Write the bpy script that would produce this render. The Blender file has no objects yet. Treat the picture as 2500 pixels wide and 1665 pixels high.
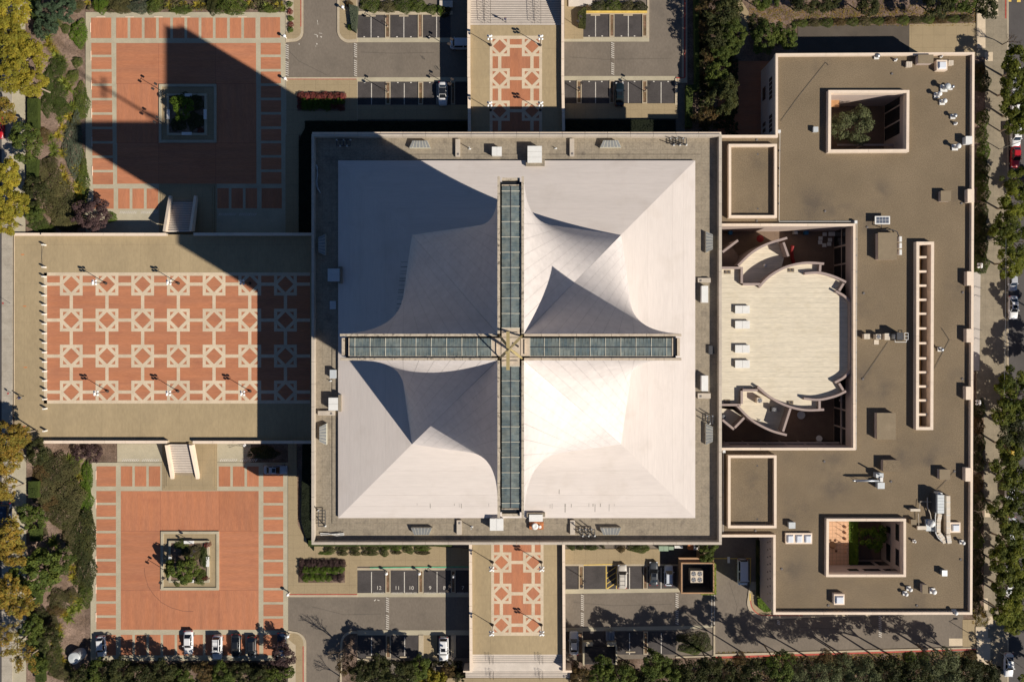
import bpy, math, random
import numpy as np
from mathutils import Vector, Matrix
from mathutils.geometry import tessellate_polygon

SC = bpy.context.scene
COL = SC.collection
R = math.radians

# ---------------------------------------------------------------- camera, sky, sun, exposure
CAM_H = 150.0           # drone height in metres
FPX = 1829.0            # focal length in photo pixels (2500 px wide)
NX, NY = 1292.0, 788.0  # the point straight below the drone, in photo pixels
cam_d = bpy.data.cameras.new("drone_camera")
cam = bpy.data.objects.new("drone_camera", cam_d)
COL.objects.link(cam)
cam.location = (0, 0, CAM_H)
cam_d.sensor_width = 36.0
cam_d.lens = FPX / 2500.0 * 36.0
cam_d.shift_x = (1250.0 - NX) / 2500.0
cam_d.shift_y = (NY - 832.5) / 2500.0
cam_d.clip_end = 3000.0
SC.camera = cam

SUNV = Vector((1.181, -0.712, 1.0)).normalized()     # towards the sun
elev = math.asin(SUNV.z)
azim = math.atan2(SUNV.x, SUNV.y)
world = bpy.data.worlds.new("World")
SC.world = world
world.use_nodes = True
wn = world.node_tree.nodes
sky = wn.new("ShaderNodeTexSky")
sky.sky_type = 'NISHITA'
sky.sun_disc = False
sky.sun_elevation = elev
sky.sun_rotation = azim
sky.air_density = 0.7
sky.dust_density = 0.0
sky.ozone_density = 5.5
sky.altitude = 300.0
bg = wn["Background"]
bg.inputs[1].default_value = 0.055
world.node_tree.links.new(sky.outputs[0], bg.inputs[0])
sun_d = bpy.data.lights.new("sun", 'SUN')
sun_d.energy = 5.0
sun_d.angle = R(0.53)
sun_d.color = (1.0, 0.935, 0.83)
sun = bpy.data.objects.new("sun", sun_d)
COL.objects.link(sun)
sun.rotation_euler = SUNV.to_track_quat('Z', 'Y').to_euler()
sun.location = (60, -40, 120)
SC.view_settings.view_transform = 'Standard'
SC.view_settings.look = 'None'
SC.view_settings.gamma = 1.0
SC.view_settings.use_curve_mapping = False
SC.view_settings.exposure = 0.22
SC.cycles.max_bounces = 5
SC.cycles.diffuse_bounces = 3
SC.cycles.glossy_bounces = 2
SC.cycles.transmission_bounces = 2

# ---------------------------------------------------------------- helpers
def W(px, py, z=0.0):
    """surveyed photo point at a known height -> metres"""
    s = (CAM_H - z) / FPX
    return ((px - NX) * s, (NY - py) * s)

def W3(px, py, z=0.0):
    x, y = W(px, py, z)
    return (x, y, z)

class MB:
    def __init__(s):
        s.v = []; s.f = []
    def prism(s, pts, z0, z1, top=None):
        """pts: xy list (any winding); top: optional other xy list"""
        a = sum(pts[i][0]*pts[(i+1) % len(pts)][1]-pts[(i+1) % len(pts)][0]*pts[i][1] for i in range(len(pts)))
        if a < 0:
            pts = list(pts)[::-1]
            if top: top = list(top)[::-1]
        n = len(pts); b = len(s.v)
        s.v += [(p[0], p[1], z0) for p in pts]
        s.v += [(p[0], p[1], z1) for p in (top or pts)]
        s.f.append(tuple(b+n+i for i in range(n)))
        s.f.append(tuple(b+n-1-i for i in range(n)))
        for i in range(n):
            j = (i+1) % n
            s.f.append((b+i, b+j, b+n+j, b+n+i))
        return s
    def box(s, x0, y0, z0, x1, y1, z1):
        return s.prism([(x0, y0), (x1, y0), (x1, y1), (x0, y1)], z0, z1)
    def pbox(s, px0, py0, px1, py1, z0, z1, zr=None):
        """box whose top outline is given in photo pixels"""
        zr = z1 if zr is None else zr
        return s.prism([W(px0, py0, zr), W(px1, py0, zr), W(px1, py1, zr), W(px0, py1, zr)], z0, z1)
    def pprism(s, pts, z0, z1, zr=None):
        zr = z1 if zr is None else zr
        return s.prism([W(x, y, zr) for x, y in pts], z0, z1)
    def sheet(s, pts, z):
        a = sum(pts[i][0]*pts[(i+1) % len(pts)][1]-pts[(i+1) % len(pts)][0]*pts[i][1] for i in range(len(pts)))
        if a < 0: pts = list(pts)[::-1]
        b = len(s.v)
        s.v += [(p[0], p[1], z) for p in pts]
        s.f.append(tuple(range(b, b+len(pts))))
        return s
    def psheet(s, pts, z):
        if len(pts) == 4 and not isinstance(pts[0], (tuple, list)):
            x0, y0, x1, y1 = pts
            pts = [(x0, y0), (x1, y0), (x1, y1), (x0, y1)]
        return s.sheet([W(x, y, z) for x, y in pts], z)
    def cyl(s, p0, p1, r0, r1=None, n=8, cap=True):
        r1 = r0 if r1 is None else r1
        p0 = Vector(p0); p1 = Vector(p1); d = (p1-p0)
        if d.length < 1e-6: return s
        d.normalize()
        u = d.orthogonal().normalized(); w = d.cross(u)
        b = len(s.v)
        for p, r in ((p0, r0), (p1, r1)):
            for i in range(n):
                a = 2*math.pi*i/n
                s.v.append(tuple(p + u*(r*math.cos(a)) + w*(r*math.sin(a))))
        for i in range(n):
            j = (i+1) % n
            s.f.append((b+i, b+j, b+n+j, b+n+i))
        if cap:
            s.f.append(tuple(b+n+i for i in range(n)))
            s.f.append(tuple(b+n-1-i for i in range(n)))
        return s
    def tube(s, pts, r, n=6):
        for a, b in zip(pts[:-1], pts[1:]):
            s.cyl(a, b, r, r, n)
        return s
    def lathe(s, c, prof, n=12):
        """prof: list of (r, z) from bottom to top around c"""
        b = len(s.v)
        for r, z in prof:
            for i in range(n):
                a = 2*math.pi*i/n
                s.v.append((c[0]+r*math.cos(a), c[1]+r*math.sin(a), c[2]+z))
        for k in range(len(prof)-1):
            for i in range(n):
                j = (i+1) % n
                s.f.append((b+k*n+i, b+k*n+j, b+(k+1)*n+j, b+(k+1)*n+i))
        s.f.append(tuple(b+(len(prof)-1)*n+i for i in range(n)))
        s.f.append(tuple(b+n-1-i for i in range(n)))
        return s
    def quad(s, a, b, c, d):
        k = len(s.v); s.v += [tuple(a), tuple(b), tuple(c), tuple(d)]
        s.f.append((k, k+1, k+2, k+3)); return s
    def holed(s, outer, holes, z0, z1):
        """flat slab with holes, xy lists"""
        loops = [[Vector((x, y, 0)) for x, y in l] for l in [outer]+holes]
        flat = [p for l in loops for p in l]
        tris = tessellate_polygon(loops)
        b = len(s.v)
        s.v += [(p.x, p.y, z1) for p in flat]
        for t in tris:
            p, q, r_ = (flat[i] for i in t)
            up = (q-p).cross(r_-p).z > 0
            s.f.append(tuple(b+i for i in (t if up else t[::-1])))
        k = 0
        for l in loops:
            n = len(l); c = len(s.v)
            s.v += [(p.x, p.y, z1) for p in l] + [(p.x, p.y, z0) for p in l]
            for i in range(n):
                j = (i+1) % n
                s.f.append((c+i, c+j, c+n+j, c+n+i))
            k += n
        return s
    def mesh(s, name, mat=None, off=(0, 0, 0), smooth=False):
        me = bpy.data.meshes.new(name)
        ox, oy, oz = off
        me.from_pydata([(x-ox, y-oy, z-oz) for x, y, z in s.v], [], s.f)
        me.update()
        if mat:
            me.materials.append(mat)
        if smooth:
            me.polygons.foreach_set('use_smooth', [True]*len(me.polygons))
        return me

def tag(o, label=None, cat=None, group=None, kind=None):
    if label: o['label'] = label
    if cat: o['category'] = cat
    if group: o['group'] = group
    if kind: o['kind'] = kind
    return o

def link(name, me, parent=None, loc=None):
    o = bpy.data.objects.new(name, me)
    COL.objects.link(o)
    if parent: o.parent = parent
    if loc is not None: o.location = loc
    return o

def add(name, mb, mat, parent=None, smooth=False):
    """mesh in world metres; parents sit at their own location without rotation"""
    off = (0, 0, 0)
    if parent:
        q = parent; o = [0, 0, 0]
        while q:
            o = [o[i]+q.location[i] for i in range(3)]; q = q.parent
        off = tuple(o)
    return link(name, mb.mesh(name, mat, off, smooth), parent)

def root(name, label, cat, loc=(0, 0, 0), group=None, rz=0.0):
    o = bpy.data.objects.new(name, None)
    COL.objects.link(o)
    o.location = loc
    o.rotation_euler = (0, 0, rz)
    o.empty_display_size = 0.5
    return tag(o, label, cat, group)

def struct(name, mb, mat, parent=None):
    o = add(name, mb, mat, parent)
    if not parent: o['kind'] = 'structure'
    return o

def copy_tree(o, parent=None):
    c = o.copy(); COL.objects.link(c)
    if parent: c.parent = parent
    for ch in list(o.children):
        copy_tree(ch, c)
    return c

ORD = ("first second third fourth fifth sixth seventh eighth ninth tenth eleventh twelfth thirteenth fourteenth fifteenth "
       "sixteenth seventeenth eighteenth nineteenth twentieth twenty-first twenty-second twenty-third twenty-fourth twenty-fifth "
       "twenty-sixth twenty-seventh twenty-eighth twenty-ninth thirtieth thirty-first thirty-second thirty-third thirty-fourth "
       "thirty-fifth thirty-sixth thirty-seventh thirty-eighth thirty-ninth fortieth forty-first forty-second").split()

# ---------------------------------------------------------------- materials
def material(name, col, rough=0.85, var=0.12, scale=0.6, fine=0.10, fscale=9.0, stretch=(1, 1, 1), col2=None, bump=0.0,
             metal=0.0, spec=0.25, rot=0.0, stain=0.0, stcol=(0.05, 0.045, 0.04), stscale=0.35, island=0.0, objvar=0.0):
    m = bpy.data.materials.new(name)
    m.use_nodes = True
    nt = m.node_tree; N = nt.nodes; L = nt.links
    b = N["Principled BSDF"]
    b.inputs['Roughness'].default_value = rough
    b.inputs['Metallic'].default_value = metal
    b.inputs['Specular IOR Level'].default_value = spec
    geo = N.new('ShaderNodeNewGeometry')
    mp = N.new('ShaderNodeMapping')
    mp.inputs['Scale'].default_value = stretch
    mp.inputs['Rotation'].default_value = (0, 0, rot)
    L.new(geo.outputs['Position'], mp.inputs['Vector'])
    def noise(sc, det=4.0, vec=mp.outputs[0]):
        n = N.new('ShaderNodeTexNoise')
        n.inputs['Scale'].default_value = sc; n.inputs['Detail'].default_value = det
        n.inputs['Roughness'].default_value = 0.6
        L.new(vec, n.inputs['Vector']); return n.outputs['Fac']
    def mixc(fac, a, bb, mode='MIX'):
        x = N.new('ShaderNodeMix'); x.data_type = 'RGBA'; x.blend_type = mode
        if isinstance(fac, float): x.inputs[0].default_value = fac
        else: L.new(fac, x.inputs[0])
        for s_, v in ((6, a), (7, bb)):
            if hasattr(v, 'node'): L.new(v, x.inputs[s_])
            else: x.inputs[s_].default_value = (*v, 1)
        return x.outputs[2]
    def rng(src, a, bb, lo, hi):
        x = N.new('ShaderNodeMapRange'); x.clamp = True
        L.new(src, x.inputs[0])
        for i, v in enumerate((a, bb, lo, hi)): x.inputs[1+i].default_value = v
        return x.outputs[0]
    def gray(f):
        c = N.new('ShaderNodeCombineColor')
        for i in range(3): L.new(f, c.inputs[i])
        return c.outputs[0]
    base = col if col2 is None else mixc(rng(noise(scale*0.7), .35, .65, 0, 1), col, col2)
    n1 = rng(noise(scale), .3, .7, 1-var, 1+var)
    c = mixc(1.0, base, gray(n1), 'MULTIPLY')
    if fine:
        n2 = rng(noise(fscale, 3.0), .3, .7, 1-fine, 1+fine)
        c = mixc(1.0, c, gray(n2), 'MULTIPLY')
    if stain:
        c = mixc(rng(noise(stscale, 6.0, geo.outputs['Position']), .52, .72, 0, stain), c, stcol)
    if island:
        c = mixc(1.0, c, gray(rng(geo.outputs['Random Per Island'], 0, 1, 1-island, 1+island)), 'MULTIPLY')
    if objvar:
        oi = N.new('ShaderNodeObjectInfo')
        c = mixc(1.0, c, gray(rng(oi.outputs['Random'], 0, 1, 1-objvar, 1+objvar)), 'MULTIPLY')
    L.new(c, b.inputs['Base Color'])
    if bump:
        bp = N.new('ShaderNodeBump'); bp.inputs['Strength'].default_value = bump; bp.inputs['Distance'].default_value = 0.05
        L.new(noise(fscale, 3.0), bp.inputs['Height']); L.new(bp.outputs[0], b.inputs['Normal'])
    return m

def gridlines(m, sx, sy, width, dark, off=(0, 0)):
    """thin scored joints in a surface, every sx / sy metres"""
    nt = m.node_tree; N = nt.nodes; L = nt.links
    b = N["Principled BSDF"]
    src = b.inputs['Base Color'].links[0].from_socket
    geo = N.new('ShaderNodeNewGeometry'); sep = N.new('ShaderNodeSeparateXYZ'); L.new(geo.outputs['Position'], sep.inputs[0])
    outs = []
    for i, s in enumerate((sx, sy)):
        if not s: continue
        a = N.new('ShaderNodeMath'); a.operation = 'ADD'; a.inputs[1].default_value = off[i]+10000*s
        L.new(sep.outputs[i], a.inputs[0])
        d = N.new('ShaderNodeMath'); d.operation = 'MODULO'; d.inputs[1].default_value = s
        L.new(a.outputs[0], d.inputs[0])
        l = N.new('ShaderNodeMath'); l.operation = 'LESS_THAN'; l.inputs[1].default_value = width
        L.new(d.outputs[0], l.inputs[0]); outs.append(l.outputs[0])
    f = outs[0]
    if len(outs) > 1:
        mx = N.new('ShaderNodeMath'); mx.operation = 'MAXIMUM'
        L.new(outs[0], mx.inputs[0]); L.new(outs[1], mx.inputs[1]); f = mx.outputs[0]
    x = N.new('ShaderNodeMix'); x.data_type = 'RGBA'; x.blend_type = 'MULTIPLY'
    L.new(f, x.inputs[0]); L.new(src, x.inputs[6]); x.inputs[7].default_value = (dark, dark, dark, 1)
    L.new(x.outputs[2], b.inputs['Base Color'])
    return m

M = {}
M['soil'] = material('bark_mulch', (.215, .15, .115), 1, .30, .35, .38, 4.0, col2=(.12, .08, .055))
M['asphalt'] = material('driveway_asphalt', (.188, .155, .122), .95, .12, .15, .10, 3, (1, .5, 1), stain=.55, stcol=(.125, .105, .085), stscale=.2)
M['asphalt_dark'] = material('stall_asphalt', (.072, .063, .060), .95, .18, .35, .16, 4, stain=.45, stcol=(.038, .034, .032), stscale=.5)
M['street'] = material('street_asphalt', (.095, .085, .080), .95, .15, .2, .1, 5)
M['brick_a'] = material('red_paving_brick', (.48, .19, .095), .9, .09, .3, .12, 2.6, (.35, 4, 1), col2=(.43, .18, .098), stain=.35, stcol=(.30, .11, .07), stscale=.3, objvar=.07)
M['brick_b'] = material('red_paving_brick_crosswise', (.48, .19, .095), .9, .09, .3, .12, 2.6, (4, .35, 1), col2=(.43, .18, .098), stain=.35, stcol=(.30, .11, .07), stscale=.3, objvar=.07)
M['concrete'] = material('grey_border_concrete', (.44, .385, .275), .95, .10, .3, .08, 5, stain=.22, stcol=(.27, .23, .17))
M['kerb'] = material('kerb_concrete', (.46, .38, .27), .95, .10, .4, .08, 5)
M['walk'] = gridlines(material('sidewalk_concrete', (.345, .265, .158), .95, .09, .35, .09, 5, stain=.25, stcol=(.22, .16, .10)), 2.25, 2.5, .05, .75)
M['deck'] = gridlines(material('deck_concrete', (.38, .29, .17), .95, .10, .16, .08, 3, (1, .35, 1), stain=.35, stcol=(.27, .21, .13), stscale=.13), 7.6, 7.6, .07, .85)
M['band'] = material('pale_paving_band', (.62, .50, .355), .9, .08, .5, .08, 5, objvar=.05, stain=.3, stcol=(.45, .36, .25), stscale=.6)
M['coping'] = material('parapet_coping', (.79, .64, .50), .85, .08, .8, .06, 6, objvar=.04, stain=.3, stcol=(.55, .45, .35), stscale=.8)
M['wallc'] = material('deck_wall_concrete', (.50, .42, .33), .9, .1, .4, .08, 4)
M['red_paint'] = material('red_kerb_paint', (.42, .08, .055), .8, .2, 1.5, .15, 8)
M['yellow_paint'] = material('yellow_kerb_paint', (.72, .50, .12), .8, .15, 1.5, .1, 8)
M['green_paint'] = material('green_kerb_paint', (.13, .45, .25), .8, .15, 1.5, .1, 8)
M['white_paint'] = material('white_road_paint', (.60, .55, .48), .8, .18, 2.0, .15, 10)
M['worn_paint'] = material('worn_road_paint', (.33, .29, .24), .9, .22, 2.0, .25, 10)
M['orange_paint'] = material('orange_marking_paint', (.62, .20, .06), .9, .15, 2.0, .2, 10)
M['roof_white'] = material('white_roof_concrete', (.63, .56, .51), .85, .035, .12, .045, 1.6, (.22, 3.2, 1), stain=.35, stcol=(.50, .43, .37), stscale=.22)
M['roof_white_x'] = material('white_roof_concrete_crosswise', (.63, .56, .51), .85, .035, .12, .045, 1.6, (3.2, .22, 1), stain=.35, stcol=(.50, .43, .37), stscale=.22)
M['shell'] = material('cupola_travertine', (.65, .59, .555), .75, .05, .35, .06, 1.3, (1, 1, .3), objvar=.012, stain=.3, stcol=(.54, .485, .45), stscale=.25)
M['shell_joint'] = material('shell_joint', (.40, .36, .335), .9, .05, 1, .05, 5)
M['joint'] = material('dark_joint', (.16, .145, .14), .9, .05, 1, .05, 5)
M['slab_roof'] = gridlines(material('weathered_podium_roof', (.30, .25, .185), .95, .22, .35, .16, 3, stain=.85, stcol=(.12, .10, .08), stscale=.35), 1.25, 1.25, .06, .8)
M['slab_wall'] = material('podium_concrete', (.50, .43, .35), .9, .10, .5, .08, 5)
M['arm_cap'] = material('stained_beam_concrete', (.50, .42, .32), .9, .10, .8, .1, 3, stain=1.0, stcol=(.07, .06, .05), stscale=2.6)
M['arm_cap_clean'] = material('beam_concrete', (.55, .45, .34), .9, .10, .8, .1, 3, stain=.35, stcol=(.25, .18, .12), stscale=1.0)
M['pane'] = material('green_skylight_glass', (.185, .205, .185), .35, .22, 1.1, .15, 2.0, col2=(.10, .135, .145), spec=.5, objvar=.10)
M['muntin'] = material('thin_glazing_bar', (.27, .30, .26), .6, .1, 1, .05, 5)
M['mullion'] = material('skylight_mullion', (.55, .52, .42), .7, .1, 1, .05, 5)
M['gold'] = material('gold_anodised_aluminium', (.42, .33, .15), .45, .08, 1, .05, 5, spec=.5, metal=.15)
M['glass_dark'] = material('dark_window_glass', (.02, .022, .026), .12, .05, 1, 0, 5, spec=.6)
M['e_roof'] = material('gravel_roof', (.197, .148, .094), 1, .12, .10, .34, 6, stain=.5, stcol=(.125, .102, .078), stscale=.06)
def ponding(m, spots, strength=.42):
    """irregular dried puddle stains around given roof drains (photo x, y, radius px)"""
    nt = m.node_tree; N = nt.nodes; L = nt.links; b = N["Principled BSDF"]
    geo = N.new('ShaderNodeNewGeometry'); nz = N.new('ShaderNodeTexNoise'); nz.inputs['Scale'].default_value = .28; nz.inputs['Detail'].default_value = 5
    L.new(geo.outputs['Position'], nz.inputs['Vector'])
    tot = None
    for x, y, r in spots:
        d = N.new('ShaderNodeVectorMath'); d.operation = 'DISTANCE'; L.new(geo.outputs['Position'], d.inputs[0]); d.inputs[1].default_value = (*W(x, y, 8.5), 8.5)
        k = N.new('ShaderNodeMapRange'); k.interpolation_type = 'SMOOTHSTEP'; L.new(d.outputs['Value'], k.inputs[0]); k.inputs[1].default_value = 0; k.inputs[2].default_value = r/12.9; k.inputs[3].default_value = 1; k.inputs[4].default_value = 0
        if tot is None: tot = k.outputs[0]
        else:
            a = N.new('ShaderNodeMath'); a.operation = 'MAXIMUM'; L.new(tot, a.inputs[0]); L.new(k.outputs[0], a.inputs[1]); tot = a.outputs[0]
    q = N.new('ShaderNodeMapRange'); L.new(nz.outputs['Fac'], q.inputs[0]); q.inputs[1].default_value = .38; q.inputs[2].default_value = .62
    p = N.new('ShaderNodeMath'); p.operation = 'MULTIPLY'; L.new(tot, p.inputs[0]); L.new(q.outputs[0], p.inputs[1])
    s = N.new('ShaderNodeMath'); s.operation = 'MULTIPLY'; s.inputs[1].default_value = strength; L.new(p.outputs[0], s.inputs[0])
    src = b.inputs['Base Color'].links[0].from_socket
    x_ = N.new('ShaderNodeMix'); x_.data_type = 'RGBA'; L.new(s.outputs[0], x_.inputs[0]); L.new(src, x_.inputs[6]); x_.inputs[7].default_value = (.07, .06, .055, 1)
    L.new(x_.outputs[2], b.inputs['Base Color'])
ponding(M['e_roof'], ((1985, 505, 75), (2040, 500, 60), (2117, 540, 50), (2150, 470, 45), (2000, 150, 40), (2110, 740, 60), (2106, 930, 70), (2160, 960, 50), (2030, 1140, 80), (2040, 1190, 60), (1945, 1255, 55), (2200, 1110, 60), (2270, 1120, 50), (2240, 1470, 60), (1920, 1390, 60), (2030, 1470, 50), (2340, 700, 45), (2345, 930, 45), (1850, 395, 35), (1845, 510, 45), (1845, 1190, 55), (1840, 1250, 40), (2345, 480, 50)), .55)
M['e_wall'] = material('pink_stucco_wall', (.50, .40, .345), .9, .06, .4, .06, 4)
M['court_roof'] = gridlines(material('cream_board_roof', (.66, .58, .45), .85, .07, .5, .09, 2, (.35, 3, 1), stain=.3, stcol=(.50, .41, .26), stscale=.4), 0, .94, .06, .80)
M['court_floor'] = material('court_paving', (.20, .14, .10), .95, .1, .6, .1, 4)
M['white'] = material('white_sheet_metal', (.74, .72, .68), .6, .04, 1, .03, 4)
M['pale_metal'] = material('pale_grey_metal', (.52, .54, .54), .5, .06, 1, .04, 4, spec=.5)
M['galv'] = material('galvanised_metal', (.45, .46, .47), .35, .1, 2, .08, 6, metal=.6, spec=.5)
M['steel'] = material('dark_steel', (.06, .06, .065), .5, .1, 2, .05, 5)
M['cream_duct'] = material('cream_duct_metal', (.62, .53, .42), .7, .08, 1, .05, 5)
M['tan_box'] = material('tan_roof_hood', (.24, .185, .12), .9, .08, .5, .1, 8, stain=.3, stcol=(.33, .26, .17))
M['dome'] = material('milky_skylight_dome', (.70, .72, .76), .25, .05, .8, 0, 5, spec=.5)
M['orange_deck'] = material('rust_orange_platform', (.45, .16, .06), .8, .2, 1.5, .1, 6)
M['terracotta'] = gridlines(material('terracotta_tile', (.66, .40, .24), .85, .08, .5, .06, 4), .75, .75, .07, .62)
M['wood'] = material('dark_wood', (.12, .06, .03), .8, .15, 2, .1, 5)
M['cream_wall'] = material('peach_enclosure_wall', (.42, .25, .14), .85, .1, .5, .08, 4)
M['globe'] = material('opal_globe', (.85, .83, .80), .3, .02, 1, 0, 5)
M['bollard'] = material('white_bollard_concrete', (.82, .76, .68), .7, .04, 2, .03, 5)
M['bronze'] = material('bronze_pole', (.055, .045, .04), .5, .1, 1, 0, 5)
M['stair'] = material('stair_concrete', (.62, .54, .46), .9, .07, .8, .06, 5, stain=.2, stcol=(.42, .35, .28), stscale=.5)
M['blue'] = material('blue_plastic', (.03, .16, .32), .5, .05, 1, 0, 5)
M['red'] = material('red_canvas', (.28, .03, .03), .7, .1, 1, 0, 5)
M['solar'] = material('solar_cells', (.10, .115, .15), .3, .1, 3, .1, 8, spec=.6)
M['bark'] = material('bark', (.16, .12, .085), .95, .2, 3, .2, 12)
M['bark_pale'] = material('pale_bark', (.34, .27, .20), .95, .2, 3, .2, 12)
M['strip'] = material('dry_planting_strip', (.24, .14, .09), 1, .3, 1.4, .3, 8, col2=(.14, .10, .05))
M['lawn'] = material('lawn', (.075, .105, .025), 1, .2, .6, .3, 8, col2=(.05, .08, .02))
M['skin'] = material('skin', (.45, .27, .19), .6, .03, 1, 0, 5)
M['jacket'] = material('navy_clothing', (.03, .045, .12), .8, .05, 1, 0, 5)
M['shirt'] = material('white_clothing', (.6, .6, .62), .8, .05, 1, 0, 5)
M['trouser'] = material('dark_trousers', (.03, .03, .035), .8, .05, 1, 0, 5)

def leafmat(name, c1, c2, island=.45, trans=.25, rough=.75):
    m = bpy.data.materials.new(name); m.use_nodes = True
    nt = m.node_tree; N = nt.nodes; L = nt.links
    b = N["Principled BSDF"]; b.inputs['Roughness'].default_value = rough
    b.inputs['Specular IOR Level'].default_value = .25
    geo = N.new('ShaderNodeNewGeometry'); oi = N.new('ShaderNodeObjectInfo')
    n = N.new('ShaderNodeTexNoise'); n.inputs['Scale'].default_value = .55; n.inputs['Detail'].default_value = 3
    L.new(geo.outputs['Position'], n.inputs['Vector'])
    ad = N.new('ShaderNodeMath'); ad.operation = 'ADD'; L.new(n.outputs['Fac'], ad.inputs[0])
    ml = N.new('ShaderNodeMath'); ml.operation = 'MULTIPLY_ADD'; ml.inputs[1].default_value = .5; ml.inputs[2].default_value = -.25
    L.new(geo.outputs['Random Per Island'], ml.inputs[0]); L.new(ml.outputs[0], ad.inputs[1])
    mr = N.new('ShaderNodeMapRange'); mr.inputs[1].default_value = .3; mr.inputs[2].default_value = .7
    L.new(ad.outputs[0], mr.inputs[0])
    mx = N.new('ShaderNodeMix'); mx.data_type = 'RGBA'; L.new(mr.outputs[0], mx.inputs[0])
    mx.inputs[6].default_value = (*c1, 1); mx.inputs[7].default_value = (*c2, 1)
    mr2 = N.new('ShaderNodeMapRange'); L.new(geo.outputs['Random Per Island'], mr2.inputs[0])
    mr2.inputs[3].default_value = 1-island; mr2.inputs[4].default_value = 1+island
    mr3 = N.new('ShaderNodeMapRange'); L.new(oi.outputs['Random'], mr3.inputs[0])
    mr3.inputs[3].default_value = .85; mr3.inputs[4].default_value = 1.15
    pr = N.new('ShaderNodeMath'); pr.operation = 'MULTIPLY'; L.new(mr2.outputs[0], pr.inputs[0]); L.new(mr3.outputs[0], pr.inputs[1])
    cc = N.new('ShaderNodeCombineColor')
    for i in range(3): L.new(pr.outputs[0], cc.inputs[i])
    m2 = N.new('ShaderNodeMix'); m2.data_type = 'RGBA'; m2.blend_type = 'MULTIPLY'; m2.inputs[0].default_value = 1
    L.new(mx.outputs[2], m2.inputs[6]); L.new(cc.outputs[0], m2.inputs[7])
    L.new(m2.outputs[2], b.inputs['Base Color'])
    if trans:
        t = N.new('ShaderNodeBsdfTranslucent'); L.new(m2.outputs[2], t.inputs[0])
        s = N.new('ShaderNodeMixShader'); s.inputs[0].default_value = trans
        L.new(b.outputs[0], s.inputs[1]); L.new(t.outputs[0], s.inputs[2])
        L.new(s.outputs[0], N['Material Output'].inputs[0])
    return m

LM = {
 'plane': leafmat('autumn_plane_leaf', (.36, .27, .025), (.18, .17, .02)),
 'rust': leafmat('rust_plane_leaf', (.36, .21, .03), (.17, .15, .025)),
 'green': leafmat('green_leaf', (.125, .15, .022), (.055, .08, .016)),
 'dark': leafmat('dark_green_leaf', (.085, .085, .022), (.030, .038, .012)),
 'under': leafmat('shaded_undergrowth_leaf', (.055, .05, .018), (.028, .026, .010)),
 'ivy': leafmat('shade_dark_ivy_leaf', (.020, .026, .010), (.010, .014, .006)),  # near-black leaf colour stands in for shade over the podium beds
 'street': leafmat('street_tree_leaf', (.17, .18, .014), (.045, .06, .008)),
 'streety': leafmat('yellowing_street_leaf', (.24, .24, .02), (.08, .10, .01)),
 'olive': leafmat('olive_shrub_leaf', (.14, .12, .045), (.06, .06, .022)),
 'grey': leafmat('grey_green_leaf', (.12, .135, .085), (.075, .09, .055)),
 'bright': leafmat('bright_green_leaf', (.13, .20, .015), (.07, .12, .012)),
 'purple': leafmat('purple_leaf', (.11, .065, .06), (.06, .035, .035)),
 'brown': leafmat('brown_leaf', (.16, .095, .035), (.08, .06, .02)),
 'yellow': leafmat('yellow_strap_leaf', (.42, .30, .03), (.22, .21, .03)),
 'lime': leafmat('lime_strap_leaf', (.26, .28, .04), (.12, .16, .03)),
 'conifer': leafmat('blue_green_needle', (.075, .11, .055), (.035, .06, .03)),
 'redflower': leafmat('red_flower_leaf', (.30, .06, .06), (.14, .05, .03)),
 'twig': leafmat('bare_twig', (.15, .10, .08), (.09, .06, .05)),
 'hedge': leafmat('clipped_hedge_leaf', (.075, .10, .02), (.05, .07, .015), island=.2),
 'willow': leafmat('olive_tree_leaf', (.17, .18, .085), (.10, .115, .045)),
}
# ================================================================ ground and garden slope
struct('ground', MB().sheet([(-700, -700), (700, -700), (700, 700), (-700, 700)], -.06), M['soil'])
STREET_Z = 3.3
def gz(px):                                   # west garden climbs from the squares to the street
    return STREET_Z*min(1, max(0, (206-px)/(206-66.0)))
g = MB(); cols = [-420, 66, 80, 95, 110, 125, 140, 155, 170, 185, 200, 207]
def slope_z(px): return gz(px) if px > 66 else STREET_Z
for (ya, yb) in ((-420, 572), (1078, 2100)):
    n = 26
    for i in range(len(cols)-1):
        for j in range(n):
            y0 = ya+(yb-ya)*j/n; y1 = ya+(yb-ya)*(j+1)/n
            z0, z1 = slope_z(cols[i])-.02, slope_z(cols[i+1])-.02
            g.quad(W3(cols[i], y1, z0), W3(cols[i+1], y1, z1), W3(cols[i+1], y0, z1), W3(cols[i], y0, z0))
struct('garden_slope', g, M['soil'])
g = MB().pprism([(-600, -420), (66, -420), (66, 2100), (-600, 2100)], -.05, STREET_Z-.03)
struct('street_bank', g, M['soil'])
struct('west_street', MB().psheet((-160, -420, 4, 2100), STREET_Z+.02), M['street'])
g = MB()
g.pprism([(4, -420), (30, -420), (30, 2100), (4, 2100)], STREET_Z-.05, STREET_Z+.13)
struct('west_sidewalk', g, gridlines(material('pale_sidewalk', (.40, .35, .28), .95, .12, .6, .12, 6, stain=.35, stcol=(.24, .19, .14)), 0, 1.6, .05, .75))
g = MB().psheet([(30, -400), (62, -400), (62, 572), (30, 572)], STREET_Z+.03)
g.psheet([(30, 1110), (64, 1110), (64, 2100), (30, 2100)], STREET_Z+.03)
struct('west_footpath', g, M['concrete'])

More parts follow.
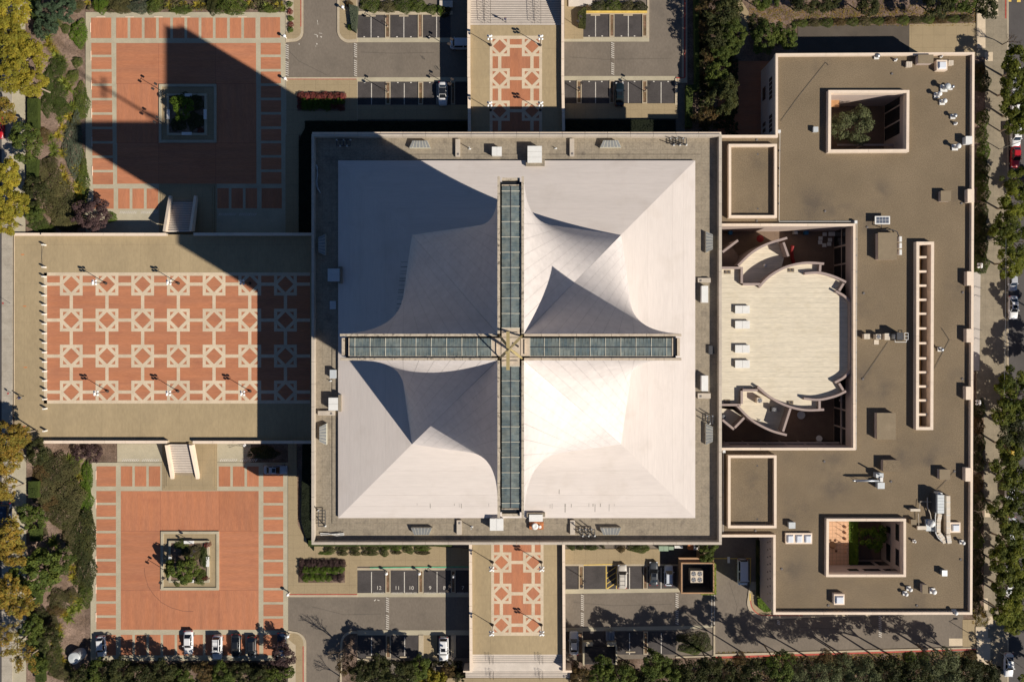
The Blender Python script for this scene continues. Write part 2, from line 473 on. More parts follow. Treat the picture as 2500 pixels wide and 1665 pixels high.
# east street
struct('east_street', MB().psheet((2462, -420, 2900, 2100), .02), M['street'])
g = MB().pprism([(2384, -420), (2462, -420), (2462, 2100), (2384, 2100)], -.04, .13)
M['walk_grey'] = gridlines(material('grey_sidewalk', (.27, .225, .16), .95, .14, .4, .12, 5, stain=.3, stcol=(.18, .15, .11)), 1.6, 1.6, .05, .78)
ES = struct('east_sidewalk', g, M['walk_grey'])
struct('kerb', MB().pbox(2459, -420, 2462.5, 2100, 0, .15), M['kerb'], ES)
for x0, y0, x1, y1 in ((2386, 0, 2406, 118), (2416, 0, 2437, 40), (2404, 128, 2424, 150), (2382, 1530, 2412, 1556), (2412, 1504, 2424, 1528),
                       (2385, 1557, 2418, 1640), (2404, 1245, 2418, 1262), (2400, 1460, 2412, 1489)):
    struct('pale_slab', MB().psheet((x0, y0, x1, y1), .14), M['band'], ES)
struct('entrance_apron', MB().pprism([(2374, 664), (2394, 664), (2391, 905), (2371, 905)], 0, .22), material('pale_apron', (.50, .45, .40), .9, .08, .5, .08, 5), ES)
struct('red_line', MB().psheet((2454, 0, 2457, 46), .16), M['red_paint'], ES)
for x0, y0, x1, y1 in ((2462, 0, 2469, 5), (2483, 0, 2492, 6)):
    struct('crossing_stud_plate', MB().pbox(x0, y0, x1, y1, .0, .05), M['yellow_paint'], ES)

# ================================================================ parking lots
struct('north_lot', MB().psheet([(688, -420), (1145, -420), (1145, 330), (688, 330)], .0), M['asphalt'])
struct('north_lot_east', MB().psheet([(1372, -420), (1672, -420), (1672, 330), (1372, 330)], .0), M['asphalt'])
struct('south_lot', MB().psheet([(700, 1310), (1150, 1310), (1150, 2000), (700, 2000)], .0), M['asphalt'])
struct('south_lot_east', MB().psheet([(1372, 1310), (1775, 1310), (1890, 1500), (2352, 1500), (2352, 1590), (1372, 1612)], .0), M['asphalt'])
struct('service_yard', MB().psheet([(1740, 1290), (1900, 1290), (1900, 1520), (1740, 1520)], .004), M['asphalt'])
struct('concrete_drive', MB().psheet([(2350, 1512), (2383, 1512), (2383, 1580), (2350, 1580)], .02), M['walk'])
struct('rear_lane', MB().psheet([(1948, 62), (2222, 62), (2222, 200), (1948, 200)], .0), material('lane_asphalt', (.10, .082, .065), .95, .12, .3, .12, 6, stain=.3, stcol=(.14, .11, .08)))
struct('rear_drive', MB().psheet([(2220, 60), (2420, 56), (2420, 200), (2220, 200)], .015), M['walk'])

def kerbline(pts, z1=.14, w=.28, mat='kerb', name='kerb', z0=-.02, parent=None):
    """a kerb stone run along photo points"""
    P_ = [Vector(W(x, y, z1)) for x, y in pts]
    mb = MB()
    for a, b in zip(P_[:-1], P_[1:]):
        d = (b-a).normalized(); n = Vector((-d.y, d.x))*w/2
        mb.prism([a-n, b-n, b+n, a+n], z0, z1)
    return struct(name, mb, M[mat], parent)
def arc(cx, cy, r, a0, a1, n=10, ry=None):
    ry = ry or r
    return [(cx+r*math.cos(R(a0+(a1-a0)*i/n)), cy+ry*math.sin(R(a0+(a1-a0)*i/n))) for i in range(n+1)]

def walk(name, pts, z=.13, mat='walk'):
    return struct(name, MB().pprism(pts, -.02, z), M[mat])

# --- north-west quadrant
nwk = arc(716, 78, 24, 0, 90)
w_ = walk('sidewalk_northwest_corner', [(697, -60), (740, -60)] + arc(716, 78, 24, 0, 90) + [(697, 104)], .13, 'kerb')
struct('footway', MB().psheet([(717, -60), (735, -60), (735, 70)] + arc(716, 76, 19, 0, 90) + [(697, 96), (697, 78), (711, 78), (717, 70)], .14), M['walk'], w_)
struct('red_line', MB().psheet((733.5, 0, 735.6, 66), .15), M['red_paint'], w_)
w_ = walk('sidewalk_by_planter', [(697, 189), (873, 189), (873, 330), (697, 330)], .13, 'kerb')
struct('footway', MB().psheet([(699, 195), (872, 195), (872, 330), (699, 330)], .14), M['walk'], w_)
struct('red_line', MB().psheet((700, 193.3, 870, 194.8), .15), M['red_paint'], w_)
w_ = walk('sidewalk_by_driveway', [(823, -60), (872, -60), (872, 104)] + arc(853, 75, 30, 100, 180, 8) + [(823, 70)], .13, 'kerb')
struct('footway', MB().psheet([(829, -60), (870, -60), (870, 96)] + arc(853, 74, 24, 100, 180, 8), .14), M['walk'], w_)
def stall_row(rows, y0, y1, strips, wheelstops=(), lines=(), nums=(), ny=None, base=None):
    o = struct('parking_stalls', MB().psheet((rows[0], y0, rows[1], y1), .012), M['asphalt_dark'])
    for x in lines:
        struct('stall_line', MB().psheet((x-.9, y0+4, x+.9, y1), .02), M['white_paint'], o)
    for x0, x1 in strips:
        struct('strip_kerb', MB().holed([W(x0, y0, .15), W(x1, y0, .15), W(x1, y1, .15), W(x0, y1, .15)],
               [[W(x0+2.2, y0+2.5, .15), W(x1-2.2, y0+2.5, .15), W(x1-2.2, y1-2.5, .15), W(x0+2.2, y1-2.5, .15)]], 0, .15), M['kerb'], o)
        struct('planting_bed', MB().psheet((x0+2, y0+2, x1-2, y1-2), .08), M['strip'], o)
    for x in wheelstops:
        struct('wheel_stop', MB().pbox(x-12, ny[0], x+11, ny[0]+3, 0, .13), M['kerb'], o)
    for x in nums:
        struct('stall_mark', MB().psheet((x-1.5, ny[1], x+2, ny[1]+2.6), .02), M['white_paint'], o)
    return o
struct('apron', MB().psheet((862, 93, 1145, 104), .016), M['concrete'])
stall_row((872, 1100), 31, 93, [(940, 952), (1020, 1032)], (906, 986, 1066), (906, 986, 1066), (889, 923, 969, 1003, 1048), (38, 89.5))
struct('apron', MB().psheet((872, 189.5, 1145, 200), .016), M['concrete'])
stall_row((873, 1142), 200, 256, [(941, 953), (1021, 1033), (1101, 1111)], (), (907, 987, 1067), (890, 971, 1003, 1049), (0, 201))
walk('sidewalk_by_podium', [(873, 257), (1142, 257), (1142, 292), (873, 292)], .13, 'walk')
walk('sidewalk_under_hedge', [(873, 28), (1105, 28), (1105, 36.5), (873, 36.5)], .13, 'kerb')
# --- north-east quadrant
w_ = walk('sidewalk_at_deck', [(1378, -60), (1424, -60), (1424, 95), (1378, 95)], .13, 'walk')
struct('apron', MB().psheet((1372, 91.5, 1585, 102.5), .016), M['concrete'])
stall_row((1423, 1569), 34.5, 90.5, [(1488, 1500), (1568, 1580)], (1454, 1534), (1454, 1534), (1438, 1470, 1517, 1549), (36, 87.5))
struct('kerb', MB().pbox(1580, -60, 1585, 92, 0, .13), M['kerb'])
struct('kerb_wall', MB().pbox(1424, 27, 1580, 31, 0, .5), M['yellow_paint'])
walk('hedge_sidewalk', [(1424, 30), (1580, 30), (1580, 35), (1424, 35)], .13, 'kerb')
struct('apron', MB().psheet((1372, 186.5, 1648, 197), .016), M['concrete'])
stall_row((1378, 1648), 197, 253, [(1408, 1420), (1488, 1500), (1568, 1580)], (), (1454, 1534, 1614), (1391, 1438, 1469, 1520, 1549, 1596, 1631), (0, 198.5))
walk('sidewalk_by_podium_east', [(1378, 253), (1655, 253), (1655, 290), (1378, 290)], .13, 'walk')
o = walk('sidewalk_east_edge', [(1665, -60), (1678, -60), (1678, 203), (1655, 203), (1655, 190), (1665, 190)], .13, 'kerb')
struct('red_line', MB().pprism([(1669.5, -60), (1674, -60), (1674, 190), (1669.5, 190)], .12, .145), M['red_paint'], o)
struct('red_line', MB().pprism([(1651, 189.5), (1672, 189.5), (1672, 192), (1651, 192)], .12, .146), M['red_paint'], o)
struct('kerb', MB().pbox(1648, 192, 1654, 257, 0, .15), M['kerb'])
struct('garden_court_paving', MB().psheet([(1752, 150), (1900, 150), (1900, 340), (1752, 340)], .01), M['brick_a'])
struct('stepping_path', MB().psheet([(1786, -20), (1812, 5), (1828, 30), (1826, 92), (1812, 92), (1806, 40), (1780, 5)], .02), M['walk'])
# --- south-west quadrant
w_ = walk('sidewalk_with_planter', [(703, 1080), (724, 1080), (726, 1280), (742, 1310), (1150, 1340), (1150, 1382), (872, 1382), (872, 1457), (703, 1457)], .13, 'walk')
struct('kerb', MB().pbox(703, 1452, 872, 1457, 0, .15), M['kerb'], w_)
struct('red_line', MB().pbox(704, 1449.5, 872, 1451.5, .12, .155), M['red_paint'], w_)
struct('green_line', MB().pprism([(903, 1385), (1145, 1382), (1145, 1384.5), (903, 1387)], .1, .16), M['green_paint'], w_)
struct('kerb', MB().pbox(872, 1386, 1145, 1391.5, 0, .14), M['kerb'], w_)
o = stall_row((872, 1145), 1391.5, 1447, [(941, 953), (1021.5, 1033.5), (1101, 1112)], (), (907, 987.3, 1067), (), (0, 0))
def stall_text(px, py, num, z=.024, size=.62):
    for body, dy, sz in ((num, 0, size*1.7), ('RESERVED', -1.05, size*.82)):
        c = bpy.data.curves.new('lettering', 'FONT'); c.body = body; c.size = sz; c.align_x = 'CENTER'; c.align_y = 'CENTER'
        c.materials.append(M['white_paint'])
        t = bpy.data.objects.new('lettering', c); COL.objects.link(t)
        x, y = W(px, py, z); t.location = (x, y+dy, z); t['kind'] = 'structure'
        t.parent = o
for i, (x, n_) in enumerate(((925, '12'), (970, '11'), (1004, '10'), (1050, '9'), (1085, '8'), (1130, '7'))):
    stall_text(x, 1435, n_)
struct('apron', MB().psheet((872, 1447, 1150, 1457), .016), M['concrete'])
struct('apron', MB().psheet((872, 1538, 1150, 1550), .016), M['concrete'])
stall_row((873, 1022), 1550, 1606, [(942, 954)], (906, 988), (907, 988), (), (1602, 0))
struct('strip_kerb', MB().pbox(1022, 1550, 1034, 1606, 0, .12), M['kerb'])
struct('concrete_pad', MB().psheet((1034, 1550, 1067, 1606), .02), M['walk'])
struct('parking_stalls', MB().psheet((1067, 1550, 1150, 1606), .012), M['asphalt_dark'])
struct('strip_kerb', MB().pbox(1101, 1550, 1113, 1604, 0, .12), M['kerb'])
w_ = walk('sidewalk_bulb_west', [(703, 1538)] + arc(716, 1572, 31, -90, 0, 10) + [(747, 1800), (703, 1800)], .13, 'kerb')
struct('footway', MB().psheet([(704, 1545)] + arc(715, 1571, 26, -85, 0, 8) + [(741, 1800), (722, 1800), (722, 1575), (704, 1560)], .14), M['walk'], w_)
struct('red_line', MB().psheet((739, 1577, 741.5, 1700), .15), M['red_paint'], w_)
w_ = walk('sidewalk_bulb_east', [(872, 1541)] + arc(861, 1570, 30, -90, -180, 10) + [(828, 1800), (905, 1800), (905, 1610), (872, 1606)], .13, 'kerb')
struct('footway', MB().psheet([(872, 1546)] + arc(861, 1571, 25, -90, -180, 8) + [(833, 1800), (860, 1800), (872, 1606)], .14), M['soil'], w_)
# --- south-east quadrant
w_ = walk('sidewalk_south_of_podium', [(1378, 1340), (1740, 1340), (1740, 1380), (1611, 1377), (1378, 1377)], .13, 'walk')
struct('kerb', MB().pbox(1380, 1377, 1660, 1381, 0, .145), M['kerb'], w_)
struct('yellow_line', MB().pprism([(1425, 1378), (1500, 1376.3), (1500, 1378.3), (1425, 1380)], .1, .16), M['yellow_paint'], w_)
struct('yard_slab', MB().psheet([(1611, 1330), (1700, 1330), (1700, 1377), (1611, 1377)], .14), M['asphalt_dark'], w_)
o = stall_row((1381, 1652), 1381, 1438, [(1413, 1425), (1570, 1581)], (), (1537, 1614), (), (0, 0))
for x in (1480,):
    struct('stall_line', MB().psheet((x-.9, 1381, x+.9, 1437), .02), M['yellow_paint'], o)
for k in range(4):
    y = 1384+k*13
    struct('hatch_line', MB().psheet([(1481, y+14), (1503, y-1), (1503, y+1), (1481, y+16)] if y+16 < 1438 else [(1481, 1436), (1503, y-1), (1503, y+1), (1483, 1438)], .02), M['yellow_paint'], o)
struct('stall_line', MB().psheet((1504, 1381, 1505.8, 1437), .02), M['yellow_paint'], o)
struct('apron', MB().psheet([(1378, 1438), (1660, 1436), (1660, 1445), (1378, 1449)], .016), M['concrete'])
struct('apron', MB().psheet([(1378, 1532), (1742, 1526), (1742, 1531), (1650, 1537), (1378, 1541)], .016), M['concrete'])
stall_row((1381, 1650), 1541, 1597, [(1411, 1423), (1571, 1582)], (1540,), (1537, 1614.5), (), (1590, 0))
struct('white_line', MB().psheet((1737, 1452, 1738.6, 1528), .02), M['white_paint'])
struct('white_line', MB().psheet((1743.5, 1452, 1745, 1528), .02), M['white_paint'])
struct('south_kerb', MB().pprism([(1650, 1602), (1742, 1600), (1742, 1526), (1746, 1526), (1746, 1596), (2352, 1580), (2383, 1580), (2383, 1584), (1746, 1602), (1650, 1606)], -.02, .15), M['kerb'])
struct('red_kerb', MB().pprism([(1746, 1602), (2382, 1583), (2382, 1586), (1746, 1607)], -.02, .16), M['red_paint'])
struct('yellow_box', MB().psheet([(1742, 1362), (1834, 1362), (1834, 1364), (1742, 1364)], .03), M['yellow_paint'])
struct('yellow_box_side', MB().psheet([(1831, 1364), (1833.5, 1364), (1833, 1450), (1830.5, 1450)], .03), M['yellow_paint'])
w_ = walk('sidewalk_by_school_wall', [(1828, 1440)] + arc(1866, 1470, 42, 180, 92, 10) + [(2000, 1506), (2240, 1500), (2240, 1460), (1880, 1460), (1850, 1420), (1834, 1420)], .13, 'kerb')
struct('footway', MB().psheet([(1833, 1440)] + arc(1866, 1466, 34, 180, 92, 10) + [(2000, 1502), (2240, 1499), (2240, 1480), (1880, 1480), (1846, 1440)], .14), M['walk'], w_)
kerbline([(1833, 1465)] + arc(1867, 1468, 34, 175, 95, 8) + [(1960, 1502)], .15, .18, 'red_paint', 'red_line', .1, w_)
struct('yellow_line', MB().psheet((1830, 1448, 1832.4, 1466), .15), M['yellow_paint'], w_)
struct('concrete_slab', MB().psheet((2317, 1558, 2350, 1576), .01), M['band'])

# speed bumps: each painted dash is a piece
def bump(px, y0, y1, n, group, gap=None, w=7.5):
    o = struct('speed_bump', MB().prism([W(px-1, y0), W(px+w+1, y0), W(px+w+1, y1), W(px-1, y1)], 0, .04,
               [W(px, y0), W(px+w, y0), W(px+w, y1), W(px, y1)]), M['asphalt'])
    for k in range(n):
        y = y0+(y1-y0)*(k+.3)/n
        if gap and gap[0] < y < gap[1]: continue
        struct('painted_dash', MB().psheet([(px, y-1), (px+w, y+2), (px+w, y+4), (px, y+1)], .05), M['white_paint'], o)
bump(864, 105, 187, 16, '', (140, 147))
bump(1492, 103, 183, 16, '', (141, 151))
bump(942, 1457, 1536, 15, '', (1493, 1500))
bump(1418, 1450, 1528, 16, '', (1486, 1493))
bump(1649, 1447, 1524, 15, '', (1483, 1489))
bump(2145, 1502, 1555, 11, '')
bump(1897, 1512, 1524, 3, '')
bump(697, 108, 186, 15, '', (142, 150))
def arrow(px, py):
    mb = MB()
    for dx, dy, w, h in ((-9, 0, 8, 2), (-2, 2, 3, 7), (3, -3, 9, 2), (-1, -34, 2, 9), (0, -26, 2, 4), (7, 5, 4, 4), (-46, 22, 2.5, 5), (-3, 22, 3, 5), (-5, 28, 2, 4)):
        mb.psheet([(px+dx, py+dy), (px+dx+w, py+dy+1), (px+dx+w-1, py+dy+h), (px+dx+1, py+dy+h-1)], .012)
    struct('worn_arrow_paint', mb, M['white_paint'])
arrow(775, 84)
struct('worn_arrow_paint', MB().psheet([(913, 1465), (917, 1462), (918, 1464), (914, 1467)], .012).psheet([(922, 1463), (927, 1465), (926, 1466), (921, 1465)], .012), M['white_paint'])

# ================================================================ brick squares
def square(name, x0, y0, x1, y1):
    return struct(name, MB().pprism([(x0, y0), (x1, y0), (x1, y1), (x0, y1)], -.03, .05), M['concrete'])
def panels(parent, rects, mat):
    for r in rects:
        struct('brick_panel', MB().pbox(r[0], r[1], r[2], r[3], .04, .062), M[mat], parent)
NWS = square('north_brick_square', 209, 30.5, 697, 577)
panels(NWS, [(222, 44, 271.5, 94)] + [(283.5+34.7*k, 44, 311.5+34.7*k, 94) for k in range(10)] + [(635.5, 43, 684, 93)], 'brick_b')
panels(NWS, [(223+k*.35, 105.6+35.1*k, 272+k*.45, 134.6+35.1*k) for k in range(10)], 'brick_a')
panels(NWS, [(636.5+k*.15, 105.6+35*k, 685.3+k*.2, 134.2+35*k) for k in range(10)], 'brick_a')
panels(NWS, [(228, 461, 277.5, 510)], 'brick_a')
panels(NWS, [(288.5+34.8*k, 461, 316.5+34.8*k, 510) for k in range(3)] + [(530.5+34.5*k, 460, 558.5+34.5*k, 509) for k in range(3)] + [(638.5, 460, 688, 509)], 'brick_b')
panels(NWS, [(284, 106, 387.3, 205.2), (526.8, 106, 625, 205.2), (387.45, 106, 526.65, 205.2)], 'brick_a')
panels(NWS, [(284.6, 205.35, 387.3, 349.6), (526.8, 205.35, 625.6, 349.6)], 'brick_b')
panels(NWS, [(286, 349.75, 387.3, 449), (387.45, 349.75, 526.65, 449), (526.8, 349.75, 626, 449)], 'brick_a')
SWS = square('south_brick_square', 221, 1129, 703, 1612)
panels(SWS, [(235.5, 1138, 283, 1187)], 'brick_a')
panels(SWS, [(295+34.1*k, 1138, 323+34.1*k, 1187) for k in range(3)] + [(534+34.6*k, 1138.5, 562.3+34.6*k, 1187.3) for k in range(3)], 'brick_b')
panels(SWS, [(643, 1138.5, 691.3, 1187.5)], 'brick_a')
panels(SWS, [(235.2, 1198.3+34.35*k, 283, 1226.6+34.35*k) for k in range(10)], 'brick_a')
panels(SWS, [(643.2, 1199+34.5*k, 691.4, 1227.6+34.5*k) for k in range(10)], 'brick_a')
panels(SWS, [(295, 1198.5, 391.3, 1296), (391.45, 1198.5, 534.85, 1296), (535, 1198.5, 631.3, 1296)], 'brick_b')
panels(SWS, [(295, 1296.15, 391.3, 1440.4), (535, 1296.15, 631.3, 1440.4)], 'brick_a')
panels(SWS, [(295, 1440.6, 391.3, 1536.5), (391.45, 1440.6, 534.85, 1536.5), (535, 1440.6, 631.3, 1536.5)], 'brick_b')
panels(SWS, [(235.2, 1549, 283, 1599)], 'brick_a')
panels(SWS, [(295+34.45*k, 1549, 323+34.45*k, 1599) for k in range(10)], 'brick_b')
panels(SWS, [(643, 1549, 691, 1599)], 'brick_a')
# low steps around the feet of the deck stairs
for nm, x0, y0, x1, y1, s in (('stair_terrace', 388, 449, 528, 577, NWS), ('stair_terrace', 404, 1080, 530, 1197, SWS)):
    for k in range(3):
        struct('terrace_step', MB().pbox(x0+k*5-(8 if s is SWS else 0), (y0+k*5 if s is NWS else y0), x1-k*5, (y1 if s is NWS else y1-k*5), .04, .12+.12*k), M['walk'], s)
# wheel stops along the west edge, striped gate strips by the stairs
for i, y in enumerate((56, 125, 196, 265, 335, 406, 477)):
    struct('wheel_stop', MB().pbox(219.7+i*.9, y, 221+i*.9, y+23, .05, .16), M['coping'], NWS)
for i, y in enumerate((1149, 1218, 1288, 1357, 1426, 1495)):
    struct('wheel_stop', MB().pbox(233, y, 234.4, y+22, .05, .16), M['coping'], SWS)
for x in (235, 305, 375, 442, 580):
    struct('wheel_stop', MB().pbox(x, 41, x+21, 42.3, .05, .16), M['coping'], NWS)
for s, x0, y in ((NWS, 291, 515.5), (NWS, 343, 515.5), (NWS, 533, 520.5), (NWS, 583, 520.5), (SWS, 297, 1120), (SWS, 346, 1120), (SWS, 536, 1120), (SWS, 585, 1120)):
    for k in range(9):
        x = x0+k*4.7
        struct('painted_dash', MB().psheet([(x+4, y), (x+6, y), (x+2, y+6.5), (x, y+6.5)], .075), M['white_paint'], s)
struct('square_apron', MB().pprism([(286, 1083), (404, 1083), (404, 1128), (286, 1128)], -.02, .06), M['concrete'])
struct('square_apron_east', MB().pprism([(528, 1083), (612, 1083), (612, 1128), (528, 1128)], -.02, .06), M['concrete'])
walk('sidewalk_west_of_podium', [(697, 330), (729, 330), (729, 575), (697, 575)], .13, 'walk')

def mark(name, pts, w, z, mat, parent):
    P_ = [Vector(W(x, y, z)) for x, y in pts]
    mb = MB()
    for a, b in zip(P_[:-1], P_[1:]):
        d = (b-a).normalized(); n = Vector((-d.y, d.x))*w/2
        mb.quad((*(a-n), z), (*(b-n), z), (*(b+n), z), (*(a+n), z))
    return struct(name, mb, M[mat], parent)
M['tyre'] = material('tyre_rubber_mark', (.20, .09, .06), .95, .3, 2, .3, 6); M['skid'] = material('skid_mark', (.085, .075, .065), .95, .3, 2, .3, 6); M['crack'] = material('sealed_crack', (.07, .062, .055), .9, .1, 2, .1, 6); M['bjoint'] = material('brick_joint', (.26, .10, .065), .95, .1, 2, .1, 6)
mark('tyre_mark', [(352, 1385), (354, 1405), (362, 1432), (376, 1452), (394, 1470), (418, 1483), (446, 1491), (472, 1492)], .09, .066, 'tyre', SWS)
for x0, y0 in ((1027, 136), (1031, 137), (1059, 161), (1063, 160), (1066, 162)):
    mark('skid_mark', [(x0, y0), (x0+7, y0+10)], .13, .008, 'skid', None)
for pts in ([(700, 120), (730, 150), (770, 170), (800, 185)], [(880, 128), (960, 131), (1060, 129)], [(1390, 140), (1480, 146), (1640, 143)], [(760, 1480), (840, 1500), (930, 1498)], [(1400, 1470), (1500, 1478), (1640, 1474)], [(1950, 1530), (2060, 1536), (2140, 1528)], [(1780, 1420), (1800, 1480), (1790, 1520)]):
    mark('sealed_crack', pts, .05, .007, 'crack', None)
for pts in ([(387.4, 106), (387.4, 205)], [(526.7, 106), (526.7, 205)], [(284, 205.3), (387, 205.3)], [(527, 205.3), (625, 205.3)], [(285, 349.7), (387, 349.7)], [(527, 349.7), (626, 349.7)], [(387.4, 350), (387.4, 449)], [(526.7, 350), (526.7, 449)]):
    mark('brick_joint', pts, .05, .067, 'bjoint', NWS)
for pts in ([(391.4, 1198), (391.4, 1296)], [(534.9, 1198), (534.9, 1296)], [(295, 1296.1), (391, 1296.1)], [(535, 1296.1), (631, 1296.1)], [(295, 1440.5), (391, 1440.5)], [(535, 1440.5), (631, 1440.5)], [(391.4, 1441), (391.4, 1536)], [(534.9, 1441), (534.9, 1536)]):
    mark('brick_joint', pts, .05, .067, 'bjoint', SWS)
# centre planters of the squares
def planter(parent_lab, x0, y0, x1, y1, lab):
    rt = root('planter', lab, 'planter', W3((x0+x1)/2, (y0+y1)/2, 0))
    add('outer_kerb', MB().holed([W(x0, y0, .3), W(x1, y0, .3), W(x1, y1, .3), W(x0, y1, .3)], [[W(x0+6, y0+6, .3), W(x1-6, y0+6, .3), W(x1-6, y1-6, .3), W(x0+6, y1-6, .3)]], 0, .3), M['concrete'], rt)
    add('paving', MB().pbox(x0+5.5, y0+5.5, x1-5.5, y1-5.5, 0, .1), M['walk'], rt)
    a, b, c, d = x0+19, y0+23, x1-24, y1-18
    add('bed_wall', MB().holed([W(a, b, .6), W(c, b, .6), W(c, d, .6), W(a, d, .6)], [[W(a+5, b+5, .6), W(c-5, b+5, .6), W(c-5, d-5, .6), W(a+5, d-5, .6)]], .08, .6), M['concrete'], rt)
    add('soil', MB().pbox(a+4.5, b+4.5, c-4.5, d-4.5, .08, .4), M['soil'], rt)
    return (a, b, c, d)
PN = planter(NWS, 388, 206, 528, 348, 'sunken square planter with benches and a leafy tree in the shaded north square')
PS = planter(SWS, 392.5, 1297, 534, 1440, 'sunken square planter with benches and a round tree in the sunny south square')
def bench(x0, y0, x1, y1, lab, z=.55):
    rt = root('bench', lab, 'bench', W3((x0+x1)/2, (y0+y1)/2, .1), 'white benches on the planter edges')
    add('seat', MB().pbox(x0, y0, x1, y1, z-.02, z+.14), M['white'], rt)
    h = y1-y0 > x1-x0
    for s in (0, 1):
        if h: yy = y0+2 if s == 0 else y1-5; add('leg', MB().pbox(x0+1, yy, x1-1, yy+3, .1, z-.02), M['kerb'], rt)
        else: xx = x0+2 if s == 0 else x1-5; add('leg', MB().pbox(xx, y0+1, xx+3, y1-1, .1, z-.02), M['kerb'], rt)
for (a, b, c, d), nm in ((PN, 'north'), (PS, 'south')):
    mx, my = (a+c)/2, (b+d)/2
    bench(mx-12, b, mx+12, b+7, f'white bench on the north edge of the {nm} square planter', .62)
    bench(mx-12, d-7, mx+12, d, f'white bench on the south edge of the {nm} square planter', .62)
    bench(c-7, my-12, c, my+12, f'white bench on the east edge of the {nm} square planter', .62)
    bench(a, my-12, a+7, my+12, f'white bench on the west edge of the {nm} square planter', .62)

# ================================================================ raised decks
DZ = 3.5; DN = 4.2
def deck_top(name, pts, z, thick, mat='deck'):
    return struct(name, MB().pprism(pts, z-thick, z), M[mat])
def wall_run(label, px_pts, z0, z1, th=.55, seg=None, group='deck parapets', zf=None, mat='coping', wall=True, name='parapet_wall', inner=0):
    """parapet along photo points (centre line at top height): wall below, coping stones on top"""
    P_ = [Vector(W(x, y, z1)) for x, y in px_pts]
    rt = root(name, label, 'wall', (P_[0].x, P_[0].y, z0), group)
    mb = MB()
    for a, b in zip(P_[:-1], P_[1:]):
        d = (b-a); ln = d.length; d.normalize(); n = Vector((-d.y, d.x))
        a2, b2 = a-d*.0, b+d*.0
        mb.prism([a2-n*(th/2-.03), b2-n*(th/2-.03), b2+n*(th/2-.03), a2+n*(th/2-.03)], z0, z1-.12)
        k = max(1, round(ln/(seg or 4.1)))
        for i in range(k):
            p, q = a+d*(ln*i/k+.025), a+d*(ln*(i+1)/k-.025)
            add('coping_stone', MB().prism([p-n*th/2, q-n*th/2, q+n*th/2, p+n*th/2], z1-.12, z1), M[mat], rt)
    add('wall_body', mb, M['wallc'], rt)
    return rt
# west deck
WD = deck_top('west_deck', [(35, 573), (840, 573), (840, 1079), (60, 1079), (35, 1060)], DZ, 3.6)
struct('edge_kerb', MB().pbox(33.5, 572, 35, 1010, DZ-.1, DZ+.05), M['band'], WD)
struct('brick_field', MB().psheet((115, 672.5, 757, 978), DZ+.01), M['brick_a'], WD)
Zb = DZ+.02
for x in (128.5, 204, 243):
    pass
for r in ((107, 666, 115, 985), (107, 665.5, 757, 673.5), (107, 977, 757, 985)):
    struct('paving_band', MB().psheet(r, Zb), M['band'], WD)
tx = [174+87.15*k for k in range(7)]; ty = [694, 781.6, 869.3, 957]
def tile_mesh(h, w, dg, z, px_per_m):
    """square frame with a diamond ring inside, centred on the origin; metres"""
    mb = MB(); H = h/px_per_m; w_ = w/px_per_m; hi = H-w_
    for a in ((-H, -H, H, -hi), (-H, hi, H, H), (-H, -hi, -hi, hi), (hi, -hi, H, hi)):
        mb.sheet([(a[0], a[1]), (a[2], a[1]), (a[2], a[3]), (a[0], a[3])], z)
    r0 = dg/px_per_m; t = w_*1.42
    for i in range(4):
        a = i*math.pi/2
        def rot(x, y): return (x*math.cos(a)-y*math.sin(a), x*math.sin(a)+y*math.cos(a))
        p = [(r0, 0), (0, r0), (0, min(hi, r0+t)), (max(0, r0+t-hi), hi), (hi, max(0, r0+t-hi)), (min(hi, r0+t), 0)]
        mb.sheet([rot(*q) for q in p], z+.003)
    return mb
ppm = FPX/(CAM_H-DZ)
tm = tile_mesh(27.8, 7.7, 19.5, 0, ppm).mesh('paving_frame', M['band'])
for j, y in enumerate(ty):
    for i, x in enumerate(tx):
        o = link('paving_frame', tm, WD, W3(x, y, Zb+.004))
        if i < 6:
            struct('paving_band', MB().psheet((x+27.8, y-4, x+87.15-27.8, y+4), Zb), M['band'], WD)
        if j < 3:
            struct('paving_band', MB().psheet((x-4, y+27.8, x+4, y+87.7-27.8), Zb), M['band'], WD)
    struct('paving_band', MB().psheet((115, y-4, tx[0]-27.8, y+4), Zb), M['band'], WD)
    struct('paving_band', MB().psheet((tx[6]+27.8, y-4, 757, y+4), Zb), M['band'], WD)
for x, y in ((55, 622), (60, 748), (62, 897), (58, 1041)):
    struct('orange_spray_mark', MB().psheet([(x-5, y-1), (x+3, y-1.5), (x+5, y+.6), (x-2, y+1.2)], DZ+.01), M['orange_paint'], WD)
PT = DZ+.85
wall_run('pale parapet along the north edge of the west deck, west of the stair', [(100, 572.5), (404, 572.5)], 0, PT, group='deck parapets')
wall_run('low pale kerb wall continuing the north deck parapet to the street', [(35, 572.5), (99.5, 572.5)], 0, DZ+.35)
wall_run('pale parapet along the north edge of the west deck, east of the stair', [(472, 572), (763, 572)], 0, PT)
wall_run('pale parapet along the south edge of the west deck, west of the stair', [(103, 1079), (407, 1079)], 0, PT)
wall_run('pale parapet along the south edge of the west deck, east of the stair', [(470, 1079.5), (766, 1079.5)], 0, PT)

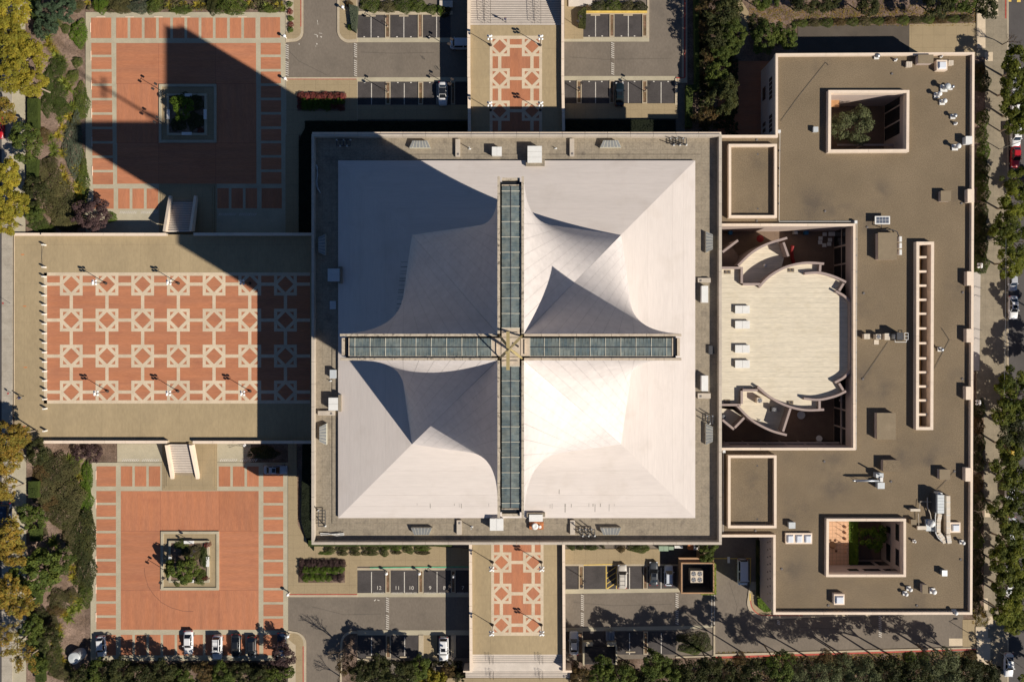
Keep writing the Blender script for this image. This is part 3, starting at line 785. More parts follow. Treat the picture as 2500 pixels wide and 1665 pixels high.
# deck stairs with sloping side walls
M['nosing'] = material('dark_nosing_strip', (.25, .21, .18), .9, .05, 1, .05, 5)  # dark strip along the edge of each step
def deck_stair(lab, tl, tr, bl, br, z1, z0, n, side=6.5, par=.85):
    A, B_ = Vector(W(*tl, z1)), Vector(W(*tr, z1)); C_, D_ = Vector(W(*bl, z0)), Vector(W(*br, z0))
    rt = root('staircase', lab, 'staircase', ((A.x+B_.x)/2, (A.y+B_.y)/2, z0), 'stairs down from the west deck')
    for i in range(n):
        t0, t1 = i/n, (i+1)/n
        z = z1-(z1-z0)*t1+.0
        zl = max(z0-.02, z-.45)
        add('step', MB().prism([A.lerp(C_, t0), B_.lerp(D_, t0), B_.lerp(D_, t1), A.lerp(C_, t1)], zl, z), M['stair'], rt)
        add('nosing', MB().prism([A.lerp(C_, t1-.35/n), B_.lerp(D_, t1-.35/n), B_.lerp(D_, t1-.02/n), A.lerp(C_, t1-.02/n)], z, z+.012), M['nosing'], rt)
    for (p, q, s) in ((A, C_, -1), (B_, D_, 1)):
        d = (B_-A).normalized()*s*side/12.3
        mb = MB(); b = 0
        q2 = q
        mb.v = [(*p, z1-.5), (*(p+d), z1-.5), (*(q2+d), z0-.02), (*q2, z0-.02), (*p, z1+par), (*(p+d), z1+par), (*(q2+d), z0+par), (*q2, z0+par)]
        fs = [(4, 5, 6, 7), (0, 3, 2, 1), (0, 1, 5, 4), (1, 2, 6, 5), (2, 3, 7, 6), (3, 0, 4, 7)]
        mb.f = fs
        add('side_wall', mb, M['coping'], rt)
    return rt
deck_stair('pale stair with side walls going down north from the west deck, half in shadow', (409, 566), (466, 565), (423, 480), (478, 480), DZ, 0, 20)
deck_stair('sunlit stair with side walls going down south from the west deck', (414, 1085), (466, 1085), (428, 1167), (483, 1167), DZ, 0, 20)

# north deck: a slab with side walls, opened where the car lane runs underneath
ND = deck_top('north_deck', [(1146, 62), (1372, 62), (1374, 400), (1146, 400)], DN, .6)
pp = FPX/(CAM_H-DN)
def deck_pattern(D, X0, X1, Y0, Y1, txs, tys, z, h, dg, endband):
    struct('brick_field', MB().psheet((X0, Y0, X1, Y1), z+.01), M['brick_b'], D)
    for r in ((X0, Y0, X0+7, Y1), (X1-7, Y0, X1, Y1)) + endband:
        struct('paving_band', MB().psheet(r, z+.02), M['band'], D)
    m_ = tile_mesh(h, 7, dg, 0, FPX/(CAM_H-z)).mesh('paving_frame', M['band'])
    for x in txs:
        for j, y in enumerate(tys):
            link('paving_frame', m_, D, W3(x, y, z+.025))
            if j: struct('paving_band', MB().psheet((x-4, tys[j-1]+h, x+4, y-h), z+.02), M['band'], D)
    for y in tys:
        struct('paving_band', MB().psheet((txs[0]+h, y-4, txs[1]-h, y+4), z+.02), M['band'], D)
deck_pattern(ND, 1195.5, 1323.5, 88, 340, (1220, 1298.7), (113.8, 192.4, 271), DN, 24.6, 16.5, ((1195.5, 88, 1323.5, 96),))
for x in (1220, 1298.7):
    struct('paving_band', MB().psheet((x-4, 295.6, x+4, 320), DN+.02), M['band'], ND)
PTN = DN+.85
wall_run('pale parapet on the west side of the north deck', [(1144.5, -30), (1144.5, 92)], 0, PTN)
wall_run('pale parapet on the east side of the north deck', [(1374, -30), (1374, 103)], 0, PTN)
def bridge_par(lab, x, y0, y1, zl):
    wall_run(lab, [(x, y0), (x, y1)], zl, PTN)
bridge_par('pale parapet of the north deck above the car lane, west side', 1144.5, 92.5, 189, DN-.6)
bridge_par('pale parapet of the north deck above the car lane, east side', 1374, 103.5, 186, DN-.6)
wall_run('pale parapet of the north deck between car lane and podium, west side', [(1145, 189.5), (1146, 322)], 0, PTN)
wall_run('pale parapet of the north deck between car lane and podium, east side', [(1374, 186.5), (1376, 320)], 0, PTN)
def wide_stair(lab, x0, x1, y0, y1, z1, dz, n, s, landings=()):
    """steps run between photo rows y0 (top) and y1"""
    A = W(x0, y0, z1); B_ = W(x1, y0, z1)
    ya = A[1]; yb = W(x0, y1, z1-dz)[1]
    rt = root('broad_staircase', lab, 'staircase', ((A[0]+B_[0])/2, ya, 0), 'broad stairs of the decks')
    for i in range(n):
        q0 = ya+(yb-ya)*i/n; q1 = ya+(yb-ya)*(i+1)/n
        z = z1-dz*(i+1)/n
        add('step', MB().box(A[0], min(q0, q1), 0, B_[0], max(q0, q1), z), M['stair'], rt)
        add('nosing', MB().box(A[0], q1-.03, z, B_[0], q1+.07, z+.012), M['nosing'], rt)
    return rt, yb
ns, _ = wide_stair('broad pale stair descending north from the north deck', 1148, 1371, 62, -34, DN, 2.6, 22, 1)
# south deck
SD = deck_top('south_deck', [(1150, 1300), (1374, 1300), (1374, 1597), (1150, 1597)], DZ, .6)
struct('deck_body', MB().pbox(1152, 1302, 1372, 1596, 0, DZ-.6), M['wallc'], SD)
deck_pattern(SD, 1199, 1327, 1300, 1551, (1224, 1301.7), (1372.3, 1448.7, 1525.3), DZ, 24.6, 16.5, ((1199, 1543, 1327, 1551),))
for x in (1224, 1301.7):
    struct('paving_band', MB().psheet((x-4, 1310, x+4, 1347.7), DZ+.02), M['band'], SD)
wall_run('pale parapet on the west side of the south deck', [(1148.5, 1318), (1150, 1640)], 0, PT)
wall_run('pale parapet on the east side of the south deck', [(1376, 1318), (1377.5, 1638)], 0, PT)
s1, yb = wide_stair('upper flight of the broad stair south of the south deck', 1153, 1373, 1598, 1617, DZ, .65, 4, -1)
struct('stair_landing', MB().pbox(1153, 1617, 1373, 1636, 0, DZ-.65), M['stair'])
s2, yb = wide_stair('lower flight of the broad stair south of the south deck', 1136, 1392, 1636, 1654, DZ-.65, .8, 5, -1)
struct('stair_wing_wall', MB().pbox(1131, 1637, 1153, 1640.5, 0, DZ-.1).pbox(1373, 1636, 1396, 1641, 0, DZ-.1), M['coping'])
struct('south_pavement', MB().pprism([(1090, 1655), (1420, 1655), (1420, 2000), (1090, 2000)], -.02, 2.0), M['walk'])

# stair handrails
def handrail(lab, x, y0, y1, z0, z1, group='stair handrails', dx=8, n=4):
    a = Vector(W3(x, y0, z0)); b = Vector(W3(x, y1, z1))
    rt = root('handrail', lab, 'handrail', tuple(a), group)
    off = Vector((dx/12.3, 0, 0))
    for k in (0, 1):
        o = off*k
        add('rail', MB().cyl(a+o+Vector((0, 0, .9)), b+o+Vector((0, 0, .9)), .03, n=6), M['bronze'], rt)
        for i in range(n+1):
            p = a.lerp(b, i/n)+o
            add('post', MB().cyl(p, p+Vector((0, 0, .9)), .025, n=6), M['bronze'], rt)
handrail('west handrail on the upper flight of the south deck stair', 1196, 1599, 1616, DZ, DZ-.65)
handrail('east handrail on the upper flight of the south deck stair', 1317, 1599, 1616, DZ, DZ-.65)
handrail('west handrail on the lower flight of the south deck stair', 1197, 1637, 1654, DZ-.65, 2.05)
handrail('east handrail on the lower flight of the south deck stair', 1317, 1637, 1654, DZ-.65, 2.05)
handrail('west handrail on the north deck stair', 1183, 58, -10, DN-.1, DN-1.7, dx=15, n=10)
handrail('east handrail on the north deck stair', 1305, 58, -10, DN-.1, DN-1.7, dx=15, n=10)
# ================================================================ cathedral
M['stain'] = material('grey_water_stain', (.30, .27, .235), .95, .2, 3, .2, 8)
CX, CY = (1264.5-NX)*CAM_H/FPX, (NY-824.3)*CAM_H/FPX
ZR = 14.25; ZP = 15.45; HS = 36.85
def CW(x, y): return (CX+x, CY+y)
def rect(x0, y0, x1, y1): return [CW(x0, y0), CW(x1, y0), CW(x1, y1), CW(x0, y1)]
POD = root('cathedral', 'white cathedral with a cross-shaped glazed roof on a square podium', 'cathedral', (CX, CY, 0))
add('terrace', MB().prism(rect(-38.3, -38.3, 38.3, 38.3), -.02, DZ-.012), M['wallc'], POD)
add('podium_glazing', MB().prism(rect(-31.5, -31.5, 31.5, 31.5), DZ-.012, 13.0), M['glass_dark'], POD)
for sx in (-1, 1):
    for sy in (-1, 1):
        add('pylon', MB().prism(rect(sx*31-3, sy*31-3, sx*31+3, sy*31+3), DZ-.012, 13.0), M['slab_wall'], POD)
add('podium_roof', MB().prism(rect(-HS+.03, -HS+.03, HS-.03, HS-.03), 13.0, ZR), M['slab_roof'], POD)
t = .46
prm = {'n': (-HS, HS-t, HS, HS), 's': (-HS, -HS, HS, -HS+t), 'w': (-HS, -HS+t, -HS+t, HS-t), 'e': (HS-t*1.1, -HS+t, HS, HS-t)}
for k, r in prm.items():
    horiz = k in 'ns'; L0, L1 = (r[0], r[2]) if horiz else (r[1], r[3]); n = 18
    for i in range(n):
        a = L0+(L1-L0)*i/n+.02; b = L0+(L1-L0)*(i+1)/n-.02
        q = rect(a, r[1], b, r[3]) if horiz else rect(r[0], a, r[2], b)
        add('parapet_panel', MB().prism(q, 13.0, ZP), M['slab_wall'], POD)
# pale drip ledge outside the north parapet
for i in range(18):
    a = -HS+2*HS*i/18+.03; b = -HS+2*HS*(i+1)/18-.03
    add('ledge_panel', MB().prism(rect(a, HS+.02, b, HS+.42), 14.1, ZP-.35), M['coping'], POD)
# raised border around the white roof
add('roof_gutter', MB().holed(rect(-33.4, -33.4, 33.4, 33.4), [rect(-32.0, -32.0, 32.0, 32.0)], ZR-.05, ZR+.14), M['slab_roof'], POD)
# hip roof in bands
HO, HI, ZE, ZC, HTOP = 32.2, 18.5, 14.9, 17.6, 58.5
bands = [0, .155, .30, .62, 1.0]
def hip(side, t0, t1, gap=.010):
    h0 = HO+(HI-.6-HO)*t0; h1 = HO+(HI-.6-HO)*(t1)
    z0 = ZE+(ZC+.24-ZE)*t0; z1 = ZE+(ZC+.24-ZE)*t1
    h0 -= gap if t0 > 0 else 0
    p = [(-h0, h0, z0), (h0, h0, z0), (h1, h1, z1), (-h1, h1, z1)]
    c, s = math.cos(side*math.pi/2), math.sin(side*math.pi/2)
    q = [(CX+x*c-y*s, CY+x*s+y*c, z) for x, y, z in p]
    mb = MB(); mb.quad(q[3], q[2], q[1], q[0])
    lo = [(x, y, z-.25) for x, y, z in q]
    b = len(mb.v); mb.v += q+lo
    for i in range(4):
        j = (i+1) % 4; mb.f.append((b+i, b+j, b+4+j, b+4+i))
    return mb
for side in range(4):
    for a, b in zip(bands[:-1], bands[1:]):
        add('roof_band', hip(side, a, b), M['roof_white'] if side % 2 == 0 else M['roof_white_x'], POD)
add('roof_edge', MB().prism(rect(-HO+.05, -HO+.05, HO-.05, HO-.05), ZR, ZE-.26), M['roof_white'], POD)
# cupola: eight ruled shells, each in ten panels
AH, AL = 1.62, 20.85            # arm half width and half length
ZB = 16.8
def ruled(u, z, qx, qy, swap):
    """u 0 at the arm end, 1 at the crease"""
    tt = (z-ZC)/(HTOP-ZC)
    d = HI+(AH-HI)*tt
    E = (AH, AL)
    x = E[0]+(d-E[0])*u; y = E[1]+(d-E[1])*u
    if swap: x, y = y, x
    return (CX+qx*x, CY+qy*y, z)
NZ = 14
for qx in (-1, 1):
    for qy in (-1, 1):
        for swap in (False, True):
            for k in range(10):
                u0, u1 = k/10+.0008, (k+1)/10-.0008
                mb = MB(); n = 3
                us = [u0+(u1-u0)*i/n for i in range(n+1)]
                for j in range(NZ+1):
                    z = ZB+(HTOP-ZB)*j/NZ
                    for u in us: mb.v.append(ruled(u, z, qx, qy, swap))
                for j in range(NZ):
                    for i in range(n):
                        a = j*(n+1)+i; f = (a, a+1, a+n+2, a+n+1)
                        if (qx*qy < 0) != swap: f = f[::-1]
                        mb.f.append(f)
                add('shell_panel', mb, M['shell'], POD, smooth=True)
            mb = MB()          # darker backing seen only in the joints
            for j in range(NZ+1):
                z = ZB+(HTOP-.5-ZB)*j/NZ
                for i in range(11):
                    x, y, z_ = ruled(i/10, z, qx, qy, swap)
                    dx, dy = x-CX, y-CY
                    mb.v.append((CX+dx-qx*.14, CY+dy-qy*.14, z_-.06))
            for j in range(NZ):
                for i in range(10):
                    a = j*11+i; mb.f.append((a, a+1, a+12, a+11))
            add('shell_backing', mb, M['shell_joint'], POD, smooth=True)
# water stains and mortar patches on the south face
def hz_(y): return ZE+(ZC+.24-ZE)*(HO-abs(y))/(HO-HI+.6)
for px_, py_, w_, l_ in ((1343, 1231, 1, 10), (1348, 1229, 1, 14), (1380, 1230, 3, 9), (1380, 1240, 2.2, 12), (1395, 1230, 1.4, 9), (1448, 1230, 2, 7), (1453, 1231, 1.6, 20), (1466, 1229, 2, 9), (1487.5, 1231, 1.2, 18), (1365, 1193, 1.6, 12), (1018, 1229, 1, 5), (1050, 1229, 1.8, 12), (1109, 1229, 1.2, 6), (1121, 1229, .8, 10), (1126, 1229, 1.8, 12), (1193, 1229, .8, 8), (1438, 1229, 1, 8), (1500, 1230, .8, 6)):
    a_ = W(px_-w_/2, py_, 15.6); b_ = W(px_+w_/2, py_+l_, 15.6)
    add('water_stain', MB().quad((a_[0], b_[1], hz_(b_[1]-CY)+.012), (b_[0], b_[1], hz_(b_[1]-CY)+.012), (b_[0], a_[1], hz_(a_[1]-CY)+.012), (a_[0], a_[1], hz_(a_[1]-CY)+.012)), M['stain'], POD)
for px_, py_, l_ in [(990, 640+9*i+(i*37 % 5), 10+(i*53 % 26)) for i in range(14)]:
    a_ = W(px_-l_, py_, 17); b_ = W(px_+6, py_+1.3+(py_*7 % 2), 17)
    add('water_stain', MB().quad((a_[0], b_[1], hz_(a_[0]-CX)+.012), (b_[0], b_[1], hz_(b_[0]-CX)+.012), (b_[0], a_[1], hz_(b_[0]-CX)+.012), (a_[0], a_[1], hz_(a_[0]-CX)+.012)), M['stain'], POD)
for q_ in ((1284, 390, 1330, 405), (1286, 1252, 1331, 1262), (826, 651, 834, 692), (826, 964, 832, 1005)):
    add('roof_upstand', MB().pbox(*q_, ZR, ZE+.75), M['slab_roof'], POD)
# arms
def rot4(k, x, y):
    c, s = [(1, 0), (0, 1), (-1, 0), (0, -1)][k]
    return (CX+x*c-y*s, CY+x*s+y*c)
def rbox(k, x0, y0, x1, y1): return [rot4(k, x0, y0), rot4(k, x1, y0), rot4(k, x1, y1), rot4(k, x0, y1)]
GZ = HTOP-.16
for k in range(4):                       # 0 north, 1 west, 2 south, 3 east
    cap = M['arm_cap_clean'] if k == 3 else M['arm_cap']
    add('end_window', MB().prism(rbox(k, -AH+.25, AL-.9, AH-.25, AL-.6), ZB-1, GZ-.3), M['glass_dark'], POD)
    for s in (-1, 1):
        a, b = sorted((s*AH, s*(AH-.30)))
        n = 9
        for i in range(n):
            y0 = AH+(AL-AH)*i/n+.02; y1 = AH+(AL-AH)*(i+1)/n-.02
            add('beam_cap', MB().prism(rbox(k, a, y0, b, y1), HTOP-.75, HTOP+.08), cap, POD)
    Y0, Y1 = AH+.75, AL-1.15
    add('skylight_bed', MB().prism(rbox(k, -1.30, AH-.05, 1.30, AL-1.05), GZ-1.5, GZ-.9), M['joint'], POD)
    bay = 1.87; ys = [Y1-.65]; 
    edges = [Y1, Y1-.62]
    while edges[-1]-bay > Y0+.2: edges.append(edges[-1]-bay)
    edges.append(Y0)
    for i in range(len(edges)-1):
        y1, y0 = edges[i]-.045, edges[i+1]+.045
        for s in (-1, 1):
            x0, x1 = sorted((s*.05, s*1.08))
            p = rbox(k, x0, y0, x1, y1)
            mb = MB(); zz = (GZ+.02 if s < 0 else GZ-.08, GZ-.08 if s < 0 else GZ+.02)
            zz = (GZ-.03, GZ+.02) if s < 0 else (GZ+.02, GZ-.03)
            mb.v = [(*p[0], zz[0]), (*p[1], zz[1]), (*p[2], zz[1]), (*p[3], zz[0])]; mb.f = [(0, 1, 2, 3)]
            add('pane', mb, M['pane'], POD)
        mb = MB()
        for y in (y0-.045, ):
            mb.prism(rbox(k, -1.1, y-.05, 1.1, y+.03), GZ-.1, GZ+.05)
        add('mullion', mb, M['mullion'], POD); mb = MB()
        if y1-y0 > 1.2:
            for q in (.25, .5, .75):
                yy = y0+(y1-y0)*q; mb.prism(rbox(k, -1.08, yy-.012, 1.08, yy+.012), GZ-.1, GZ+.025)
        add('muntin', mb, M['muntin'], POD)
    add('skylight_box', MB().prism(rbox(k, -1.08, AH+.7, 1.08, AL-1.13), GZ-.9, GZ-.12), M['steel'], POD)
    sd = (1, -1, -1, 1)[k]; fa, fb = sorted((sd*1.085, sd*(AH-.31)))
    add('glazing_kerb', MB().prism(rbox(k, fa, AH+.7, fb, AL-1.13), GZ-.6, GZ-.03), cap, POD)
    add('ridge_bar', MB().prism(rbox(k, -.045, Y0, .045, Y1), GZ-.1, GZ+.07), M['steel'], POD)
    add('end_beam', MB().prism(rbox(k, -1.1, AL-.45, 1.1, AL-.12), HTOP-1.3, HTOP-.35), cap, POD)
    add('cross_beam', MB().prism(rbox(k, -1.1, AL-1.12, 1.1, AL-.98), HTOP-1.0, HTOP-.2), cap, POD)
    add('inner_slab', MB().prism(rbox(k, -1.1, AH-.4, 1.1, AH+.72), GZ-.4, HTOP-.12), M['arm_cap_clean'], POD)
    add('slab_post', MB().prism(rbox(k, -.9, AH+.05, .9, AH+.16), HTOP-.2, HTOP+.02), M['arm_cap_clean'], POD)
add('crossing_slab', MB().prism(rbox(0, -1.15, -1.15, 1.15, 1.15), GZ-.4, HTOP-.05), M['arm_cap_clean'], POD)

# gilded roof cross on four legs
CR = root('roof_cross', 'tall gold cross on four slanting legs at the crossing of the skylights', 'cross', (CX, CY, HTOP))
TOP = Vector((CX, CY, HTOP+5.6))
for qx in (-1, 1):
    for qy in (-1, 1):
        foot = Vector((CX+qx*1.45, CY+qy*1.45, HTOP-.3))
        d = (TOP-foot); sd = Vector((-qy*1.0, qx*1.0, 0)).normalized()
        mb = MB()
        w0, w1 = .10, .17
        a = [foot+sd*w0, foot-sd*w0]; mid = foot.lerp(TOP, .45)
        up = Vector((-qx, -qy, .3)).normalized()*.18
        pts = []
        for p, w in ((foot, w0), (mid, w1), (TOP, .10)):
            pts.append([p+sd*w, p-sd*w, p-sd*w+up, p+sd*w+up])
        for i in (0, 1):
            for j in range(4):
                jj = (j+1) % 4
                mb.quad(pts[i][j], pts[i][jj], pts[i+1][jj], pts[i+1][j])
        mb.quad(*pts[0]); mb.quad(*pts[2])
        add('leg', mb, M['gold'], CR)
def sq(cx, cy, h, z0, z1, h2=None):
    h2 = h if h2 is None else h2
    f = lambda q: [(cx-q, cy-q), (cx+q, cy-q), (cx+q, cy+q), (cx-q, cy+q)]
    return MB().prism(f(h), z0, z1, f(h2))
add('mast', sq(CX, CY, .20, HTOP+4.2, HTOP+16.5, .12), M['gold'], CR)
add('crossbar', MB().prism([(CX-.18, CY-2.05), (CX+.18, CY-2.05), (CX+.18, CY+2.05), (CX-.18, CY+2.05)], HTOP+11.6, HTOP+11.95), M['gold'], CR)
add('light_fitting', MB().cyl((CX+.9, CY+.1, HTOP), (CX+.9, CY+.1, HTOP+.5), .12), M['bronze'], CR)

# ================================================================ things on the podium roof
def prz(*a): return a
def trap_skylight(lab, cx, cy, side, z=ZR):
    """glazed monitor, narrow and wide edge; side: which way the wide edge faces"""
    rt = root('trapezoid_skylight', lab, 'skylight', W3(cx, cy, z), 'trapezoid skylights on the podium roof')
    wide, nar, dep, hgt = 26, 18, 17, .95
    def pt(a, b, zz):      # a across, b towards wide edge
        v = {'s': (a, b), 'n': (a, -b), 'e': (b, a), 'w': (-b, a)}[side]
        return W3(cx+v[0], cy+v[1], zz)
    T = [pt(-nar, -dep/2, z+hgt), pt(nar, -dep/2, z+hgt), pt(wide, dep/2, z+hgt*.82), pt(-wide, dep/2, z+hgt*.82)]
    Bs = [(p[0], p[1], z) for p in T]
    mb = MB(); mb.v = T+Bs; mb.f = [(0, 1, 2, 3)]+[(i, (i+1) % 4, 4+(i+1) % 4, 4+i) for i in range(4)]
    add('curb', mb, M['mullion'], rt)
    for i in range(6):
        def lerp(p, q, f): return Vector(p).lerp(Vector(q), f)
        a0, a1 = i/6+.014, (i+1)/6-.014
        p = [lerp(T[0], T[1], a0), lerp(T[0], T[1], a1), lerp(T[3], T[2], a1), lerp(T[3], T[2], a0)]
        c = sum(p, Vector())/4
        p = [c+(q-c)*.985+Vector((0, 0, .02)) for q in p]
        add('pane', MB().quad(*p), M['skylight_pane'], rt)
M['skylight_pane'] = material('grey_skylight_glass', (.24, .24, .23), .4, .1, 1, .05, 4, spec=.5)
trap_skylight('trapezoid skylight near the northwest corner of the podium roof, north edge', 1025, 352.5, 's')
trap_skylight('trapezoid skylight near the northeast corner of the podium roof, north edge', 1491, 351.5, 's')
trap_skylight('trapezoid skylight on the south edge of the podium roof, western of two', 1029, 1297, 'n')
trap_skylight('trapezoid skylight on the south edge of the podium roof, eastern of two', 1491, 1297, 'n')
trap_skylight('trapezoid skylight on the west edge of the podium roof, in the shade', 785.5, 598, 'e')
trap_skylight('trapezoid skylight on the west edge of the podium roof, in the sun', 788, 1060, 'e')
trap_skylight('trapezoid skylight on the east edge of the podium roof, northern of two', 1732, 591, 'w')
trap_skylight('trapezoid skylight on the east edge of the podium roof, southern of two', 1732, 1060, 'w')

def roof_box(name, lab, cat, x0, y0, x1, y1, z0, h, mat='white', lid=True, seams=0, group=None):
    rt = root(name, lab, cat, W3((x0+x1)/2, (y0+y1)/2, z0), group)
    zt = z0+h
    add('casing', MB().pbox(x0+.6, y0+.6, x1-.6, y1-.6, z0, zt-.08, zt), M[mat], rt)
    n = seams+1; vert = (y1-y0) > (x1-x0)
    for i in range(n):
        if vert: a, b = y0+(y1-y0)*i/n, y0+(y1-y0)*(i+1)/n; q = (x0, a+(.25 if i else 0), x1, b-(.25 if i < n-1 else 0))
        else: a, b = x0+(x1-x0)*i/n, x0+(x1-x0)*(i+1)/n; q = (a+(.25 if i else 0), y0, b-(.25 if i < n-1 else 0), y1)
        add('lid' if n == 1 else 'lid_panel', MB().pbox(*q, zt-.08, zt), M[mat], rt)
    return rt
PB = 'white vent housings on the podium roof'
roof_box('vent_housing', 'small square white housing on the north side of the podium roof', 'vent', 1201, 359, 1225, 380, ZR, 1.3, seams=1, group=PB)
roof_box('vent_housing', 'large white housing beside the north arm of the cross roof', 'vent', 1288, 357, 1323, 398, ZR, 1.7, seams=2, group=PB)
roof_box('vent_housing', 'pale blue housing in the shade on the west side of the podium roof', 'vent', 800, 656, 829, 687, ZR, 1.6, 'pale_metal', seams=1, group=PB)
roof_box('vent_housing', 'grey-white housing west of the cross roof, just inside the sunlit strip', 'vent', 805, 903, 820, 924, ZR, 1.0, 'pale_metal', group=PB)
roof_box('vent_housing', 'white housing on the west side of the podium roof, south of the grey one', 'vent', 802, 971, 825, 1002, ZR, 1.5, seams=1, group=PB)
roof_box('vent_housing', 'tall narrow white housing on the east side of the podium roof, northern of two', 'vent', 1713, 698, 1729, 739, ZR, 1.5, group=PB)
roof_box('vent_housing', 'tall narrow white housing on the east side of the podium roof, southern of two', 'vent', 1713, 917, 1729, 955, ZR, 1.5, group=PB)
roof_box('vent_housing', 'white housing just west of the south arm of the cross roof', 'vent', 1196, 1266, 1229, 1295, ZR, 1.6, seams=1, group=PB)
roof_box('vent_housing', 'white housing in front of the dish platform at the south arm', 'vent', 1292, 1256, 1325, 1273, ZR, 1.6, group=PB)
roof_box('roof_hatch', 'small grey square hatch in the shade west of the cross roof', 'hatch', 805, 735, 820, 755, ZR, .25, 'pale_metal')
roof_box('roof_hatch', 'small dark hatch at the middle of the east podium parapet', 'hatch', 1730, 844, 1741, 865, ZR, .4, 'steel')
# drain ramps
def drain_ramp(lab, x0, y0, x1, y1, horiz=False):
    rt = root('drain_trough', lab, 'drain', W3((x0+x1)/2, (y0+y1)/2, ZR), 'drain troughs on the podium roof')
    add('trough', MB().pbox(x0, y0, x1, y1, ZR-.02, ZR+.55), M['slab_wall'], rt)
    if not horiz: add('outlet', MB().pbox((x0+x1)/2-2, y1-9 if y0 < 800 else y0+4, (x0+x1)/2+3, y1-4 if y0 < 800 else y0+9, ZR+.5, ZR+.58), M['joint'], rt)
    else: add('outlet', MB().pbox(x1-11 if x1 < 900 else x0+4, (y0+y1)/2-2, x1-6 if x1 < 900 else x0+9, (y0+y1)/2+3, ZR+.5, ZR+.58), M['joint'], rt)
drain_ramp('concrete drain trough between the northwest skylight and the small white housing', 1112, 340, 1123, 383)
drain_ramp('concrete drain trough between the large white housing and the northeast skylight', 1391, 339, 1402, 382)
drain_ramp('concrete drain trough east of the southwest skylight', 1115, 1270, 1127, 1305)
drain_ramp('concrete drain trough west of the southern antenna frame', 1392, 1270, 1404, 1305)
drain_ramp('concrete drain trough south of the west white housing', 776, 1003, 817, 1014, True)
drain_ramp('concrete drain trough north of the eastern narrow housing', 1704, 679, 1735, 690, True)
drain_ramp('concrete drain trough south of the lower eastern narrow housing', 1704, 960, 1735, 973, True)
# antenna frames
def antenna_frame(lab, x0, y0, x1, y1, nx, ny, z=ZR):
    rt = root('antenna_frame', lab, 'antenna', W3((x0+x1)/2, (y0+y1)/2, z), 'antenna frames on the podium roof')
    zz = z+.6
    for i in range(nx+1):
        x = x0+(x1-x0)*i/nx
        add('frame_bar', MB().cyl(W3(x, y0, zz), W3(x, y1, zz), .07, n=6), M['steel'], rt)
    for j in range(ny+1):
        y = y0+(y1-y0)*j/ny
        add('frame_bar', MB().cyl(W3(x0, y, zz), W3(x1, y, zz), .07, n=6), M['steel'], rt)
    for i in range(nx+1):
        x = x0+(x1-x0)*i/nx; y = y1 if i % 2 else y0
        add('antenna', MB().cyl(W3(x, y, z), W3(x, y, z+1.9), .09, n=6), M['pale_metal'], rt)
        add('ballast_block', MB().pbox(x-2, y-2, x+2, y+2, z, z+.25), M['white'], rt)
antenna_frame('steel antenna frame in the northeast corner of the podium roof', 1638, 338, 1676, 354, 5, 1)
antenna_frame('steel antenna frame in the southwest corner of the podium roof', 777, 1246, 794, 1284, 1, 5)
antenna_frame('steel antenna frame on the south side of the podium roof', 1416, 1292, 1452, 1308, 5, 2)
antenna_frame('small steel antenna frame against the east podium parapet', 1727, 1016, 1740, 1034, 2, 3)
antenna_frame('small antenna frame in the shaded northwest corner of the podium roof', 822, 342, 855, 356, 4, 1)
def cable_run(lab, pts, z, mat='white', r=.06, name='cable_bundle', seed=1):
    rnd = random.Random(seed); rt = root(name, lab, 'cables', W3(*pts[0], z))
    for s in range(5):
        add('cable', MB().tube([Vector(W3(x+rnd.uniform(-3, 3), y+rnd.uniform(-3, 3), z+.12+.05*s)) for x, y in pts], r, 5), M[mat], rt)
cable_run('pale cable bundle along the shaded west podium parapet', [(773, 405), (776, 425), (771, 445), (775, 462), (781, 469)], ZR, 'pale_metal', seed=2)
cable_run('white cable bundle along the south podium parapet', [(783, 1304), (800, 1302), (820, 1305), (839, 1303)], ZR, 'white', seed=3)
D = root('dish_platform', 'rust orange platform with a white satellite dish by the south arm', 'satellite dish', W3(1308, 1284, ZR))
add('platform', MB().pbox(1292, 1274, 1327, 1292, ZR+.1, ZR+.45), M['orange_deck'], D)
for i in range(5): add('plank', MB().pbox(1292+7*i+.3, 1274, 1298.6+7*i, 1292, ZR+.45, ZR+.5), M['orange_deck'], D)
cx, cy = W(1306, 1285, ZR+1.2)
add('dish', MB().lathe((cx, cy, ZR+.9), [(.05, 0), (.35, .05), (.6, .2), (.62, .22), (.3, .1), (.02, .08)], 16), M['white'], D, True)
add('dish_mast', MB().cyl((cx, cy, ZR+.4), (cx, cy, ZR+.95), .06), M['steel'], D)
add('small_dish', MB().lathe((*W(1318, 1286, ZR+.8), ZR+.6), [(.05, 0), (.28, .06), (.3, .15), (.02, .05)], 12), M['white'], D, True)
def pole_mast(lab, x, y, x2, y2, z=ZR, h=1.6):
    rt = root('mast', lab, 'mast', W3(x, y, z), 'short masts on the roofs')
    add('tube', MB().cyl(W3(x, y, z), (W3(x, y, z)[0], W3(x, y, z)[1], z+h), .07, n=6), M['pale_metal'], rt)
    add('foot', MB().pbox(x-3, y-1.5, x+3, y+1.5, z, z+.15), M['white'], rt)
pole_mast('short mast east of the northwest drain trough', 1147, 364, 0, 0)
pole_mast('short mast east of the southwest drain trough', 1152, 1286, 0, 0)
pole_mast('short mast north of the dish platform', 1357, 363, 0, 0, h=.6)
pole_mast('short mast south of the grey-white housing', 807, 930, 0, 0, h=.6)
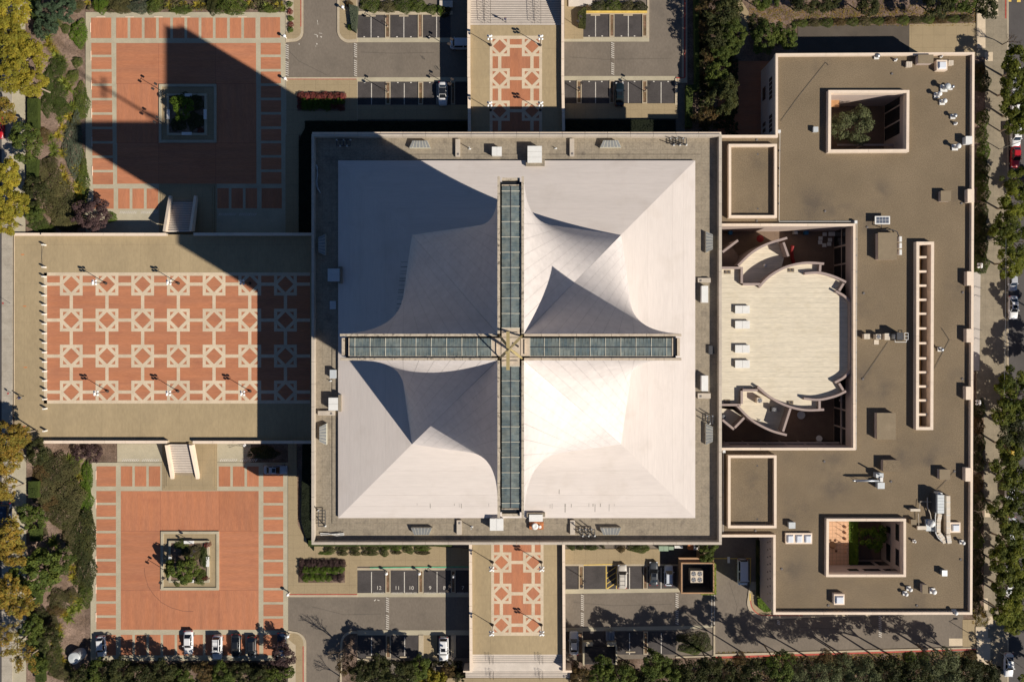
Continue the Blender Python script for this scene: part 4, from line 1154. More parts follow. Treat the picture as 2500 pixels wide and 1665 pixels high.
# ================================================================ parish school building (east)
EZ = 8.5; EP = 9.2
def WP(l, z): return [W(x, y, z) for x, y in l]
E_OUT = [(1742, 333), (1896.5, 333), (1896.5, 134), (2376.5, 131), (2371, 1497), (1891, 1497), (1891, 1308), (1742, 1308), (1742, 1096), (2086, 1096), (2086, 549), (1742, 549)]
NC = [(2026, 224), (2217, 224), (2216, 368), (2025, 369)]
SCT = [(2021, 1269), (2209, 1269), (2209, 1405), (2020, 1405)]
LW = [(2241, 594), (2277, 594), (2275, 1046), (2240, 1046)]
EB = root('school_building', 'large flat-roofed tan building with two planted courtyards and a long light well', 'building', W3(2200, 800, 0))
add('roof', MB().holed(WP(E_OUT, EP), [WP(NC, EP), WP(SCT, EP), WP(LW, EP)], EZ-.3, EZ), M['e_roof'], EB)
def loopwalls(l, z0, z1, t, mat, name, closed=True):
    P_ = [Vector(W(x, y, EP)) for x, y in l]; n = len(P_)
    for i in range(n if closed else n-1):
        a, b = P_[i], P_[(i+1) % n]; d = (b-a).normalized(); q = Vector((-d.y, d.x))*t/2
        add(name, MB().prism([a-q-d*.0, b-q-d*.0, b+q, a+q], z0, z1), mat, EB)
loopwalls(E_OUT, -.03, EZ-.31, .3, M['e_wall'], 'wall')
for l in (NC, SCT, LW): loopwalls(l, -.03, EZ-.31, .3, M['e_wall'], 'wall')
def caps(l, closed=True, t=.45, z0=EZ-.3, z1=EP, seg=9.0, sk=()):
    P_ = [Vector(W(x, y, z1)) for x, y in l]; n = len(P_)
    for i in range(n if closed else n-1):
        if i in sk: continue
        a, b = P_[i], P_[(i+1) % n]; ln = (b-a).length; d = (b-a)/ln; q = Vector((-d.y, d.x))*t/2
        k = max(1, round(ln/seg))
        for j in range(k):
            p = a+d*(ln*j/k + (-t/2+.004 if j == 0 else .015)); r = a+d*(ln*(j+1)/k + (-t/2-.004 if j == k-1 else -.015))
            add('parapet_cap', MB().prism([p-q, r-q, r+q, p+q], z0, z1), M['coping'], EB)
caps(E_OUT)
caps(NC, t=.52, z1=EP+.35); caps(SCT, t=.48, z1=EP+.25); caps(LW, t=.55, z1=EP+.4)
# two raised roof boxes beside the podium
for lab, x0, y0, x1, y1 in (('raised rectangular roof with pale rim north of the curved court', 1779, 352, 1897, 532), ('raised rectangular roof with pale rim south of the curved court', 1777.5, 1111.5, 1896, 1289)):
    rt = root('raised_roof', lab, 'roof', W3((x0+x1)/2, (y0+y1)/2, EZ), 'raised roofs beside the podium')
    z1 = EZ+1.15; i_ = 6.2
    add('deck', MB().pbox(x0+3, y0+3, x1-3, y1-3, EZ, EZ+.35, z1), M['e_roof'], rt)
    for q in ((x0, y0, x1, y0+i_), (x0, y1-i_, x1, y1), (x0, y0+i_+.02, x0+i_, y1-i_-.02), (x1-i_, y0+i_+.02, x1, y1-i_-.02)):
        add('rim', MB().pbox(*q, EZ, z1), M['coping'], rt)
    for yy in (y0+25, y1-22):
        add('drain', MB().cyl(W3((x0+x1)/2+12, yy, EZ+.34), W3((x0+x1)/2+12, yy, EZ+.4), .18), M['joint'], rt)
# windows
def wall_windows_x(px_e, zs, ys, side, name='window'):
    """windows in a wall whose top edge is at photo column px_e; side +1 faces east"""
    X = W(px_e, 800, EP)[0]+side*.15
    for y0, y1 in ys:
        Y0 = W(0, y1, sum(zs)/2)[1]; Y1 = W(0, y0, sum(zs)/2)[1]
        add(name, MB().box(min(X, X+side*.05), Y0, zs[0], max(X, X+side*.05), Y1, zs[1]), M['glass_dark'], EB)
def wall_windows_y(py_e, zs, xs, side, name='window'):
    Y = W(0, py_e, EP)[1]+side*.15
    for x0, x1 in xs:
        X0 = W(x0, 0, sum(zs)/2)[0]; X1 = W(x1, 0, sum(zs)/2)[0]
        add(name, MB().box(X0, min(Y, Y+side*.05), zs[0], X1, max(Y, Y+side*.05), zs[1]), M['glass_dark'], EB)
wall_windows_x(1896.5, (5.3, 7.0), [(190+11*k, 198.5+11*k) for k in range(5)]+[(281+11*k, 289.5+11*k) for k in range(4)], -1)
wall_windows_x(1896.5, (1.2, 3.0), [(214, 245), (300, 309), (315, 324)], -1)
wall_windows_x(2217, (.3, 6.4), [(236, 266), (270, 302), (306, 338), (342, 360)], -1, 'gallery_opening_shade')  # dark panels stand in for the shade inside the open galleries
wall_windows_x(2086, (.3, 5.6), [(560+44*k, 600+44*k) for k in range(12)], -1, 'gallery_opening_shade')
wall_windows_y(1096, (.3, 5.2), [(1775+46*k, 1817+46*k) for k in range(6)], 1, 'gallery_opening_shade')
wall_windows_x(2209, (6.0, 7.3), [(1279, 1319), (1340, 1380)], -1)
wall_windows_x(2209, (2.3, 3.9), [(1285, 1300), (1328, 1369)], -1)
wall_windows_y(1405, (5.8, 6.9), [(2070, 2095), (2108, 2148), (2158, 2190)], 1)
wall_windows_y(1405, (1.5, 3.6), [(2070, 2130), (2140, 2170)], 1)
wall_windows_y(369, (.3, 6.6), [(2040, 2100), (2104, 2190)], 1, 'gallery_opening_shade')
for k in range(9):
    wall_windows_x(1891, (5.6, 5.9), [(1322+18*k, 1325+18*k)], -1, 'wall_slot'); wall_windows_x(1891, (7.0, 7.3), [(1320+18*k, 1323+18*k)], -1, 'wall_slot')
# open concrete galleries inside the courts
for q in ((2055, 556, 2063, 690, 3.7, 4.0), (2053, 960, 2062, 1085, 3.7, 4.0), (2062, 655, 2080, 661, 3.7, 3.98), (2050, 975, 2080, 980, 3.7, 3.98), (1768, 1079, 2050, 1084, 3.7, 3.98), (2186, 230, 2191.5, 362, 3.7, 4.0), (2060, 230, 2186, 234, 3.7, 3.98), (2045, 352, 2186, 356, 3.7, 3.98), (2191.6, 268, 2206, 272, 3.7, 3.98), (2191.6, 304, 2206, 308, 3.7, 3.98), (2191.6, 340, 2206, 344, 3.7, 3.98)):
    add('gallery_beam', MB().pbox(*q), M['e_wall'], EB)
for x, y in ((2059, 570), (2059, 615), (2059, 660), (2057, 1000), (2057, 1040), (2188.7, 270), (2188.7, 306), (2188.7, 342), (2120, 232), (2110, 354)):
    add('gallery_pier', MB().pbox(x-2.5, y-2.5, x+2.5, y+2.5, 0, 3.69, 3.7), M['e_wall'], EB)
# courtyard floors
add('courtyard_paving', MB().pprism(NC, -.02, .06, 0), M['court_floor'], EB)
add('courtyard_paving', MB().pprism([(1975, 1228), (2190, 1228), (2190, 1392), (1975, 1392)], -.02, .03, 0), M['court_floor'], EB)
struct('patio', MB().pbox(2019, 1269, 2072, 1412, 3.2, 3.5), M['terracotta'])
struct('balcony_floor', MB().pbox(2024, 222, 2049, 262, 4.0, 4.2), material('timber_deck', (.45, .24, .11), .85, .1, .5, .1, 4))
T_ = root('garden_table_set', 'dark slatted table with chairs throwing shadows on the terracotta patio', 'table', W3(2034, 1330, 3.5))
add('table_top', MB().cyl(W3(2032, 1330, 4.2), W3(2032, 1330, 4.26), .7, n=16), M['wood'], T_)
add('table_leg', MB().cyl(W3(2032, 1330, 3.5), W3(2032, 1330, 4.2), .07), M['wood'], T_)
for i in range(4):
    a = i*math.pi/2+.5; x, y = W(2032, 1330, 3.5); x += 1.2*math.cos(a); y += 1.2*math.sin(a)
    add('seat', MB().box(x-.22, y-.22, 3.92, x+.22, y+.22, 3.97), M['wood'], T_)
for i, y in enumerate((1288, 1302, 1317, 1332, 1348)):
    rt = root('potted_plant', f'{ORD[i]} terracotta pot from the north beside the patio hedge', 'potted plant', W3(2066, y, 3.5), 'pots along the patio hedge')
    add('pot', MB().lathe(W3(2066, y, 3.5), [(.2, 0), (.28, .4), (.3, .45), (.25, .42)], 10), M['terracotta'], rt)
    add('post', MB().cyl(W3(2066, y, 3.9), W3(2066, y, 4.9), .05), M['wood'], rt)
# light well interior
add('well_floor', MB().pprism(LW, 3.0, 3.2, 3.2), M['court_floor'], EB)
for y in (628, 663, 697.5, 732, 766, 802, 838, 875, 909, 943.5, 977.5, 1012):
    add('cross_beam', MB().pbox(2243, y-2.6, 2263, y+2.6, EZ-.3, EP-.1), M['coping'], EB)
add('inner_wall', MB().prism([W(2262, 596, 9), W(2266, 596, 9), W(2266, 1044, 9), W(2262, 1044, 9)], 3.2, 6.4), material('ochre_wall', (.50, .32, .14), .9, .1, .5, .08, 5), EB)
# piers clasping the east parapet
for i, (y0, y1) in enumerate(((462, 494.5), (663, 697), (803, 836), (944, 976), (1142, 1175))):
    x = 2370-(i*1.3)
    add('parapet_pier', MB().pbox(x-7.5, y0, x+8.5, y1, EZ, EP+.35), M['coping'], EB)
for y, d in ((703, 0), (724, 0), (806, 0), (829, 0)):
    rt = root('bike_rack', f'{ORD[(703,724,806,829).index(y)]} slim rack from the north on the pale entrance apron', 'rack', W3(2383, y, .22), 'racks on the entrance apron')
    add('tube', MB().tube([W3(2378, y, .3), W3(2380, y-4, .9), W3(2390, y, .9), W3(2398, y, .3)], .03), M['steel'], rt)

# ---------------------------------------------------------------- curved court roof
KZ = 7.55; KP = 8.4
def polyline_arc(pts, n=5):
    """smooth the photo polyline (Catmull-Rom)"""
    out = []
    for i in range(len(pts)-1):
        p0 = pts[max(0, i-1)]; p1 = pts[i]; p2 = pts[i+1]; p3 = pts[min(len(pts)-1, i+2)]
        for k in range(n):
            t_ = k/n
            out.append(tuple(.5*((2*p1[j])+(-p0[j]+p2[j])*t_+(2*p0[j]-5*p1[j]+4*p2[j]-p3[j])*t_*t_+(-p0[j]+3*p1[j]-3*p2[j]+p3[j])*t_**3) for j in (0, 1)))
    return out+[pts[-1]]
B1 = polyline_arc([(1853, 701), (1880, 674), (1920, 652), (1966, 642), (2012, 644)])
C1 = polyline_arc([(1965, 668), (2000, 666), (2035, 675), (2066, 689)])
D1 = polyline_arc([(2041, 711), (2060, 722), (2077, 737)])
D2 = polyline_arc([(2077, 905), (2060, 922), (2039, 934)])
C2 = polyline_arc([(2066, 955), (2040, 967), (2000, 976), (1963, 973)])
B2 = polyline_arc([(2012, 1000), (1965, 1001), (1920, 990), (1880, 969), (1850, 944)])
A1 = polyline_arc([(1802, 649), (1836, 617), (1874, 596), (1922, 581)])
A2 = polyline_arc([(1800, 990), (1835, 1025), (1880, 1050), (1921, 1062)])
CR_ = root('court_pavilion', 'pavilion with a cream boarded roof and curved grey parapets in the middle court', 'building', W3(1900, 820, 0))
main = [(1745, 654), (1811, 654), (1811, 694), (1853, 697)] + B1[1:-1] + [(2003, 645), (2001, 666)] + C1[12:] + [(2060, 690), (2050, 712)] + D1[5:] + D2[:6] + [(2048, 934), (2060, 955)] + C2[:12] + [(2000, 977), (2001, 1000)] + B2[3:-1] + [(1853, 947), (1811, 950), (1811, 990), (1745, 990)]
add('roof', MB().pprism(main, 0, KZ, KP), M['court_roof'], CR_)
add('upper_terrace', MB().pprism(A1[:-2]+[(1912, 590), (1924, 628), (1918, 652)]+[p for p in B1[8:0:-1]]+[(1814, 692), (1814, 660)], 0, KZ-1.5, KP), M['court_roof'], CR_)
add('lower_terrace', MB().pprism([(1814, 954), (1850, 950)]+[p for p in B2[-3:6:-1]]+[(1930, 995), (1911, 1055)]+A2[-3::-1], 0, KZ-1.5, KP), M['court_roof'], CR_)
add('corner_terrace', MB().pprism([(1745, 985), (1768, 1000), (1800, 1004), (1818, 1018), (1792, 1047), (1764, 1025)], 0, KZ-1.2, KP), M['court_roof'], CR_)
add('corner_terrace', MB().pprism([(1745, 605), (1790, 590), (1815, 625), (1800, 650), (1745, 650)], 0, 5.6, KP), M['court_floor'], CR_)
def curb(pts, z1=KP, t=.42, z0=0):
    P_ = [Vector(W(x, y, z1)) for x, y in pts]
    mb = MB(); L_ = []; Rr = []
    for i, p in enumerate(P_):
        d = (P_[min(i+1, len(P_)-1)]-P_[max(i-1, 0)]).normalized(); q = Vector((-d.y, d.x))*t/2
        L_.append(p+q); Rr.append(p-q)
    mb.prism(Rr+L_[::-1], z0, z1)
    add('parapet', mb, M['court_wall'], CR_)
M['court_wall'] = material('mauve_parapet_stucco', (.36, .28, .25), .9, .05, .5, .05, 4)
for c in (B1, C1, D1, D2, C2, B2, A1, A2, [(1745, 654), (1808.5, 654)], [(1811, 652), (1811, 692)], [(1814, 694), (1856, 694)], [(2003, 647), (2002, 663)],
          [(2060, 692), (2049, 710)], [(2077, 738.5), (2077, 903)], [(2049, 936), (2059, 953)], [(2001, 979), (2001, 998)], [(1850, 952.5), (1813.5, 952.5)],
          [(1811, 954), (1811, 986)], [(1809, 988.5), (1745, 988.5)], [(1930, 997), (1912, 1053)], [(1913, 592), (1925, 626)],
          [(1764, 1025), (1792, 1048)], [(1817, 1020), (1794, 1044)], [(1764, 616), (1802, 587)]):
    curb(c)
struct('court_paving', MB().psheet([(1735, 545), (2080, 545), (2080, 1100), (1735, 1100)], .02), M['court_floor'])
KG = 'flat white hatches on the court pavilion roof'
for i, (y, w_) in enumerate(((756, ''), (793, ''), (852, ''), (889, ''))):
    roof_box('roof_hatch', ['northernmost flat white hatch on the cream boarded roof', 'second flat white hatch from the north on the cream boarded roof', 'third flat white hatch from the north, lightly stained, on the cream roof', 'southernmost flat white hatch, stained, on the cream boarded roof'][i],
             'hatch', 1795, y-9.5, 1830.5, y+9.5, KZ, .55, 'white', seams=1, group=KG)
def drain_pair(lab, x, y):
    rt = root('roof_drain', lab, 'drain', W3(x, y, KZ), 'twin drains in the cream boarded roof')
    add('sump', MB().pbox(x-8, y-4.5, x+8, y+4.5, KZ, KZ+.06), M['tan_box'], rt)
    for s in (-4, 4): add('strainer', MB().cyl(W3(x+s, y, KZ+.05), W3(x+s, y, KZ+.2), .2), M['joint'], rt)
drain_pair('twin roof drain at the northwest step of the cream boarded roof', 1776, 664.5)
drain_pair('twin roof drain inside the northern curved parapet', 1931, 660)
drain_pair('twin roof drain at the southwest step of the cream boarded roof', 1775, 980)
drain_pair('twin roof drain inside the southern curved parapet', 1929, 983)
def fan_unit(lab, x0, y0, x1, y1, z0, h, nx=1, ny=1, mat='cream_duct', group='roof fans', name='condenser', cat='air conditioner'):
    rt = root(name, lab, cat, W3((x0+x1)/2, (y0+y1)/2, z0), group)
    zt = z0+h
    add('casing', MB().pbox(x0, y0, x1, y1, z0, zt), M[mat], rt)
    for i in range(nx):
        for j in range(ny):
            cx = x0+(x1-x0)*(i+.5)/nx; cy = y0+(y1-y0)*(j+.5)/ny
            r = min((x1-x0)/nx, (y1-y0)/ny)*.42/12.5
            c = W3(cx, cy, zt)
            f = add('fan_well', MB().cyl(c, (c[0], c[1], zt+.015), r, n=16), M['joint'], rt)
            mb = MB()
            for b in range(4):
                a = b*math.pi/2+.3
                p = lambda rr, aa: (c[0]+rr*math.cos(aa), c[1]+rr*math.sin(aa), zt+.05)
                mb.quad(p(r*.15, a), p(r*.9, a-.25), p(r*.9, a+.25), p(r*.15, a+.6))
            mb.cyl((c[0], c[1], zt+.02), (c[0], c[1], zt+.08), r*.2, n=8)
            add('fan', mb, M['galv'], f)
    return rt
fan_unit('square fan unit high on the lower court terrace', 1848, 971, 1862, 984, KZ-1.5, 1.3)
fan_unit('round-topped fan unit east on the lower court terrace', 1884, 994, 1896, 1005, KZ-1.5, 1.1, mat='steel')
fan_unit('small fan unit on the triangular corner terrace', 1762, 1012, 1771, 1021, KZ-1.2, .4, mat='steel')
pole_mast('short mast on the lower court terrace', 1855, 1026, 0, 0, KZ-1.5, .5)
# court furniture
for i, (x, y) in enumerate(((2004, 582), (2014, 572), (2003, 592), (2013, 599), (2027, 586), (2025, 596))):
    rt = root('court_table', f'{ORD[i]} white folding table of the cluster in the court corner', 'table', W3(x, y, 0), 'white tables in the court')
    add('table_top', MB().pbox(x-5.5, y-4.5, x+4.5, y+4.5, .7, .75), M['white'], rt)
    add('table_leg', MB().pbox(x-1, y-1, x+1, y+1, .02, .7), M['steel'], rt)
rt = root('court_table', 'long white table in the northeast corner of the court', 'table', W3(2033, 571, 0)); add('table_top', MB().pbox(2023, 566.5, 2043, 576.5, .7, .75), M['white'], rt); add('table_leg', MB().pbox(2030, 569, 2036, 573, .02, .7), M['steel'], rt)
def bin_(lab, x, y, mat='blue', s=4.5, h=1.1):
    rt = root('wheeled_bin', lab, 'bin', W3(x, y, 0), 'bins in the court')
    add('tub', MB().prism([W(x-s*.8, y-s*.8), W(x+s*.8, y-s*.8), W(x+s*.8, y+s*.8), W(x-s*.8, y+s*.8)], .02, h, [W(x-s, y-s), W(x+s, y-s), W(x+s, y+s), W(x-s, y+s)]), M[mat], rt)
    add('lid', MB().prism([W(x-s, y-s), W(x+s, y-s), W(x+s, y+s), W(x-s, y+s)], h, h+.1), M[mat], rt)
bin_('blue bin in the shaded northwest court corner', 1780, 570)
bin_('blue bin with a pale lid below the north court wall', 1938, 569, 'pale_metal')
bin_('bright blue bin east below the north court wall', 1964, 570)
rt = root('red_slide', 'long red curved play slide in the shaded court', 'slide', W3(1937, 625, 0)); add('chute', MB().tube([Vector(W3(1935, 600, 1.8)), Vector(W3(1933, 615, 1.3)), Vector(W3(1934, 630, .8)), Vector(W3(1938, 643, .3))], .35, 8), M['red'], rt)
for s in (0, 1): add('leg', MB().cyl(W3(1935, 602+s*14, 0), W3(1935, 602+s*14, 1.3-s*.5), .06), M['steel'], rt)
rt = root('red_umbrella', 'small red parasol between the court terraces', 'parasol', W3(1856, 583, 0)); add('canopy', MB().lathe(W3(1856, 583, 2.0), [(.75, 0), (.4, .22), (.03, .35)], 10), M['red'], rt); add('pole', MB().cyl(W3(1856, 583, 0), W3(1856, 583, 2.1), .03), M['steel'], rt)
rt = root('paddling_pool', 'round pale blue tub on the dark court floor', 'tub', W3(1955, 1013, 0)); add('rim', MB().lathe(W3(1955, 1013, .02), [(.75, 0), (.8, .3), (.7, .3), (.65, .1)], 18), M['pale_metal'], rt)
rt = root('round_table', 'round white table in the southeast court corner', 'table', W3(2000, 1070, 0)); add('table_top', MB().cyl(W3(2000, 1070, .7), W3(2000, 1070, .75), .6, n=16), M['white'], rt); add('table_leg', MB().cyl(W3(2000, 1070, .02), W3(2000, 1070, .7), .06), M['steel'], rt)
rt = root('ball_on_stand', 'small white globe ventilator on the shaded upper court terrace', 'vent', W3(1866, 649, KZ-1.5)); add('globe', MB().lathe(W3(1866, 649, KZ-1.5), [(.1, 0), (.28, .15), (.3, .4), (.1, .6)], 10), M['white'], rt, True)

# ---------------------------------------------------------------- equipment on the school roof
EG = 'tan lift and stair hoods on the school roof'
def hood(lab, x0, y0, x1, y1, h, mat='tan_box'):
    rt = root('roof_hood', lab, 'roof hood', W3((x0+x1)/2, (y0+y1)/2, EZ), EG)
    add('wall', MB().pbox(x0+1, y0+1, x1-1, y1-1, EZ, EZ+h-.12, EZ+h), M['e_wall'], rt)
    add('cap', MB().pbox(x0, y0, x1, y1, EZ+h-.12, EZ+h), M[mat], rt)
    return rt
hood('large tan hood south of the solar panel on the school roof', 2144, 568, 2190, 634, 1.3)
hood('large tan hood with a blotched top, mid school roof', 2141, 1008, 2187, 1073, 1.2)
hood('tan hood just north of the long silver pipe', 2156, 1123, 2197, 1152, 1.1, 'e_roof')
hood('small square tan hood near the east parapet, northern one', 2297, 466, 2322, 492, 1.0)
hood('small square tan hood near the east parapet, southern one', 2294, 1146, 2320, 1171, 1.0)
hood('tan box hood against the north parapet of the school roof', 2242, 134, 2279, 155, 1.3)
hood('small tan hood beside the southern vents of the school roof', 2252, 1427, 2266, 1449, 1.0)
def skylight_dome(lab, x0, y0, x1, y1, n=1, h=.6, z=EZ):
    rt = root('dome_skylight', lab, 'skylight', W3((x0+x1)/2, (y0+y1)/2, z), 'dome skylights on the school roof')
    add('curb', MB().pbox(x0, y0, x1, y1, z, z+h), M['coping'], rt)
    for i in range(n):
        a = x0+(x1-x0)*i/n+3.2; b = x0+(x1-x0)*(i+1)/n-2.6; c = y0+4; d = y1-3
        f0 = [W(a, c, z+h), W(b, c, z+h), W(b, d, z+h), W(a, d, z+h)]
        q = 2.6; f1 = [W(a+q, c+q, z+h), W(b-q, c+q, z+h), W(b-q, d-q, z+h), W(a+q, d-q, z+h)]
        add('dome', MB().prism(f0, z+h, z+h+.28, f1), M['dome'], rt)
skylight_dome('single dome skylight near the north parapet of the school roof', 2287, 147, 2313, 172, h=.9)
skylight_dome('triple dome skylight west of the south courtyard', 1918, 1301, 1983, 1327.5, 3, .45)
skylight_dome('single dome skylight near the southwest corner of the school roof', 2036, 1450, 2062, 1476, h=.9)
skylight_dome('single dome skylight beside the cream ducts', 2320, 1275, 2345, 1300, h=.5)
roof_box('rounded_cover', 'white cover straddling the east parapet near the north courtyard', 'vent', 2358, 333, 2374, 352, EZ, 1.2, 'white', group='white roof covers')
roof_box('roof_cover', 'small white square cover west of the north courtyard', 'vent', 1986, 310, 1998, 322.5, EZ, .7, 'pale_metal', group='white roof covers')
roof_box('roof_cover', 'small white square cover north of the triple skylight', 'vent', 1926, 1275, 1942, 1290, EZ, .8, 'pale_metal', group='white roof covers')
roof_box('roof_cover', 'white box just south of the long silver pipe', 'vent', 2143, 1178, 2160, 1193, EZ, 1.1, 'pale_metal', group='white roof covers')
roof_box('roof_cover', 'dark grey louvred box near the southeast corner of the school roof', 'vent', 2300, 1392, 2313, 1406, EZ, .9, 'galv', group='white roof covers')
for x0, y0, x1, y1, lab in ((2213, 151, 2227, 164, 'pale slatted unit west of the tan box at the north parapet'), (2316, 148, 2328, 160, 'pale slatted unit east of the dome skylight at the north parapet')):
    roof_box('slatted_unit', lab, 'vent', x0, y0, x1, y1, EZ, .6, 'cream_duct', seams=2, group='slatted units at the north parapet')
def vent(lab, x, y, h=1.0, r=.32, mat='galv', base=True, z=EZ):
    rt = root('roof_vent', lab, 'vent', W3(x, y, z), 'small vents on the school roof')
    c = W3(x, y, z)
    if base: add('base', MB().box(c[0]-r*1.3, c[1]-r*1.3, z, c[0]+r*1.3, c[1]+r*1.3, z+.25), M['white'], rt)
    add('stack', MB().cyl((c[0], c[1], z+.2), (c[0], c[1], z+h), r*.7, n=10), M[mat], rt, True)
    add('cap', MB().lathe((c[0], c[1], z+h-.1), [(r, 0), (r*1.25, .12), (r*.7, .3), (.04, .36)], 12), M[mat if mat != 'steel' else 'galv'], rt, True)
    return rt
vent('tall green-grey duct stack north of the silver vents', 2303, 217, 1.5, .5, 'pale_metal')
vent('small silver vent east of the green-grey stack', 2319, 216, 1.0, .28)
vent('round silver vent southwest of the green-grey stack', 2286, 234, 1.2, .38, 'white')
vent('square based silver vent south of the green-grey stack', 2299, 251, 1.1, .38, 'white')
vent('weathered silver vent in the northeast of the school roof', 2325, 286, 1.0, .34)
vent('tiny white vent south of the weathered silver vent', 2331, 303, .5, .2, 'white')
vent('bright round vent near the east parapet', 2330, 361, 1.4, .42, 'white')
vent('silver vent at the north parapet, western one', 2139, 140, .8, .35, 'galv')
vent('small white vent at the north parapet above the gravel', 2185, 148, .5, .18, 'white')
vent('white gooseneck at the north parapet corner', 2296, 140, .5, .15, 'white')
vent('small black vent east of the light well', 2293, 853, 1.0, .3, 'steel')
vent('pair vent, northern one, in the south of the school roof', 2217, 1435, 1.0, .3, 'white')
vent('pair vent, southern one, in the south of the school roof', 2208, 1447, .8, .3, 'white')
vent('white vent beside the small southern tan hood', 2275, 1441, .9, .38, 'white')
vent('white vent on the south parapet near the southeast corner', 2328, 1492, .9, .32, 'white')
vent('small white vent east of the south end of the ducts', 2346, 1322, .9, .28, 'white')
vent('low vent with three rungs south of the ducts', 2230, 1320, .6, .2, 'white')
def post_cap(lab, x, y):
    rt = root('pipe_box', lab, 'box', W3(x, y, EZ), 'white pipe corner boxes'); add('box', MB().pbox(x-3.3, y-3.3, x+3.3, y+3.3, EZ, EZ+.7), M['white'], rt)
post_cap('white pipe box at the north end of the roof pipe', 1903, 321); post_cap('white pipe box above the northeast court corner', 2090, 542); post_cap('white pipe box above the southwest court corner', 1768, 1102)
def pipe(lab, pts, z=EZ, h=.22, r=.05, mat='white', name='roof_pipe', group='thin roof pipes', sup=0):
    rt = root(name, lab, 'pipe', W3(*pts[0], z), group)
    add('pipe_run', MB().tube([Vector(W3(x, y, z+h)) for x, y in pts], r, 6), M[mat], rt)
    if sup:
        for (x0, y0), (x1, y1) in zip(pts[:-1], pts[1:]):
            n = int(math.hypot(x1-x0, y1-y0)/sup)
            for i in range(1, n):
                x = x0+(x1-x0)*i/n; y = y0+(y1-y0)*i/n
                add('support_block', MB().pbox(x-1.6, y-1.6, x+1.6, y+1.6, z, z+h), M['steel'], rt)
pipe('thin white pipe around the north roof from the link to the court corner', [(1904, 325), (1902, 541), (2088, 541)], sup=38)
pipe('thin white pipe down the east side of the middle court', [(2092, 545), (2090, 1097), (1770, 1098)], sup=39)
pipe('thin white pipe beside the south raised roof', [(1766, 1105), (1765, 1298)], sup=48)
pipe('thin dark cable crossing the roof north of the raised roof', [(2023, 160), (2016, 153), (1948, 238), (1906, 296)], r=.03, mat='steel', h=.08)
pipe('thin dark cable from the fan cluster towards the southwest', [(2168, 835), (2107, 924)], r=.03, mat='steel', h=.08)
pipe('thin dark cable from the light well northwards', [(2278, 905), (2318, 830), (2298, 800)], r=.03, mat='steel', h=.08)
pipe('thin dark cable linking the southern tan hood and the ducts', [(2330, 1150), (2303, 1180), (2287, 1195)], r=.03, mat='steel', h=.08)
pipe('dark kinked pipe west of the big air handler', [(2264, 1214), (2264, 1236), (2271, 1254), (2273, 1268)], r=.09, mat='cream_duct', h=.5)
pipe('thin pale pipe west of the big air handler', [(2245, 1240), (2246, 1224), (2281, 1225)], r=.05, mat='cream_duct', h=.4)
pipe('short pale pipe north of the silver dome unit', [(2242, 1253), (2243, 1282)], r=.06, mat='cream_duct', h=.4)
# solar panel
rt = root('solar_panel', 'tilted solar panel on a pole north of the large tan hood', 'solar panel', W3(2154, 538, EZ))
add('panel_frame', MB().pbox(2136, 528, 2173, 548, EZ+1.0, EZ+1.06), M['white'], rt)
for i in range(4):
    for j in range(2): add('cell', MB().pbox(2139.5+7.8*i, 530.5+7.7*j, 2146.6+7.8*i, 537.5+7.7*j, EZ+1.06, EZ+1.07), M['solar'], rt)
add('pole', MB().cyl(W3(2152, 556, EZ), W3(2152, 556, EZ+1.1), .08), M['steel'], rt); add('arm', MB().cyl(W3(2152, 556, EZ+1.0), W3(2152, 548, EZ+1.0), .06), M['steel'], rt)
for i, y in enumerate((584, 600, 616)):
    roof_box('split_unit', f'{ORD[i]} white condenser from the north on the east side of the large tan hood', 'air conditioner', 2196, y-6.5, 2202, y+6.5, EZ+.1, .9, 'white', group='condensers by the large tan hood')
pipe('tangle of dark pipes along the north face of the large tan hood', [(2150, 563), (2178, 561), (2190, 566), (2195, 580)], r=.09, mat='steel', h=.5)
# fan cluster west of the light well
roof_box('vent_cabinet', 'cream seamed cabinet, westernmost of the fan cluster', 'vent', 2110, 815, 2124, 828, EZ, 1.0, 'cream_duct', seams=1)
fan_unit('cream fan cabinet in the fan cluster west of the light well', 2139, 816, 2151, 828, EZ, 1.2)
roof_box('vent_cabinet', 'cream triple-seamed cabinet in the middle of the fan cluster', 'vent', 2160, 814, 2173, 830, EZ, 1.1, 'cream_duct', seams=2)
roof_box('paving_slab', 'loose pale square slab south of the fan cabinet', 'slab', 2134, 830, 2145.5, 841, EZ, .06, 'cream_duct')
rt = root('chiller', 'dark chiller with white pipe guard rails, easternmost of the fan cluster', 'chiller', W3(2197, 822, EZ))
add('casing', MB().pbox(2190, 812, 2206, 830, EZ, EZ+2.0), M['steel'], rt)
add('rail', MB().tube([Vector(W3(x, y, EZ+.5)) for x, y in ((2185, 829), (2185, 835), (2213, 835), (2213, 829))], .06), M['white'], rt)
add('rail', MB().tube([Vector(W3(x, y, EZ+.7)) for x, y in ((2208, 813), (2217, 813), (2217, 829), (2208, 829), (2208, 813))], .06), M['white'], rt)
add('rail', MB().tube([Vector(W3(x, y, EZ+.7)) for x, y in ((2208, 821), (2217, 821))], .06), M['white'], rt)
add('motor', MB().pbox(2185, 816, 2189.5, 828, EZ, EZ+1.4), M['pale_metal'], rt)
